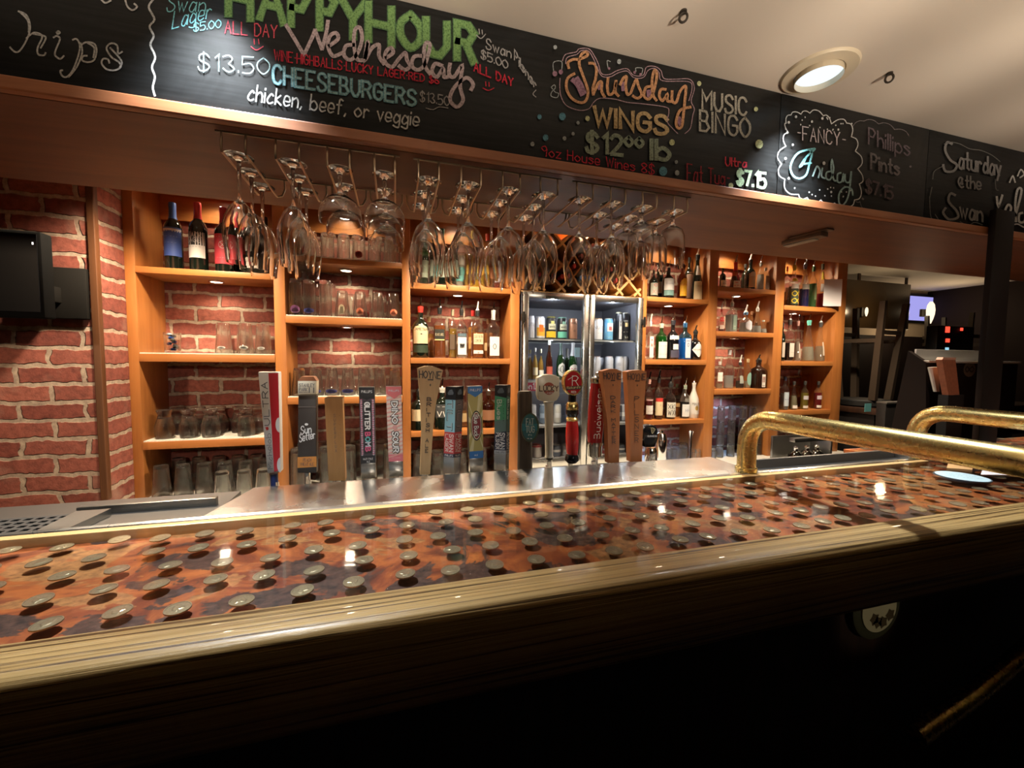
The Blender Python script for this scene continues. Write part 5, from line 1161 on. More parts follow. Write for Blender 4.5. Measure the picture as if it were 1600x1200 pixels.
# bay past the fridge
V = S[(5, 1)]
bottle('dark bottle with a white leafy label, nearest the fridge on the top shelf', 1021, 424, 14, V, 2.31, 'round', BOT_DARK, (.02, .02, .02), [(.10, .55, 70, (.35, .38, .34), 'rect', [T('O', .42, .52, .3, (.5, .08, .05), .003), T('XX', .16, .3, .6, WT, .0015)])], pour='c')
bottle('dark bottle half hidden behind the cream liqueur on the top shelf', 1031, 412, 12, V, 2.41, 'round', BOT_DARK, (.03, .03, .03), [(.2, .5, 65, (.3, .3, .3), 'rect')])
bottle('dark cream liqueur bottle with a large white and teal label', 1044, 420, 19, V, 2.31, 'round', BOT_DARK, (.02, .02, .02), [(.28, .66, 75, (.62, .64, .66), 'rect', [T('Baileys', .46, .53, .7, (.2, .2, .3), .001)]), (.10, .27, 75, (.16, .30, .30), 'rect')], pour='w')
bottle('dark brown bottle with a tall yellow label', 1066, 414, 15, V, 2.31, 'round', BOT_AMBER, (.03, .02, .02), [(.10, .60, 62, (.85, .48, .03), 'arch', [T('Kahlua', .40, .47, .8, (.6, .08, .02), .0014), T('---', .14, .18, .6, (.6, .2, .02), .002)])], pour='c')
bottle('tall dark bottle with a pinkish label behind the yellow label', 1076, 404, 13, V, 2.41, 'round', BOT_DARK, (.03, .03, .03), [(.1, .68, 65, (.42, .28, .22), 'rect')])
bottle('tapering green liqueur bottle with a big cream label', 1089, 400, 18, V, 2.31, 'taper', BOT_DARK, (.02, .02, .02), [(.02, .42, 68, CRE, 'rect', [T('Frangelico', .30, .35, .8, (.25, .2, .1), .0008), T('-----', .2, .22, .6, (.3, .25, .12), .0006)]), (.56, .78, 55, WT, 'rect')], pour='w')
V = S[(5, 2)]
bottle('clear gin bottle with a white label and red dot, beside the fridge', 1016, 504, 10, V, 2.30, 'square', BOT_CLEAR, (.7, .7, .7), [(.05, .62, 40, WT, 'rect', [T('o', .50, .58, .3, (.6, .05, .03), .003), T('W', .34, .44, .5, (.6, .05, .03), .002)])], pour='w')
bottle('bright green gin bottle with a white square label', 1033, 507, 19, V, 2.31, 'round', BOT_GREEN, (.65, .6, .5), [(.04, .50, 58, (.66, .68, .68), 'rect', [T('-----', .36, .41, .7, (.15, .15, .2), .002), T('----', .14, .16, .8, (.2, .25, .3), .0015)])], (.02, .30, .06), .66, pour='c')
bottle('dark blue flat shouldered bottle with white bands', 1051, 502, 20, V, 2.31, 'squat', BOT_BLACK, (.03, .03, .04), [(.52, .62, 62, WT, 'rect'), (.26, .40, 30, WT, 'rect'), (.05, .24, 50, (.06, .06, .10), 'rect')], pour='c')
bottle('clear blue square gin bottle with a white label and dark emblem', 1070, 506, 19, V, 2.30, 'square', BOT_BLUE, (.05, .15, .3), [(.05, .58, 30, (.60, .68, .76), 'rect', [T('O', .36, .46, .34, (.06, .12, .3), .003), T('BOMBAY', .50, .535, .7, (.06, .12, .3), .001), T('----', .14, .17, .5, (.06, .12, .3), .001)])], (.10, .50, .92), .6, pour='c')
bottle('squat black gin bottle with a white diamond label', 1090, 519, 20, V, 2.31, 'squat', BOT_BLACK, (.02, .02, .02), [(.10, .62, 66, WT, 'diamond', [T("HENDRICK'S", .34, .38, .8, K, .0009)])], pour='b', pourlen=.045)
V = S[(5, 3)]
bottle('clear bottle of dark red spirit with a white label and black spout', 1014, 594, 13, V, 2.31, 'round', BOT_CLEAR, (.6, .35, .3), [(.14, .36, 70, WT, 'rect', [T('---', .2, .23, .7, K, .001)]), (.48, .52, 70, (.5, .3, .3), 'rect')], (.30, .03, .04), .46, pour='b')
bottle('bottle with a tall cream label topped by a red band', 1029, 592, 14, V, 2.31, 'round', BOT_CLEAR, (.03, .03, .03), [(.10, .44, 72, CRE, 'rect', [T('F', .32, .38, .15, K, .0008)]), (.44, .53, 72, (.55, .04, .03), 'rect')], (.2, .05, .03), .2, pour='b')
bottle('wide rum bottle with a black and white patterned label', 1047, 600, 18, V, 2.31, 'squat', BOT_CLEAR, (.03, .03, .03), [(.06, .48, 66, (.60, .60, .54), 'rect', [T('XKX', .30, .42, .8, K, .003), T('WXW', .12, .26, .8, K, .003)])], (.06, .02, .01), .58, pour='b')
bottle('amber bottle behind the patterned rum label', 1057, 601, 13, V, 2.41, 'round', BOT_CLEAR, (.25, .35, .25), [(.3, .42, 65, (.5, .3, .12), 'rect')], (.55, .18, .03), .45)
bottle('clear bottle with a white square label left of the white bottles', 1070, 603, 15, V, 2.31, 'round', BOT_CLEAR, (.3, .36, .28), [(.06, .44, 66, (.66, .70, .72), 'rect', [T('---', .36, .39, .7, (.15, .2, .35), .0008), T('HH', .2, .3, .4, (.25, .35, .5), .0015)])], (.03, .02, .02), .5, pour='c')
bottle('white bottle standing behind its twin', 1078, 602, 16, V, 2.41, 'slope', plain('white_bottle', (.66, .64, .60), .3), (.5, .06, .04))
bottle('white opaque rum bottle with a palm tree mark', 1092, 599, 18, V, 2.31, 'slope', plain('white_bottle', (.66, .64, .60), .3), (.66, .64, .60), [(.12, .46, 50, (.62, .60, .57), 'rect', [T('MALIBU', .38, .45, 1.0, K, .0014), T('---', .14, .155, .7, K, .0006)]), (.22, .37, 20, (.42, .26, .05), 'oval', [T('Y', .23, .36, .6, (.02, .03, .02), .002)])], pour='c')
# sixth bay
V = S[(6, 1)]
bottle('green bottle with a small white label at the fridge side of the sixth bay', 1129, 420, 10, V, 2.31, 'round', BOT_DARK, (.04, .08, .04), [(.10, .40, 70, WT, 'rect', [T('o', .2, .3, .4, (.2, .2, .2), .002)])])
bottle('orange liqueur bottle with a red ribbon and red banded label', 1149, 411, 18, V, 2.31, 'cone', BOT_AMBER, (.55, .03, .04), [(.04, .30, 60, WT, 'rect', [T('--', .21, .25, .8, (.6, .04, .06), .004), T('----', .09, .14, .9, (.6, .04, .06), .004)]), (.30, .60, 20, (.55, .03, .04), 'diamond')], (.30, .06, .01), .5, pour='c', caplow=.70)
bottle('dark bottle with a pale peach label', 1172, 407, 17, V, 2.31, 'squat', BOT_DARK, (.02, .02, .02), [(.08, .55, 55, (.62, .48, .34), 'rect', [T('----', .4, .43, .7, (.3, .2, .12), .001)]), (.45, .6, 40, WT, 'arch')], pour='w')
bottle('dark bottle behind the peach label', 1164, 414, 12, V, 2.41, 'round', BOT_DARK, (.03, .03, .03))
bottle('slim clear bottle with a pale lettered label', 1188, 412, 11, V, 2.31, 'round', BOT_CLEAR, (.3, .3, .28), [(.1, .55, 60, (.50, .52, .52), 'rect', [T('XX', .3, .45, .7, (.12, .12, .12), .001)])], (.75, .76, .74), .6, pour='c')
bottle('clear flat bottle with a grey label beside the seventh bay upright', 1200, 420, 13, V, 2.31, 'square', BOT_CLEAR, (.5, .45, .4), [(.08, .66, 40, (.36, .30, .26), 'rect', [T('----', .5, .54, .7, WT, .001), T('o', .3, .4, .3, K, .001)])])
V = S[(6, 2)]
bottle('vodka bottle with a red label beside the sixth bay upright', 1127, 484, 9, V, 2.31, 'round', BOT_CLEAR, (.5, .05, .04), [(.46, .66, 66, (.6, .05, .04), 'rect', [T('---', .54, .58, .8, WT, .002)]), (.12, .3, 66, (.62, .5, .45), 'rect')], (.15, .03, .03), .25, pour='w')
bottle('tall clear square bottle with a pale green label and white pump', 1143, 474, 17, V, 2.31, 'square', BOT_CLEAR, (.55, .57, .52), [(.08, .56, 24, (.28, .40, .33), 'rect', [T('--', .14, .26, .7, WT, .003)])], (.72, .78, .76), .6, pour='w')
bottle('squat clear tequila bottle with a blue stopper and round white label', 1165, 489, 20, V, 2.31, 'squat', BOT_CLEAR, (.14, .34, .62), [(.10, .60, 46, (.60, .62, .70), 'oval', [T('--', .36, .42, .6, (.2, .2, .35), .0008)])], (.70, .74, .74), .5, pour='w')
bottle('small clear round stoppered bottle behind the tequila', 1175, 488, 13, V, 2.41, 'squat', BOT_CLEAR, (.55, .3, .18), liq=(.74, .74, .70), fill=.4)
bottle('clear cone bottle with a bent white pour spout', 1183, 483, 15, V, 2.31, 'cone', BOT_CLEAR, (.62, .6, .56), liq=(.74, .76, .74), fill=.3, pour='w')
bottle('tiny clear decanter beside the seventh bay upright', 1194, 501, 13, V, 2.31, 'cone', BOT_CLEAR, (.6, .6, .56), liq=(.74, .76, .74), fill=.35)
V = S[(6, 3)]
bottle('clear bottle with a white label on the low shelf of the sixth bay', 1124, 566, 11, V, 2.31, 'round', BOT_CLEAR, (.6, .6, .58), [(.28, .62, 66, WT, 'rect', [T('---', .46, .5, .8, K, .001)])], (.62, .5, .36), .2)
bottle('tall clear bottle with a chrome stopper on the low shelf', 1139, 549, 16, V, 2.33, 'slope', BOT_CLEAR, (.6, .6, .62), liq=(.72, .72, .70), fill=.35, captop=1.03)
bottle('clear bottle with a dark base and bent spout', 1156, 567, 14, V, 2.31, 'cone', BOT_CLEAR, (.05, .05, .05), [(.2, .5, 40, (.3, .33, .3), 'rect')], (.10, .06, .04), .3, pour='w')
bottle('clear bottle with a pale teal oval label and wooden stopper', 1168, 562, 12, V, 2.33, 'round', BOT_CLEAR, (.5, .36, .2), [(.08, .56, 50, (.24, .45, .40), 'oval')], (.6, .6, .5), .25)
bottle('dark square orange liqueur bottle with a white label and brown square', 1187, 563, 24, V, 2.31, 'square', plain('brown_bottle', (.02, .008, .005), .15), (.02, .02, .02), [(.05, .50, 22, WT, 'rect'), (.22, .42, 17, (.32, .08, .04), 'rect', [T('--', .29, .34, .8, K, .002)]), (.08, .12, 14, (.1, .1, .1), 'rect')], rot=.12, pour='b', pourlen=.04)
# seventh bay
V = S[(7, 1)]
G7 = None
bottle('clear slim bottle at the upright side of the seventh bay top shelf', 1229, 418, 9, V, 2.38, 'round', BOT_CLEAR, (.5, .08, .06), [(.2, .5, 60, (.5, .4, .4), 'rect')], (.5, .3, .2), .4)
bottle('bottle with yellow and blue fruit print and a white neck band', 1240, 416, 17, V, 2.31, 'slope', BOT_CLEAR, (.55, .52, .06), [(.44, .56, 72, WT, 'rect'), (.06, .42, 72, (.04, .06, .04), 'rect', [T('OO', .26, .38, .8, (.75, .62, .03), .005), T('OO', .09, .20, .8, (.75, .62, .03), .005)]), (.62, .7, 70, (.65, .6, .08), 'rect')], (.04, .08, .03), .5, pour='c')
bottle('bottle of deep blue liqueur with a white neck band', 1257, 414, 16, V, 2.31, 'slope', BOT_CLEAR, (.12, .14, .22), [(.42, .54, 72, WT, 'rect', [T('---', .46, .5, .8, (.1, .2, .5), .001)])], (.02, .03, .22), .44, pour='c')
bottle('bottle of green liqueur with a striped dark neck', 1270, 418, 13, V, 2.31, 'round', BOT_CLEAR, (.03, .06, .03), [(.2, .55, 22, (.2, .3, .15), 'rect')], (.10, .32, .10), .6, pour='c')
bottle('bottle of bright red liqueur with a yellow striped neck', 1284, 414, 14, V, 2.31, 'slope', BOT_CLEAR, (.06, .05, .03), [(.38, .56, 66, (.66, .62, .6), 'rect', [T('---', .44, .49, .8, (.5, .1, .2), .001)]), (.66, .84, 66, (.62, .46, .05), 'rect', [T('///', .68, .8, .8, K, .002), T('-*-', .7, .78, .8, K, .002)])], (.60, .03, .10), .34, pour='c')
V = S[(7, 2)]
bottle('dark bottle with a pale narrow label on the seventh bay middle shelf', 1222, 506, 10, V, 2.31, 'round', BOT_DARK, (.03, .03, .03), [(.1, .5, 40, (.5, .45, .4), 'rect')])
bottle('clear bottle with a white waisted label and dark contents', 1233, 501, 17, V, 2.31, 'round', BOT_CLEAR, (.05, .05, .05), [(.10, .44, 40, (.58, .55, .5), 'rect', [T('---', .2, .23, .7, K, .001)])], (.05, .02, .02), .45, pour='w')
bottle('clear narrow bottle with diamond cut lines', 1246, 503, 12, V, 2.31, 'cone', BOT_CLEAR, (.4, .22, .2), [(.08, .45, 18, (.45, .38, .32), 'rect')], (.6, .5, .4), .5, pour='c')
bottle('clear cone shaped bottle with a teal neck', 1263, 502, 21, V, 2.31, 'cone', BOT_CLEAR, (.10, .38, .32), liq=(.72, .68, .55), fill=.36, pour='c')
bottle('clear cone shaped bottle with a tall narrow label', 1281, 505, 19, V, 2.31, 'cone', BOT_CLEAR, (.06, .06, .06), [(.15, .5, 14, (.5, .42, .34), 'rect')], (.6, .45, .3), .4, pour='w')
V = S[(7, 3)]
bottle('bottle with a white and blue label on the seventh bay low shelf', 1226, 590, 14, V, 2.31, 'round', BOT_CLEAR, (.05, .05, .08), [(.12, .55, 55, (.50, .58, .66), 'rect', [T('---', .3, .36, .8, (.05, .1, .3), .003)])], (.5, .55, .6), .5)
bottle('clear cone syrup bottle with one white label', 1240, 597, 14, V, 2.31, 'cone', BOT_CLEAR, (.06, .06, .06), [(.05, .16, 55, WT, 'rect')], (.62, .55, .35), .5)
bottle('bottle of yellow syrup with two white labels', 1257, 597, 13, V, 2.31, 'round', BOT_CLEAR, (.06, .06, .06), [(.05, .14, 62, WT, 'rect'), (.36, .5, 62, (.6, .58, .62), 'rect')], (.62, .5, .08), .6)
bottle('bottle of red syrup with two white labels', 1278, 597, 13, V, 2.31, 'round', BOT_CLEAR, (.06, .06, .06), [(.05, .14, 62, WT, 'rect'), (.36, .5, 62, (.6, .5, .58), 'rect')], (.50, .03, .04), .6)

# wine bottles lying in the lattice
LAID = set()
def laid(px, py, c_, cn):
    p = at_y(px, py, 2.25)
    c0_ = lz0+.035; X = p.x-lx0                # rest it in the nearest diamond of the lattice
    ku, kv = round((p.z-X-c0_)/pit-.5), round((p.z+X-c0_)/pit-.5)
    U_, V_ = c0_+(ku+.5)*pit, c0_+(kv+.5)*pit
    if (U_+V_)/2-.034 < FZ1+.012: ku += 1; U_ += pit
    p = Vector((lx0+(V_-U_)/2, p.y, (U_+V_)/2-.003))
    if (ku, kv) in LAID: return
    LAID.add((ku, kv))
    t = thing('laid_wine_bottle', (p.x, 2.245, p.z), 'wine bottle in the lattice rack, capsule %s' % cn, 'bottle', 'wine bottles in the lattice rack')
    r = .032
    bm = lathe(bmesh.new(), [(.0, .0), (.0125, .0), (.0125, .075), (.014, .085), (.026, .11), (r, .135), (r, .225), (0, .225)], 20, cap=False); bm.transform(Matrix.Rotation(-PI/2, 4, 'X')); obj('glass_body', bm, BOT_DARK, t)
    bm = lathe(bmesh.new(), [(0, -.002), (.013, -.002), (.0145, .002), (.0145, .012), (.0135, .014), (.0135, .055)], 18, cap=False); bm.transform(Matrix.Rotation(-PI/2, 4, 'X')); obj('neck_capsule', bm, plain('capsule_%02x%02x%02x' % tuple(int(v*255) for v in c_), c_, .35), t)
CR, CB, CK, CP = (.5, .05, .045), (.04, .20, .65), (.03, .02, .02), (.55, .22, .22)
for px, py, c_, nm in ((852, 443, CR, 'dark red, nearest the whisky bay'), (873, 441, CR, 'bright red, second along the bottom'), (893, 445, CP, 'pinkish red, third along the bottom'), (917, 443, CB, 'blue, over the door gap'), (952, 445, CB, 'blue, over the second door'), (968, 449, CR, 'red, beside the second blue one'),
                       (900, 420, CR, 'red, in the middle row'), (925, 420, CK, 'black, in the middle row'), (878, 420, CK, 'black, middle row towards the whisky'), (948, 424, CR, 'dark red, middle row by the second door'), (912, 400, CP, 'pink, in the upper row'), (938, 381, CP, 'pale pink, at the top'), (924, 384, CK, 'black, at the top')):
    laid(px, py, c_, nm)

# ================================================================== cans and bottles in the fridge
def can(px, py_top, wpx, base, y, c_, label, lid=(.6, .6, .6), bands=(), text=(), name='drink_can'):
    x = at_y(px, py_top+14, y).x; H = at_y(px, py_top, y).z-base; th = math.atan2(x, y)
    rad = (at_y(px+wpx/2, py_top, y).x-at_y(px-wpx/2, py_top, y).x)/2*math.cos(th)
    x = min(max(x, FX0+.022+rad), FX1-.022-rad)
    t = thing(name, (x, y, base+.0006), label, 'can', 'cans in the fridge')
    obj('can_body', lathe(bmesh.new(), [(rad*.8, 0), (rad, H*.05), (rad, H*.9), (rad*.84, H*.97), (rad*.84, H*.985), (rad*.76, H*.985), (rad*.74, H*.96)], 22), plain('can_%02x%02x%02x' % tuple(int(v*255) for v in c_), c_, .35, .25), t)
    obj('lid', lathe(bmesh.new(), [(rad*.85, H*.965), (rad*.85, H), (rad*.8, H*1.002), (rad*.78, H*.975), (0, H*.975)], 20, cap=False), plain('lid_%02x%02x%02x' % tuple(int(v*255) for v in lid), lid, .3, .5), t)
    def mp(u, v): a = -PI/2+u; return Vector(((rad+.0006)*math.cos(a), (rad+.0006)*math.sin(a), v*H))
    for z0, z1, half, bc in bands:
        bm = bmesh.new(); h_ = math.radians(half); g = [[bm.verts.new(mp((2*i/8-1)*h_, z)) for i in range(9)] for z in (z0, z1)]
        for i in range(8): bm.faces.new((g[0][i], g[0][i+1], g[1][i+1], g[1][i]))
        obj('printed_panel', bm, plain('can_print_%02x%02x%02x' % tuple(int(v*255) for v in bc), bc, .4), t)
    for s, z0, z1, half, tc in text:
        bm = bmesh.new(); st, tw = layout(s); h_ = math.radians(half)
        for q in st:
            for (a, b), (c2, d) in zip(q, q[1:]):
                A = ((a/tw*2-1)*h_, z0+b*(z1-z0)); B = ((c2/tw*2-1)*h_, z0+d*(z1-z0)); du, dv = (B[0]-A[0])*rad, (B[1]-A[1])*H; l = math.hypot(du, dv)
                if l < 1e-7: continue
                nu, nv = -dv/l*.0009/rad, du/l*.0009/H
                bm.faces.new([bm.verts.new(mp(u, v)*1.0+Vector((0, -.0004, 0))) for u, v in ((A[0]+nu, A[1]+nv), (A[0]-nu, A[1]-nv), (B[0]-nu, B[1]-nv), (B[0]+nu, B[1]+nv))])
        obj('lettering', bm, plain('ink_can_%02x%02x%02x' % tuple(int(v*255) for v in tc), tc, .5), t, smooth=False)
F1, F2, F3 = FSH; YF = 2.36
can(829, 494, 13, F1, YF, (.70, .70, .74), 'white can at the hinge side of the upper fridge shelf', text=[('UTL', .55, .68, 50, (.15, .15, .18))])
can(843.5, 495, 16, F1, YF, (.62, .63, .66), 'silver can with orange fruit print on the upper fridge shelf', bands=[(.12, .5, 55, (.78, .42, .05)), (.3, .62, 26, (.75, .18, .03))], text=[('---', .75, .8, 30, (.2, .25, .35))])
can(861, 495.5, 15.5, F1, YF, (.02, .02, .02), 'black can with a yellow lid and base', (.66, .55, .05), [(0.06, .34, 88, (.80, .52, .03)), (.42, .68, 48, (.62, .62, .45)), (.68, .8, 20, (.6, .6, .2))], [('WHITE', .5, .58, 34, K)])
can(878.5, 496.5, 15.5, F1, YF, (.02, .02, .02), 'black can with a teal lid and base', (.25, .62, .45), [(.06, .34, 88, (.16, .55, .40)), (.42, .68, 48, (.62, .66, .5)), (.68, .8, 20, (.3, .6, .45))], [('WHITE', .5, .58, 34, K)])
can(895, 498, 14, F1, YF, (.46, .22, .13), 'copper coloured can beside the fridge door gap', (.5, .26, .15), text=[('HAL', .72, .82, 40, K), ('o', .36, .5, 12, K)])
can(933.5, 498, 16.5, F1, YF, (.68, .68, .72), 'white can with an orange lid in the second fridge door', (.65, .38, .12), text=[('NUTL', .5, .64, 62, (.12, .12, .15)), ('--', .3, .33, 30, (.4, .4, .4))])
can(950.5, 498, 15, F1, YF, (.14, .38, .62), 'blue can with a white panel and red mark', (.6, .55, .4), [(.4, .78, 40, (.68, .68, .68)), (.45, .62, 22, (.55, .1, .1))], [('w', .1, .25, 40, (.4, .55, .4))])
can(961, 498, 10, F1, YF+.06, (.03, .03, .035), 'dark can set back between the blue and the tall black cans', (.05, .05, .05))
can(967, 488.5, 12, F1, YF, (.015, .015, .02), 'tall black can with a silver strip and pale yellow lid', (.62, .6, .4), [(.05, .92, 24, (.50, .50, .52))], [('XX', .5, .7, 12, K)])
can(979.5, 489.5, 14, F1, YF, (.015, .015, .018), 'tall black can with a gold shield at the fridge edge', (.55, .53, .45), [(.5, .64, 24, (.55, .42, .22))], [('-HH-', .66, .74, 50, (.6, .58, .5)), ('---', .3, .33, 50, (.5, .48, .42)), ('LV', .1, .17, 20, (.6, .58, .5))])
for i, (px, w_, tx) in enumerate(((932, 13, '....'), (951.5, 13.5, '-..-'), (967.5, 14, 'SX'), (979, 11, '..'))):
    can(px, 557, w_, F2, YF, (.40, .40, .43), 'silver can on the second fridge shelf, %s from the door gap' % ORD[i], (.6, .45, .42) if i < 2 else (.6, .6, .6), text=[(tx, .6, .7, 55, (.2, .2, .24)), (tx, .4, .5, 55, (.25, .25, .3))])
for i, px in enumerate((938, 953, 967)): can(px, 559, 10, F2, YF+.08, (.36, .36, .39), 'silver can behind the others on the second fridge shelf, %s from the door gap' % ORD[i])
def fbottle(px, top, w_, base, y, gm, label, **k): return bottle(label, px, top, w_, base, y, 'slope', gm, name='beer_bottle', group='bottles in the fridge', **k)
fbottle(828, 548, 9, F2, 2.36, BOT_CLEAR, 'golden beer bottle at the fridge hinge, second shelf', liq=(.85, .55, .10), fill=.8, cap=(.5, .42, .2))
fbottle(836, 545, 9, F2, 2.34, BOT_CLEAR, 'golden beer bottle next to the hinge bottle', liq=(.85, .55, .10), fill=.8, cap=(.6, .6, .55), labs=[(.15, .4, 60, (.65, .58, .4), 'rect')])
fbottle(845, 547, 9, F2, 2.36, BOT_CLEAR, 'golden beer bottle before the amber one', liq=(.80, .46, .08), fill=.8, cap=(.5, .46, .3), labs=[(.1, .32, 60, WT, 'rect')])
fbottle(858, 533, 11, F2, 2.36, BOT_AMBER, 'amber beer bottle with a white cap in the fridge', liq=(.30, .10, .02), fill=.7, cap=(.66, .64, .58), labs=[(.12, .34, 60, (.40, .08, .05), 'rect')])
fbottle(876, 538, 14, F2, 2.35, BOT_GREEN, 'green beer bottle with a black neck and round white emblem', liq=(.02, .12, .04), fill=.7, cap=(.03, .05, .04), caplow=.7, labs=[(.08, .48, 55, (.55, .58, .58), 'oval', [T('O', .2, .4, .4, (.05, .1, .08), .003)]), (.24, .32, 62, (.02, .04, .03), 'rect')])
fbottle(886, 546, 10, F2, 2.42, BOT_GREEN, 'green beer bottle with a white neck behind the emblem bottle', liq=(.03, .16, .05), fill=.7, cap=(.60, .60, .58), caplow=.72)
fbottle(895, 537, 14, F2, 2.35, BOT_GREEN, 'green beer bottle with a white neck and red and white label', liq=(.03, .18, .05), fill=.7, cap=(.66, .64, .64), caplow=.66, labs=[(.10, .42, 66, WT, 'arch', [T('---', .28, .33, .7, (.55, .05, .05), .004)]), (.12, .26, 62, (.55, .06, .06), 'rect')])
cd = obj('price_card', boxm(at_y(898, 543, 2.29).x, at_y(906, 543, 2.29).x, 2.288, 2.29, at_y(902, 558, 2.29).z, at_y(902, 543, 2.29).z), plain('pale_blue_card', (.30, .50, .68), .6), None, True, False)
tag(cd, 'pale blue card hanging inside the fridge beside the white necked bottle', 'card')
a, b = at_y(823, 597, 2.30), at_y(838, 611, 2.30)
sg = thing('shelf_sign', ((a.x+b.x)/2, 2.3, b.z), 'small red sign with white lettering on the fridge shelf edge', 'sign')
obj('plate', boxm(a.x-.01, b.x+.01, 2.30, 2.304, b.z, a.z), plain('sign_red', (.52, .05, .10), .5), sg, True, False)
bm = bmesh.new(); write(bm, 'on1.', lambda u, v: Vector((a.x-.008+u, 2.2992, b.z+.012+v)), b.x-a.x, .035, .006); obj('lettering', bm, plain('sign_white', (.75, .7, .7), .5), sg, True, False)
for i, (px, c_, nm) in enumerate(((832, (.42, .42, .44), 'grey'), (848, (.10, .14, .20), 'navy'), (871, (.48, .46, .42), 'pale'), (888, (.05, .06, .10), 'dark blue'), (938, (.05, .05, .06), 'black'), (952, (.18, .20, .24), 'slate'), (966, (.04, .04, .05), 'glossy black'), (979, (.30, .30, .33), 'grey striped'))):
    can(px, 632, 12, F3, YF, c_, '%s can on the third fridge shelf behind the tap handles' % nm, bands=[(.3, .55, 60, tuple(min(.6, v*1.8+.08) for v in c_))])
for i, (px, c_, nm) in enumerate(((838, (.50, .45, .42), 'white can with a red top'), (868, (.12, .14, .18), 'dark navy can'), (884, (.30, .31, .33), 'grey can'), (945, (.50, .10, .10), 'red can'), (968, (.09, .10, .12), 'black can'))):
    can(px, 694, 17, FZ0+.062, YF, c_, nm+' at the bottom of the fridge', (.5, .06, .06) if i == 0 else (.5, .5, .5), [(.82, .93, 80, (.5, .06, .06))] if i == 0 else [(.4, .6, 50, (.5, .48, .46))])

# small clear tumbler with blue glass inside, pier bay
x = at_y(270, 545, 2.31).x
bt = thing('blue_swirl_glass', (x, 2.31, S[(1, 2)]+.0006), 'small clear glass filled with blue and black swirls on the pier bay shelf', 'glass')
obj('glass_body', lathe(bmesh.new(), [(0, 0), (.028, 0), (.03, .004), (.034, .095), (.0325, .095), (.028, .01), (0, .009)], 22, cap=False), GLASS, bt)
R.seed(5)
for i in range(9):
    bm = bmesh.new(); bmesh.ops.create_icosphere(bm, subdivisions=2, radius=.011)
    for v in bm.verts: v.co.z *= .7; v.co += Vector((.004*math.sin(40*v.co.y+i), 0, 0))
    obj('swirl', bm, plain(('swirl_blue', 'swirl_black', 'swirl_silver')[i % 3 if i != 4 else 0], ((.03, .10, .5), (.01, .01, .015), (.4, .45, .5))[i % 3 if i != 4 else 0], .2), bt, loc=(R.uniform(-.012, .012), R.uniform(-.012, .004), .018+.0085*i))
# chrome jigger and shaker tins, dark round shakers in the steel box
def lathe_thing(name, px, py, y, base, prof, mat, label, cat, pname='body', seg=24, group=None):
    x = at_y(px, py, y).x; t = tag(obj(name, lathe(bmesh.new(), prof, seg), mat, None, False), label, cat, group); t.location = (x, y, base+.0006); return t
lathe_thing('cocktail_shaker', 1033, 700, 2.24, CTR, [(.03, 0), (.032, .005), (.036, .16), (.034, .165), (.026, .20), (.012, .205), (.012, .22), (0, .222)], CHROME, 'chrome cocktail shaker between the black tap handle and the tumblers', 'shaker')
lathe_thing('bar_jigger', 1079, 690, 2.20, CTR, [(.022, 0), (.008, .05), (.010, .16), (.007, .17), (.018, .215), (.016, .215), (.006, .172), (0, .17)], CHROME, 'slim chrome jigger standing among the tumblers past the fridge', 'jigger')
hb = thing('speed_rack', (at_y(1275, 705, 2.0).x, 2.0, CTR), 'steel box holding dark round shakers, framed by the brass rail', 'rack')
a, b = at_y(1238, 690, 1.98), at_y(1300, 714, 1.98)
bm = bmesh.new(); box(bm, a.x, b.x, 1.97, 1.985, b.z+.05, a.z+.012, .003); box(bm, b.x-.02, b.x, 1.97, 2.15, b.z-.01, a.z, .003); box(bm, a.x, b.x, 2.12, 2.135, b.z-.02, a.z+.01, .003)
obj('steel_box', boxm(a.x, b.x, 2.12, 2.135, CTR, a.z+.01, .003), DARK_STEEL, hb, True); obj('side', boxm(b.x-.015, b.x, 1.98, 2.135, CTR, a.z, .003), DARK_STEEL, hb, True)
obj('ledge', boxm(a.x-.04, b.x+.75, 1.93, 1.97, a.z+.005, a.z+.03, .003), DARK_STEEL, hb, True)
for i, px in enumerate((1243, 1260, 1276)):
    x = at_y(px, 706, 2.03).x; t = thing('round_shaker', (x, 2.03, CTR+.0006), 'round dark chrome shaker in the steel box, %s from the tumblers' % ORD[i], 'shaker', 'dark round shakers')
    obj('body', lathe(bmesh.new(), [(.02, 0), (.034, .012), (.043, .04), (.040, .062), (.026, .082), (.016, .088)], 24), plain('dark_chrome', (.10, .09, .08), .12, 1), t)
    obj('neck', lathe(bmesh.new(), [(.014, .086), (.012, .10), (.016, .108), (.008, .118), (0, .12)], 18), CHROME, t)

# white sheet taped on the end upright
a, b = at_y(1290, 436, 2.235), at_y(1309, 479, 2.235)
bm = bmesh.new(); n = 8
for i in range(n):
    u0, u1 = i/n, (i+1)/n; f = lambda u: -.03*u*u
    bm.faces.new([bm.verts.new(p) for p in ((a.x+(b.x-a.x)*u0, 2.243+f(u0), b.z), (a.x+(b.x-a.x)*u1, 2.243+f(u1), b.z), (a.x+(b.x-a.x)*u1, 2.243+f(u1), a.z+.004*u1), (a.x+(b.x-a.x)*u0, 2.243+f(u0), a.z+.004*u0))])
bmesh.ops.remove_doubles(bm, verts=bm.verts[:], dist=1e-5); bmesh.ops.solidify(bm, geom=bm.faces[:], thickness=.0006)
tag(obj('paper_sheet', bm, plain('white_sheet', (.72, .70, .74), .6), None, True), 'curling white paper sheet pinned to the last shelf upright', 'paper')

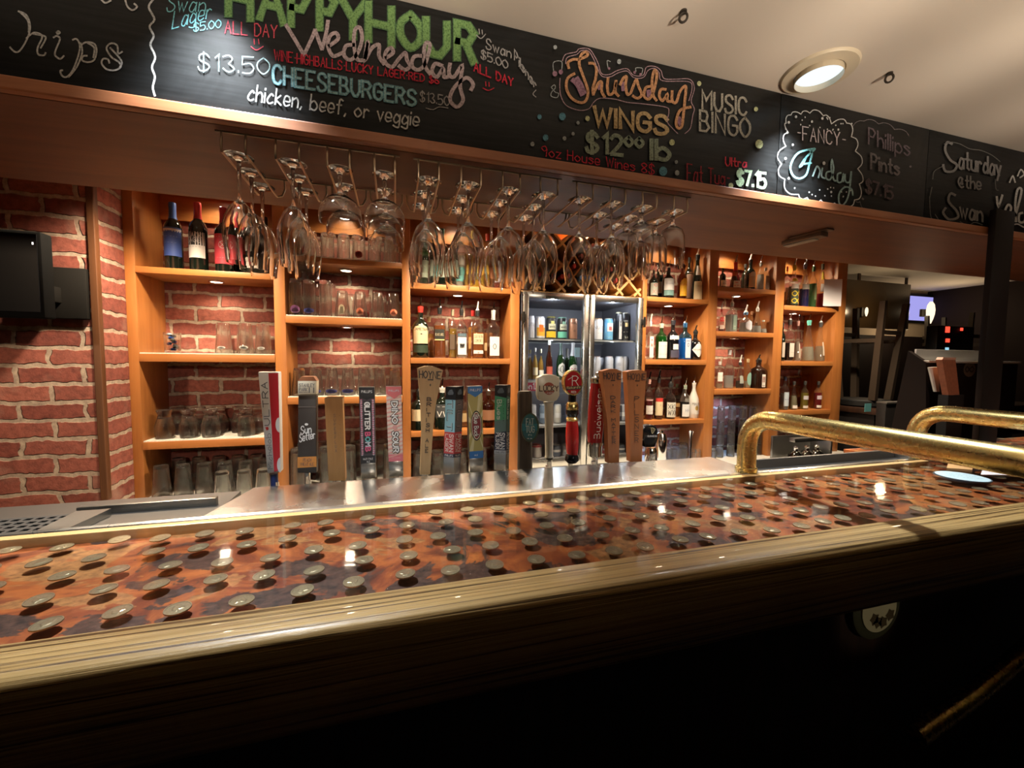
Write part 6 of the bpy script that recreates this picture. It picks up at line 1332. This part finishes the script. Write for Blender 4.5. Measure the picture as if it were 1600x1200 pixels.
# coaster, card and paper at the far end of the bar
c = at_z(1503, 746, ZB); p0, p1 = at_z(1457, 741, ZB), at_z(1548, 752, ZB); rc = (p1-p0).length/2
co = thing('round_coaster', (c.x, c.y, ZB+.0005), 'round pale blue coaster with a dark rim at the far end of the bar', 'coaster')
obj('disc', lathe(bmesh.new(), [(rc, 0), (rc, .003), (0, .003)], 40, cap=False), plain('coaster_rim', (.05, .07, .09), .5), co)
obj('printed_face', lathe(bmesh.new(), [(rc*.95, .003), (rc*.95, .0034), (0, .0034)], 40, cap=False), plain('coaster_blue', (.46, .62, .66), .5), co)
bm = bmesh.new()
for j, s in enumerate(('- --- -- ---', '--- -- ----', '-- --- --')): write(bm, s, lambda u, v, j=j: Vector((-rc*.6+u, rc*.3-j*rc*.36+v, .0038)), rc*1.2, rc*.2, rc*.03)
bm.transform(Matrix.Rotation(-.5, 4, 'Z')); obj('lettering', bm, plain('coaster_ink', (.10, .2, .32), .5), co, smooth=False)
q = [at_z(*p, ZB) for p in ((1479, 734), (1482, 724), (1523, 731), (1519, 737))]
cb_ = thing('card_holder', q[0], 'tan card with dark corners lying behind the coaster', 'card')
obj('card', prism(bmesh.new(), [(p.x, p.y) for p in q], 'z', ZB, ZB+.006), plain('tan_card', (.5, .30, .13), .5), cb_, True, False)
obj('corner', prism(bmesh.new(), [(q[2].x, q[2].y), (q[3].x, q[3].y), (q[3].x+.03, q[3].y-.004), (q[2].x+.03, q[2].y-.004)], 'z', ZB, ZB+.012), plain('dark_corner', (.10, .04, .02), .5), cb_, True, False)
q = [at_z(*p, ZB) for p in ((1532, 743), (1536, 733), (1600, 752), (1600, 760))]
tag(obj('paper_menu', prism(bmesh.new(), [(q[0].x, q[0].y), (q[1].x, q[1].y), (q[1].x+.35, q[1].y-.08), (q[0].x+.33, q[0].y-.1)], 'z', ZB+.0002, ZB+.003), plain('white_sheet', (.72, .70, .74), .6), None, True, False), 'white paper menu lying beyond the coaster under the brass rail', 'menu')

# ================================================================== beer tap handles
YT0 = 1.185
def tap(label, px, base_py): 
    c = at_y(px, base_py, YT0); t = thing('beer_tap', (c.x, YT0, c.z), label, 'tap handle', 'beer tap handles')
    bm = bmesh.new(); z = c.z
    tube(bm, [(c.x, YT0+.012, z+.004), (c.x, YT0+.012, .955)], .008, 12); tube(bm, [(c.x, 1.1515, .97), (c.x, YT0+.03, .965), (c.x, YT0+.055, .94), (c.x, YT0+.058, .90)], .010, 12)
    obj('faucet', bm, CHROME, t, True); return t
class Face:
    """a flat face given by four picture corners (top left, top right, bottom right, bottom left) at depths y0 (left) and y1 (right)"""
    def __init__(s, tl, tr, br, bl, y0=YT0, y1=None):
        y1 = y0 if y1 is None else y1
        s.q = [at_y(*tl, y0), at_y(*tr, y1), at_y(*br, y1), at_y(*bl, y0)]
        s.n = (s.q[1]-s.q[0]).cross(s.q[3]-s.q[0]).normalized()
        if s.n.y > 0: s.n = -s.n
        s.w = (s.q[1]-s.q[0]).length; s.h = (s.q[3]-s.q[0]).length
    def p(s, u, v, e=.0006):
        a = s.q[0].lerp(s.q[1], u); b = s.q[3].lerp(s.q[2], u); return a.lerp(b, v)+s.n*e
    def poly(s, t, pts, c, name, part='printed_panel', e=.0006, label=None):
        bm = bmesh.new(); bm.faces.new([bm.verts.new(s.p(u, v, e)) for u, v in pts]); o = obj(part, bm, plain('tap_'+name, c, .4), t, True, False)
        if label: o['label'] = label
    def band(s, t, v0, v1, c, name, u0=0.0, u1=1.0, e=.0006, part='printed_panel'): s.poly(t, [(u0, v0), (u1, v0), (u1, v1), (u0, v1)], c, name, part, e)
    def down(s, t, text, u0, u1, v0, v1, stroke, c, name, e=.0011, gap=.22, up=False):
        """text running down the face (letters turned a quarter), or up when asked"""
        st, tw = layout(text, gap); bm = bmesh.new(); W, H = s.w, s.h
        for q in st:
            if up: pts = [((u1-b*(u1-u0))*W, (v1-a/tw*(v1-v0))*H) for a, b in q]
            else: pts = [((u0+b*(u1-u0))*W, (v0+a/tw*(v1-v0))*H) for a, b in q]
            ribbon(bm, pts, stroke, lambda x, y: s.p(x/W, y/H, e))
        obj('lettering', bm, plain('tap_ink_'+name, c, .5), t, True, False)
    def across(s, t, text, u0, u1, v0, v1, stroke, c, name, e=.0011, tilt=0):
        st, tw = layout(text); bm = bmesh.new(); W, H = s.w, s.h
        for q in st: ribbon(bm, [((u0+a/tw*(u1-u0))*W, (v1-b*(v1-v0)-tilt*a/tw)*H) for a, b in q], stroke, lambda x, y: s.p(x/W, y/H, e))
        obj('lettering', bm, plain('tap_ink_'+name, c, .5), t, True, False)
    def stack(s, t, text, u, wu, v0, v1, stroke, c, name, e=.0011, du=0):
        bm = bmesh.new(); W, H = s.w, s.h; n = len(text); st = (v1-v0)/n
        for i, ch in enumerate(text):
            g, gw = glyph(ch); uu = u+du*i/n
            for q in g: ribbon(bm, [((uu+(a/max(gw, .3)-.5)*wu)*W, (v0+(i+.8-b*.65)*st)*H) for a, b in q], stroke, lambda x, y: s.p(x/W, y/H, e))
        obj('lettering', bm, plain('tap_ink_'+name, c, .5), t, True, False)
def slab(t, name, pts, mat, y0=YT0, depth=.028, bev=0, world_pts=False):
    w_ = [at_y(*p, y0) for p in pts]; bm = bmesh.new(); prism(bm, [(v.x, v.z) for v in w_], 'y', y0, y0+depth)
    if bev: bmesh.ops.bevel(bm, geom=bm.edges[:], offset=bev, segments=2, affect='EDGES', profile=.5)
    return obj(name, bm, mat, t, True, bool(bev))
def spin(t, name, segs, mat, y0=YT0+.012, seg=24):
    """a turned piece along a picture line: segs are (px, py, width in pixels)"""
    P_ = [(at_y(a, b, y0), (at_y(a+w/2, b, y0).x-at_y(a-w/2, b, y0).x)/2) for a, b, w in segs]
    return obj(name, tube(bmesh.new(), [p for p, r in P_], [r for p, r in P_], seg), mat, t, True)
TAPST = steel('tap_steel', (.5, .5, .49), .25, 'Z')
BK_ = (.012, .012, .014); WHT = (.70, .68, .66)
# 1 white and red slanted handle
t = tap('slanted white and red tap handle at the end by the brick wall', 429, 757)
spin(t, 'ferrule', [(429, 758, 12), (428, 740, 12)], plain('navy_ferrule', (.02, .04, .16), .3))
slab(t, 'body', [(403, 581), (435.5, 581), (438.7, 738), (417.6, 740.6)], plain('tap_white', WHT, .4), bev=.003)
f = Face((402.9, 581), (435.5, 581), (438.7, 739), (417.6, 740.6))
f.poly(t, [(.5, .012), (.97, .012), (.98, .97), (.52, .985)], (.48, .015, .025), 'red', label='red half with white dots')
for v in (.52, .92): f.poly(t, [(.99-.24*abs(math.sin(a)), v+.075*math.cos(a)) for a in [i*PI/10 for i in range(11)]], WHT, 'white', e=.001)
f.down(t, 'ULTRA', .12, .42, .10, .52, .0018, (.06, .06, .08), 'dark', up=True)
f.down(t, 'Michelob', .12, .44, .60, .95, .0011, (.06, .06, .08), 'dark', up=True)
f.poly(t, [(.14, .54), (.3, .535), (.34, .56), (.2, .57)], (.5, .03, .03), 'ribbon')
# 2 dark handle with house shaped head
t = tap('dark brown tap handle with a cream house shaped head and orange plate', 480, 754)
spin(t, 'ferrule', [(480, 756, 10), (480, 738, 10)], CHROME)
slab(t, 'body', [(466, 617), (494, 617), (494.6, 739), (465, 739)], plain('tap_dark_brown', (.028, .020, .016), .5), bev=.002)
slab(t, 'head', [(465.3, 595), (494.6, 595), (494, 616.5), (465.5, 616.5)], plain('tap_cream', (.56, .50, .38), .5), y0=YT0-.004, depth=.036, bev=.001)
slab(t, 'roof', [(471, 588.4), (490, 588.4), (494.8, 595.2), (465.2, 595.2)], plain('tap_roof_brown', (.28, .10, .04), .5), y0=YT0-.004, depth=.036)
f = Face((465.3, 595), (494.6, 595), (494, 616.5), (465.5, 616.5), YT0-.004)
f.across(t, 'STANLEY', .07, .9, .20, .44, .0011, BK_, 'dark'); f.across(t, 'PARK', .07, .52, .52, .74, .0011, BK_, 'dark'); f.across(t, 'BREWING', .07, .55, .80, .88, .0005, BK_, 'dark'); f.across(t, 'II', .62, .86, .5, .86, .0022, BK_, 'dark')
f = Face((466, 617), (494, 617), (494.6, 739), (465, 739))
f.band(t, .0, .012, (.2, .18, .16), 'edge'); f.band(t, .148, .16, (.12, .1, .09), 'edge2')
f.across(t, 'Sun', .16, .72, .40, .50, .0022, WHT, 'white', tilt=.02); f.across(t, 'Setter', .10, .92, .50, .60, .0022, WHT, 'white', tilt=.05); f.poly(t, [(.46+.1*math.cos(a), .375+.016*math.sin(a)) for a in [i*PI/5 for i in range(10)]], WHT, 'white')
f.poly(t, [(-.01, .795), (1.0, .785), (1.0, .92), (-.01, .935)], (.66, .26, .06), 'orange'); f.across(t, 'PEACH', .3, .72, .81, .85, .0007, BK_, 'dark', .0016); f.across(t, 'WHEAT ALE', .14, .86, .865, .905, .0007, BK_, 'dark', .0016)
# 3 plain wooden handle
t = tap('plain tan wooden block tap handle with two columns of tiny letters', 526, 749)
TW = wood('tan_tap_wood', (.36, .17, .055), (.50, .26, .09), 'Z', fine=30, rough=.5)
slab(t, 'body', [(507, 622.5), (535, 622.5), (539.6, 751), (513.5, 751)], TW, depth=.034)
slab(t, 'top_bevel', [(507, 622.5), (511, 619.8), (536, 619.8), (535, 622.5)], wood('tan_tap_end', (.28, .14, .05), (.42, .23, .09), 'X', rough=.5), depth=.034)
f = Face((507, 622.5), (535, 622.5), (539.6, 751), (513.5, 751))
f.stack(t, 'SUPERFLUX', .52, .10, .18, .66, .0007, BK_, 'dark'); f.stack(t, '*********', .82, .10, .18, .66, .0007, BK_, 'dark')
# 4 glitter handle
def boxtap(label, q, top=None, steel_v=.83, base_px=None, side=None):
    tl, tr, br, bl = q; t = tap(label, (bl[0]+br[0])/2, (bl[1]+br[1])/2)
    slab(t, 'body', [tl, tr, (tr[0]+(br[0]-tr[0])*steel_v, tr[1]+(br[1]-tr[1])*steel_v), (tl[0]+(bl[0]-tl[0])*steel_v, tl[1]+(bl[1]-tl[1])*steel_v)], plain('tap_black_case', (.03, .028, .028), .35), depth=.03)
    slab(t, 'steel_foot', [(tl[0]+(bl[0]-tl[0])*steel_v, tl[1]+(bl[1]-tl[1])*steel_v), (tr[0]+(br[0]-tr[0])*steel_v, tr[1]+(br[1]-tr[1])*steel_v), br, bl], TAPST, y0=YT0+.0005, depth=.029, bev=.0015)
    return t, Face(tl, tr, br, bl)
t, f = boxtap('black tap handle with a pink and white glitter print', ((560.6, 605), (585, 605), (587.5, 747), (564.2, 748.8)))
f.band(t, .125, .745, (.05, .04, .05), 'print_black')
R.seed(9)
bm1, bm2 = bmesh.new(), bmesh.new()
for i in range(26):
    for j in range(2):
        for bm, o_ in ((bm1, 0), (bm2, .012)):
            v = .13+i*.0236+o_; u = (.03 if j == 0 else .78)+R.random()*.02
            bm.faces.new([bm.verts.new(f.p(a, b, .0009)) for a, b in ((u, v), (u+.18, v+R.uniform(-.005, .005)), (u+.09, v+.013))])
obj('printed_panel', bm1, plain('tap_pink', (.55, .14, .22), .4), t, True, False); obj('printed_panel', bm2, plain('tap_pale', (.5, .45, .48), .4), t, True, False)
f.poly(t, [(0, 0), (1, 0), (1, .09), (.5, .14), (0, .09)], BK_, 'black', e=.0010); f.across(t, 'PHILLIPS', .16, .84, .035, .06, .0008, WHT, 'white', .0014)
f.band(t, .15, .72, BK_, 'black', .26, .76, .0012)
f.down(t, 'GLITTER', .36, .66, .165, .455, .0034, WHT, 'white', .0017)
for i, (ch, c, nm) in enumerate((('B', (.6, .1, .2), 'rose'), ('O', (.12, .42, .42), 'teal'), ('M', (.55, .55, .6), 'pale'), ('B', (.6, .16, .2), 'rose'))): f.down(t, ch, .36, .66, .49+i*.055, .53+i*.055, .0034, c, nm, .0017)
f.band(t, .745, .83, BK_, 'black', e=.0011); f.across(t, 'HAZY PALE', .18, .82, .77, .79, .0006, WHT, 'white', .0015); f.across(t, 'ALE', .4, .62, .80, .82, .0006, WHT, 'white', .0015)
# 5 pink sour handle
t, f = boxtap('pink and white striped tap handle with bubble letters', ((602.9, 604), (627, 604), (630.4, 744), (608.2, 745)))
f.band(t, 0, .75, (.62, .50, .44), 'blush')
bm = bmesh.new()
for i in range(16): bm.faces.new([bm.verts.new(f.p(a, b, .0009)) for a, b in ((0, .10+i*.045), (1, .055+i*.045), (1, .07+i*.045), (0, .115+i*.045))] )
obj('printed_panel', bm, plain('tap_pink_stripe', (.62, .30, .27), .4), t, True, False)
f.poly(t, [(0, 0), (1, 0), (1, .08), (.5, .13), (0, .08)], (.55, .13, .14), 'coral', e=.0012); f.across(t, 'PHILLIPS', .16, .84, .035, .055, .0007, (.7, .5, .48), 'pale', .0016)
for stk, c, nm, e in ((.0072, BK_, 'black', .0013), (.0034, (.72, .68, .68), 'white', .0017)):
    f.down(t, 'DINO', .34, .70, .165, .40, stk, c, nm, e); f.down(t, 'SOUR', .34, .70, .50, .725, stk, c, nm, e)
f.poly(t, [(.5+.16*math.cos(a), .45+.028*math.sin(a)) for a in [i*PI/6 for i in range(12)]], (.55, .28, .26), 'dusty', e=.0014)
f.band(t, .75, .83, (.60, .16, .19), 'coral2'); f.across(t, '-- ----', .2, .82, .78, .80, .0007, WHT, 'white', .0014)
# 6 14 15 trapezoid wooden handles
def hoyne(label, pts, face, words, wood_, ink, hv):
    bl, br = face[3], face[2]; t = tap(label, (bl[0]+br[0])/2, bl[1]); slab(t, 'body', pts, wood_, depth=.026)
    f = Face(*face)
    f.across(t, 'HOYNE', .07, .95, .03, .095, .0030, ink, 'ink_'+label[:4].strip().replace(' ', ''), tilt=-.006); f.poly(t, [(.42, .105), (.66, .105), (.66, .118), (.42, .118)], ink, 'mark_'+label[:4].strip().replace(' ', '')); f.poly(t, [(.54, .145), (.575, .16), (.54, .175), (.505, .16)], ink, 'mark_'+label[:4].strip().replace(' ', ''))
    f.across(t, '---- --', .34, .76, .126, .132, .0004, ink, 'ink_'+label[:4].strip().replace(' ', ''))
    f.stack(t, words, .52, hv*1.3, .27, .80, .0026, ink, 'ink_'+label[:4].strip().replace(' ', '')); return t
HW = wood('pale_ash_tap', (.42, .26, .12), (.58, .37, .18), 'Z', fine=30, rough=.5); HR = wood('red_brown_tap', (.26, .08, .02), (.36, .12, .032), 'Z', fine=30, rough=.5)
hoyne('tan fan shaped wooden tap handle beside the shelf upright', [(652.2, 575.6), (664.7, 572), (676, 572), (692, 578.3), (681, 633), (676.6, 673.7), (672, 741.5), (656.4, 741.5), (658.8, 673.7), (657.3, 633)], ((652.2, 574), (692, 575), (672, 741.5), (656.4, 741.5)), 'BRITISH ALE', HW, (.03, .02, .015), .16)
hoyne('red brown fan shaped wooden tap handle over the fridge, next to the red barrel handle', [(940.6, 580), (953, 576.6), (963, 576.6), (971.4, 580), (968.5, 640), (967.2, 722.5), (951, 724), (949, 660), (945, 610)], ((940.6, 578), (971.4, 578), (967.2, 722.5), (951, 724)), 'DARK MATTER', HR, (.03, .012, .008), .2)
hoyne('orange brown fan shaped wooden tap handle at the fridge edge beside the black handle', [(978.7, 581), (988.5, 578.7), (1001.5, 578), (1010.4, 581), (1006, 640), (1002.3, 721), (985.2, 721.7), (984.3, 680), (982, 625)], ((978.7, 579), (1010.4, 579), (1002.3, 721), (985.2, 721.7)), 'PILSNER', HR, (.05, .02, .01), .2)
# 7 corner-on lager handle
def cornertap(label, L, Rr, bands, sv=.81):
    yE, yS = YT0-.004, YT0+.012
    t = tap(label, L[2][0], L[2][1])
    fl = Face(L[0], L[1], L[2], L[3], yS, yE); fr = Face(Rr[0], Rr[1], Rr[2], Rr[3], yE, yS)
    def col4(v0, v1): return [fl.p(0, v0, 0), fl.p(1, v0, 0), fr.p(1, v0, 0)], [fl.p(0, v1, 0), fl.p(1, v1, 0), fr.p(1, v1, 0)]
    for nm, v0, v1, m in (('body', 0, sv, plain('tap_black_case', (.03, .028, .028), .35)), ('steel_foot', sv, 1, TAPST)):
        a, b = col4(v0, v1); back = Vector((a[0].x+a[2].x-a[1].x, a[0].y+a[2].y-a[1].y+.006, a[1].z)); back2 = Vector((b[0].x+b[2].x-b[1].x, b[0].y+b[2].y-b[1].y+.006, b[1].z))
        bm = bmesh.new(); A = [bm.verts.new(p) for p in a+[back]]; B = [bm.verts.new(p) for p in b+[back2]]
        for i in range(4): bm.faces.new((A[i], A[(i+1) % 4], B[(i+1) % 4], B[i]))
        bm.faces.new(A[::-1]); bm.faces.new(B); obj(nm, bm, m, t, True, False)
    return t, fl, fr
t, fl, fr = cornertap('lager tap handle seen corner on, light blue over red', [(696.8, 604), (712.3, 604.5), (708.7, 740.6), (692.5, 738.8)], [(712.3, 604.5), (724.3, 603), (718.8, 738.8), (708.7, 740.6)], None)
for f, k in ((fl, 0), (fr, 1)):
    f.band(t, .15, .52, ((.26, .50, .60), (.13, .11, .11))[k], ('sky', 'smoke')[k]); f.band(t, .52, .77, (.48, .055, .055), 'tomato')
    f.poly(t, [(0, 0), (1, 0), (1, .15), (0, .13)], BK_, 'black', e=.0008); f.poly(t, [(.2, .075), (.4, .035), (.65, .03), (.8, .07), (.75, .09), (.3, .095)], (.10, .12, .14), 'crest', e=.0012)
    f.down(t, 'TILT', .25, .72, .16, .50, .0040, BK_, 'black', .0011); f.down(t, 'TILT', .28, .70, .165, .495, .0022, ((.45, .58, .64), (.30, .22, .22))[k], ('sky2', 'smoke2')[k], .0016)
    f.down(t, 'SWAN', .52, .88, .545, .745, .0026, (.66, .55, .5), 'peach'); f.down(t, 'LAGER', .12, .40, .545, .745, .0018, (.66, .55, .5), 'peach')
    f.band(t, .77, .81, (.02, .025, .05), 'navy'); f.across(t, 'PHILLIPS', .12, .88, .78, .80, .0007, WHT, 'white')
# 8 yellow rays handle
t, f = boxtap('yellow rayed tap handle with blue ends and a dark oval', ((730.7, 604), (753.6, 603), (755.4, 737), (734.3, 738.8)), steel_v=.835)
f.band(t, .08, .75, (.34, .29, .10), 'khaki')
bm = bmesh.new()
for i in range(12):
    a = i*PI/6+.1; p = lambda a_: (min(1, max(0, .5+2.2*math.cos(a_))), min(.75, max(.08, .45+.42*math.sin(a_))))
    bm.faces.new([bm.verts.new(f.p(u, v, .0009)) for u, v in ((.5, .45), p(a), p(a+.16))])
obj('printed_panel', bm, plain('tap_ray', (.52, .48, .28), .4), t, True, False)
f.poly(t, [(0, 0), (1, 0), (1, .07), (.5, .125), (0, .07)], (.03, .14, .38), 'blue', e=.0012); f.across(t, 'PHILLIPS', .16, .86, .03, .055, .0009, (.5, .55, .6), 'pale', .0016)
for rx, ry, c, nm, e in ((.40, .175, BK_, 'black', .0012), (.35, .16, (.52, .46, .34), 'cream', .0014), (.31, .148, (.16, .02, .03), 'maroon', .0016)): f.poly(t, [(.54+rx*math.cos(a), .455+ry*math.sin(a)) for a in [i*PI/12 for i in range(24)]], c, nm, e=e)
f.down(t, 'Blue Buck', .38, .68, .33, .58, .0034, BK_, 'black', .0019); f.down(t, 'Blue Buck', .38, .68, .33, .58, .0018, (.62, .62, .64), 'white', .0023)
f.band(t, .75, .835, (.03, .14, .38), 'blue'); f.across(t, 'ALE', .36, .6, .79, .805, .0008, WHT, 'white')
# 9 green pilsner handle
t, fl, fr = cornertap('pilsner tap handle in black, green and navy beside the log handle', [(773.3, 602), (791.7, 602), (790, 734), (772, 734)], [(791.7, 602), (797.5, 601), (795, 733), (790, 734)], None, .81)
for f, k in ((fl, 0), (fr, 1)):
    f.poly(t, [(0, .12), (1, .15), (1, .53), (0, .53)], ((.06, .27, .15), (.05, .12, .09))[k], ('green', 'green2')[k]); f.poly(t, [(0, .42), (1, .40), (1, .54), (0, .56)], (.10, .17, .16), 'mist', e=.0008)
    f.poly(t, [(0, 0), (1, 0), (1, .15), (0, .12)], BK_, 'black', e=.0010); f.poly(t, [(.2, .075), (.4, .035), (.65, .03), (.8, .07), (.75, .09), (.3, .095)], (.10, .12, .14), 'crest', e=.0012)
    f.down(t, 'Blues', .22, .58, .17, .40, .0022, (.5, .58, .52), 'mint'); f.down(t, '-- --- --', .68, .84, .18, .42, .0012, BK_, 'black', .0013)
    f.band(t, .54, .77, (.012, .016, .035), 'navy'); f.down(t, 'SWAN', .50, .88, .56, .75, .0028, WHT, 'white'); f.down(t, 'PILSNER', .14, .42, .56, .75, .0019, WHT, 'white')
    f.band(t, .765, .81, (.45, .45, .45), 'grey'); f.across(t, 'PHILLIPS', .12, .88, .78, .80, .0007, BK_, 'dark')
# 10 log handle
t = tap('rough dark log tap handle with a round teal badge', 820, 732)
LOGM = wood('rough_log', (.030, .018, .010), (.085, .055, .03), 'Z', fine=80, rough=.8, bump=1.0)
spin(t, 'log', [(820, 733, 22.5), (820, 690, 21.5), (820, 650, 22), (819.8, 616, 22), (819.6, 611, 19)], LOGM, seg=18)
c = at_y(827.5, 667.5, YT0-.008); rx = at_y(841, 667, YT0-.008).x-c.x; rz = c.z-at_y(827, 690, YT0-.008).z
bm = lathe(bmesh.new(), [(1, 0), (1, .008), (0, .008)], 36, cap=False); bm.transform(Matrix.Translation(c) @ Matrix.Diagonal((rx, 1, rz, 1)) @ Matrix.Rotation(PI/2, 4, 'X')); bd = obj('badge', bm, plain('tap_olive', (.05, .07, .035), .5), t, True)
f = Face((814, 645), (841, 645), (841, 690), (814, 690), YT0-.0165)
f.poly(t, [(.5+.44*math.cos(a), .5+.45*math.sin(a)) for a in [i*PI/14 for i in range(28)]], (.03, .14, .17), 'teal', e=.0003); f.poly(t, [(.06, .38), (.94, .38), (.94, .62), (.06, .62)], (.03, .22, .28), 'teal_light', e=.0006)
f.across(t, 'FAT', .30, .72, .20, .42, .0026, (.45, .58, .6), 'pale_teal'); f.across(t, 'TUG', .28, .76, .46, .68, .0026, (.45, .58, .6), 'pale_teal'); f.across(t, 'IPA', .42, .62, .74, .8, .001, (.45, .58, .6), 'pale_teal'); f.across(t, '--', .34, .62, .86, .92, .002, WHT, 'white')
# 11 cream handle
t = tap('cream tap handle with a rounded square head on a slim shaft', 858, 731)
CRM_ = plain('tap_cream_gloss', (.56, .53, .44), .3)
spin(t, 'ferrule', [(858, 733, 7.5), (858, 717, 7.5)], CHROME); spin(t, 'shaft', [(858, 718, 10), (858, 714, 13.5), (858, 712, 11.5), (857.8, 660, 12.5), (857.5, 632, 13), (857.3, 628, 16)], CRM_)
slab(t, 'head', [(840.5, 590), (848, 586), (857.5, 584.8), (867, 586), (874.5, 590), (874.5, 618), (871, 625), (866, 627.5), (849, 627.5), (843, 625), (840.5, 618)], CRM_, depth=.024, bev=.003)
f = Face((840.5, 585), (874.5, 585), (874.5, 627.5), (840.5, 627.5))
f.poly(t, [(.5+.27*math.cos(a), .52+.23*math.sin(a)) for a in [i*PI/12 for i in range(24)]], (.30, .06, .035), 'brick'); f.band(t, .42, .60, (.56, .53, .44), 'cream', .05, .93, .0009)
f.across(t, 'LUCKY', .07, .92, .42, .61, .0030, (.07, .03, .02), 'brown', .0014); f.across(t, 'LAGER', .32, .68, .66, .71, .0008, (.6, .5, .4), 'pale')
# 12 red grip with disc
t = tap('red tap handle with an oval red emblem head and black and gold collars', 893.5, 721)
spin(t, 'foot', [(893.5, 723, 13), (893.5, 719, 20), (893.5, 713, 19), (894, 709, 15)], plain('tap_black_gloss', (.01, .01, .011), .12)); spin(t, 'grip', [(894, 711, 15), (894, 700, 18), (894, 680, 19), (894, 662, 17), (894, 656, 15)], plain('tap_red_gloss', (.52, .025, .025), .2))
spin(t, 'collar', [(894, 657, 17), (894, 654, 18), (894, 652, 15), (894, 651, 15)], BRASS); spin(t, 'neck', [(894, 651, 14), (894, 646, 18), (894, 641, 18), (894, 640, 18)], plain('tap_black_gloss', (.01, .01, .011), .12))
spin(t, 'collar', [(894, 641, 17), (894, 637, 18), (894, 631, 17), (894, 628, 13)], BRASS); spin(t, 'neck', [(894, 629, 11), (894.5, 612, 11)], plain('tap_black_gloss', (.01, .01, .011), .12))
for rx_, ry_, m, d0, d1, nm in ((14.8, 20, BRASS, -.004, .016, 'emblem_rim'), (13, 18, plain('tap_emblem_red', (.34, .014, .018), .25), -.0065, -.002, 'emblem_face')):
    slab(t, nm, [(896+rx_*math.cos(a), 598+ry_*math.sin(a)) for a in [i*PI/16 for i in range(32)]], m, y0=YT0+d0, depth=d1-d0)
f = Face((883, 580), (909, 580), (909, 617), (883, 617), YT0-.0066)
f.across(t, 'R', .42, .78, .20, .60, .0022, WHT, 'white'); f.across(t, '-', .05, .5, .2, .62, .0016, WHT, 'white', tilt=.2); f.poly(t, [(.04, .66), (.96, .60), (.98, .75), (.06, .80)], BK_, 'black', e=.0008); f.across(t, "Rickard's", .1, .9, .65, .75, .0010, (.66, .52, .25), 'gold', .0014, .04); f.across(t, 'RED', .36, .64, .84, .92, .0012, WHT, 'white')
# 13 red barrel handle
t = tap('dark red barrel shaped tap handle with silver ends and white script', 930, 724)
YB_ = YT0+.062
spin(t, 'ferrule', [(929.5, 726, 8), (929.5, 712, 8)], CHROME, YB_); spin(t, 'collar', [(929.5, 714, 12), (929.5, 712, 19), (929.5, 697, 20), (929.5, 694, 22), (929.5, 690, 21)], plain('tap_silver', (.42, .41, .38), .22, 1), YB_)
spin(t, 'barrel', [(929.5, 691, 20), (930, 670, 22), (931.5, 640, 22.5), (933.3, 612, 21), (934, 598, 19.5)], plain('tap_deep_red', (.24, .012, .014), .22), YB_, 28); spin(t, 'top_collar', [(934, 599, 19.5), (934, 595, 21), (934, 592, 20), (934.4, 590, 12), (934.8, 587, 9), (935, 583, 8), (935, 581, 4)], plain('tap_silver', (.42, .41, .38), .22, 1), YB_)
class Barrel(Face):
    """the round front of the barrel handle: u runs around it, v down its axis"""
    def __init__(s, top, bot, wpx, y):
        s.a, s.b = at_y(*top, y), at_y(*bot, y); s.r = (at_y(top[0]+wpx/2, top[1], y).x-at_y(top[0]-wpx/2, top[1], y).x)/2
        s.w = 2.2*s.r; s.h = (s.a-s.b).length
    def p(s, u, v, e=.0006):
        c = s.a.lerp(s.b, v); t = (u-.5)*2.2; r = s.r*(1+.12*math.sin(PI*v))+e
        return Vector((c.x+r*math.sin(t), c.y-r*math.cos(t), c.z))
f = Barrel((933.6, 604), (929.7, 686), 20, YB_)
f.down(t, 'Budweiser', .22, .56, .03, .96, .0021, WHT, 'white', .0016, up=True)
# 16 small black handle
t = tap('short black tap handle with a gold harp beside the chrome shaker', 1017, 719)
spin(t, 'chrome_base', [(1017, 722, 14), (1017, 718, 16.5), (1017, 704, 15.5), (1017, 699, 12)], CHROME, YT0+.045)
slab(t, 'body', [(1004, 673), (1006.4, 666.8), (1014.5, 663.8), (1021, 664), (1026.5, 667), (1029, 673), (1027.8, 685), (1024.5, 699), (1008.5, 699.5), (1005.4, 687)], plain('tap_black_gloss', (.01, .01, .011), .12), y0=YT0+.03, depth=.03, bev=.006)
f = Face((1004, 664), (1029, 664), (1029, 699), (1004, 699), YT0+.03)
f.across(t, 'GUINNESS', .30, .88, .46, .53, .0009, WHT, 'white', .0012)
bm = bmesh.new(); ribbon(bm, smooth_line([(.52, .16), (.58, .12), (.74, .17), (.76, .21), (.68, .3), (.6, .38), (.55, .3), (.52, .16)], 4), .02, lambda u, v: f.p(u, v, .0012))
for u in (.58, .63, .68): ribbon(bm, [(u, .15), (u-.01, .34)], .008, lambda u, v: f.p(u, v, .0012))
obj('harp_emblem', bm, plain('tap_harp_gold', (.55, .45, .25), .4), t, True, False)
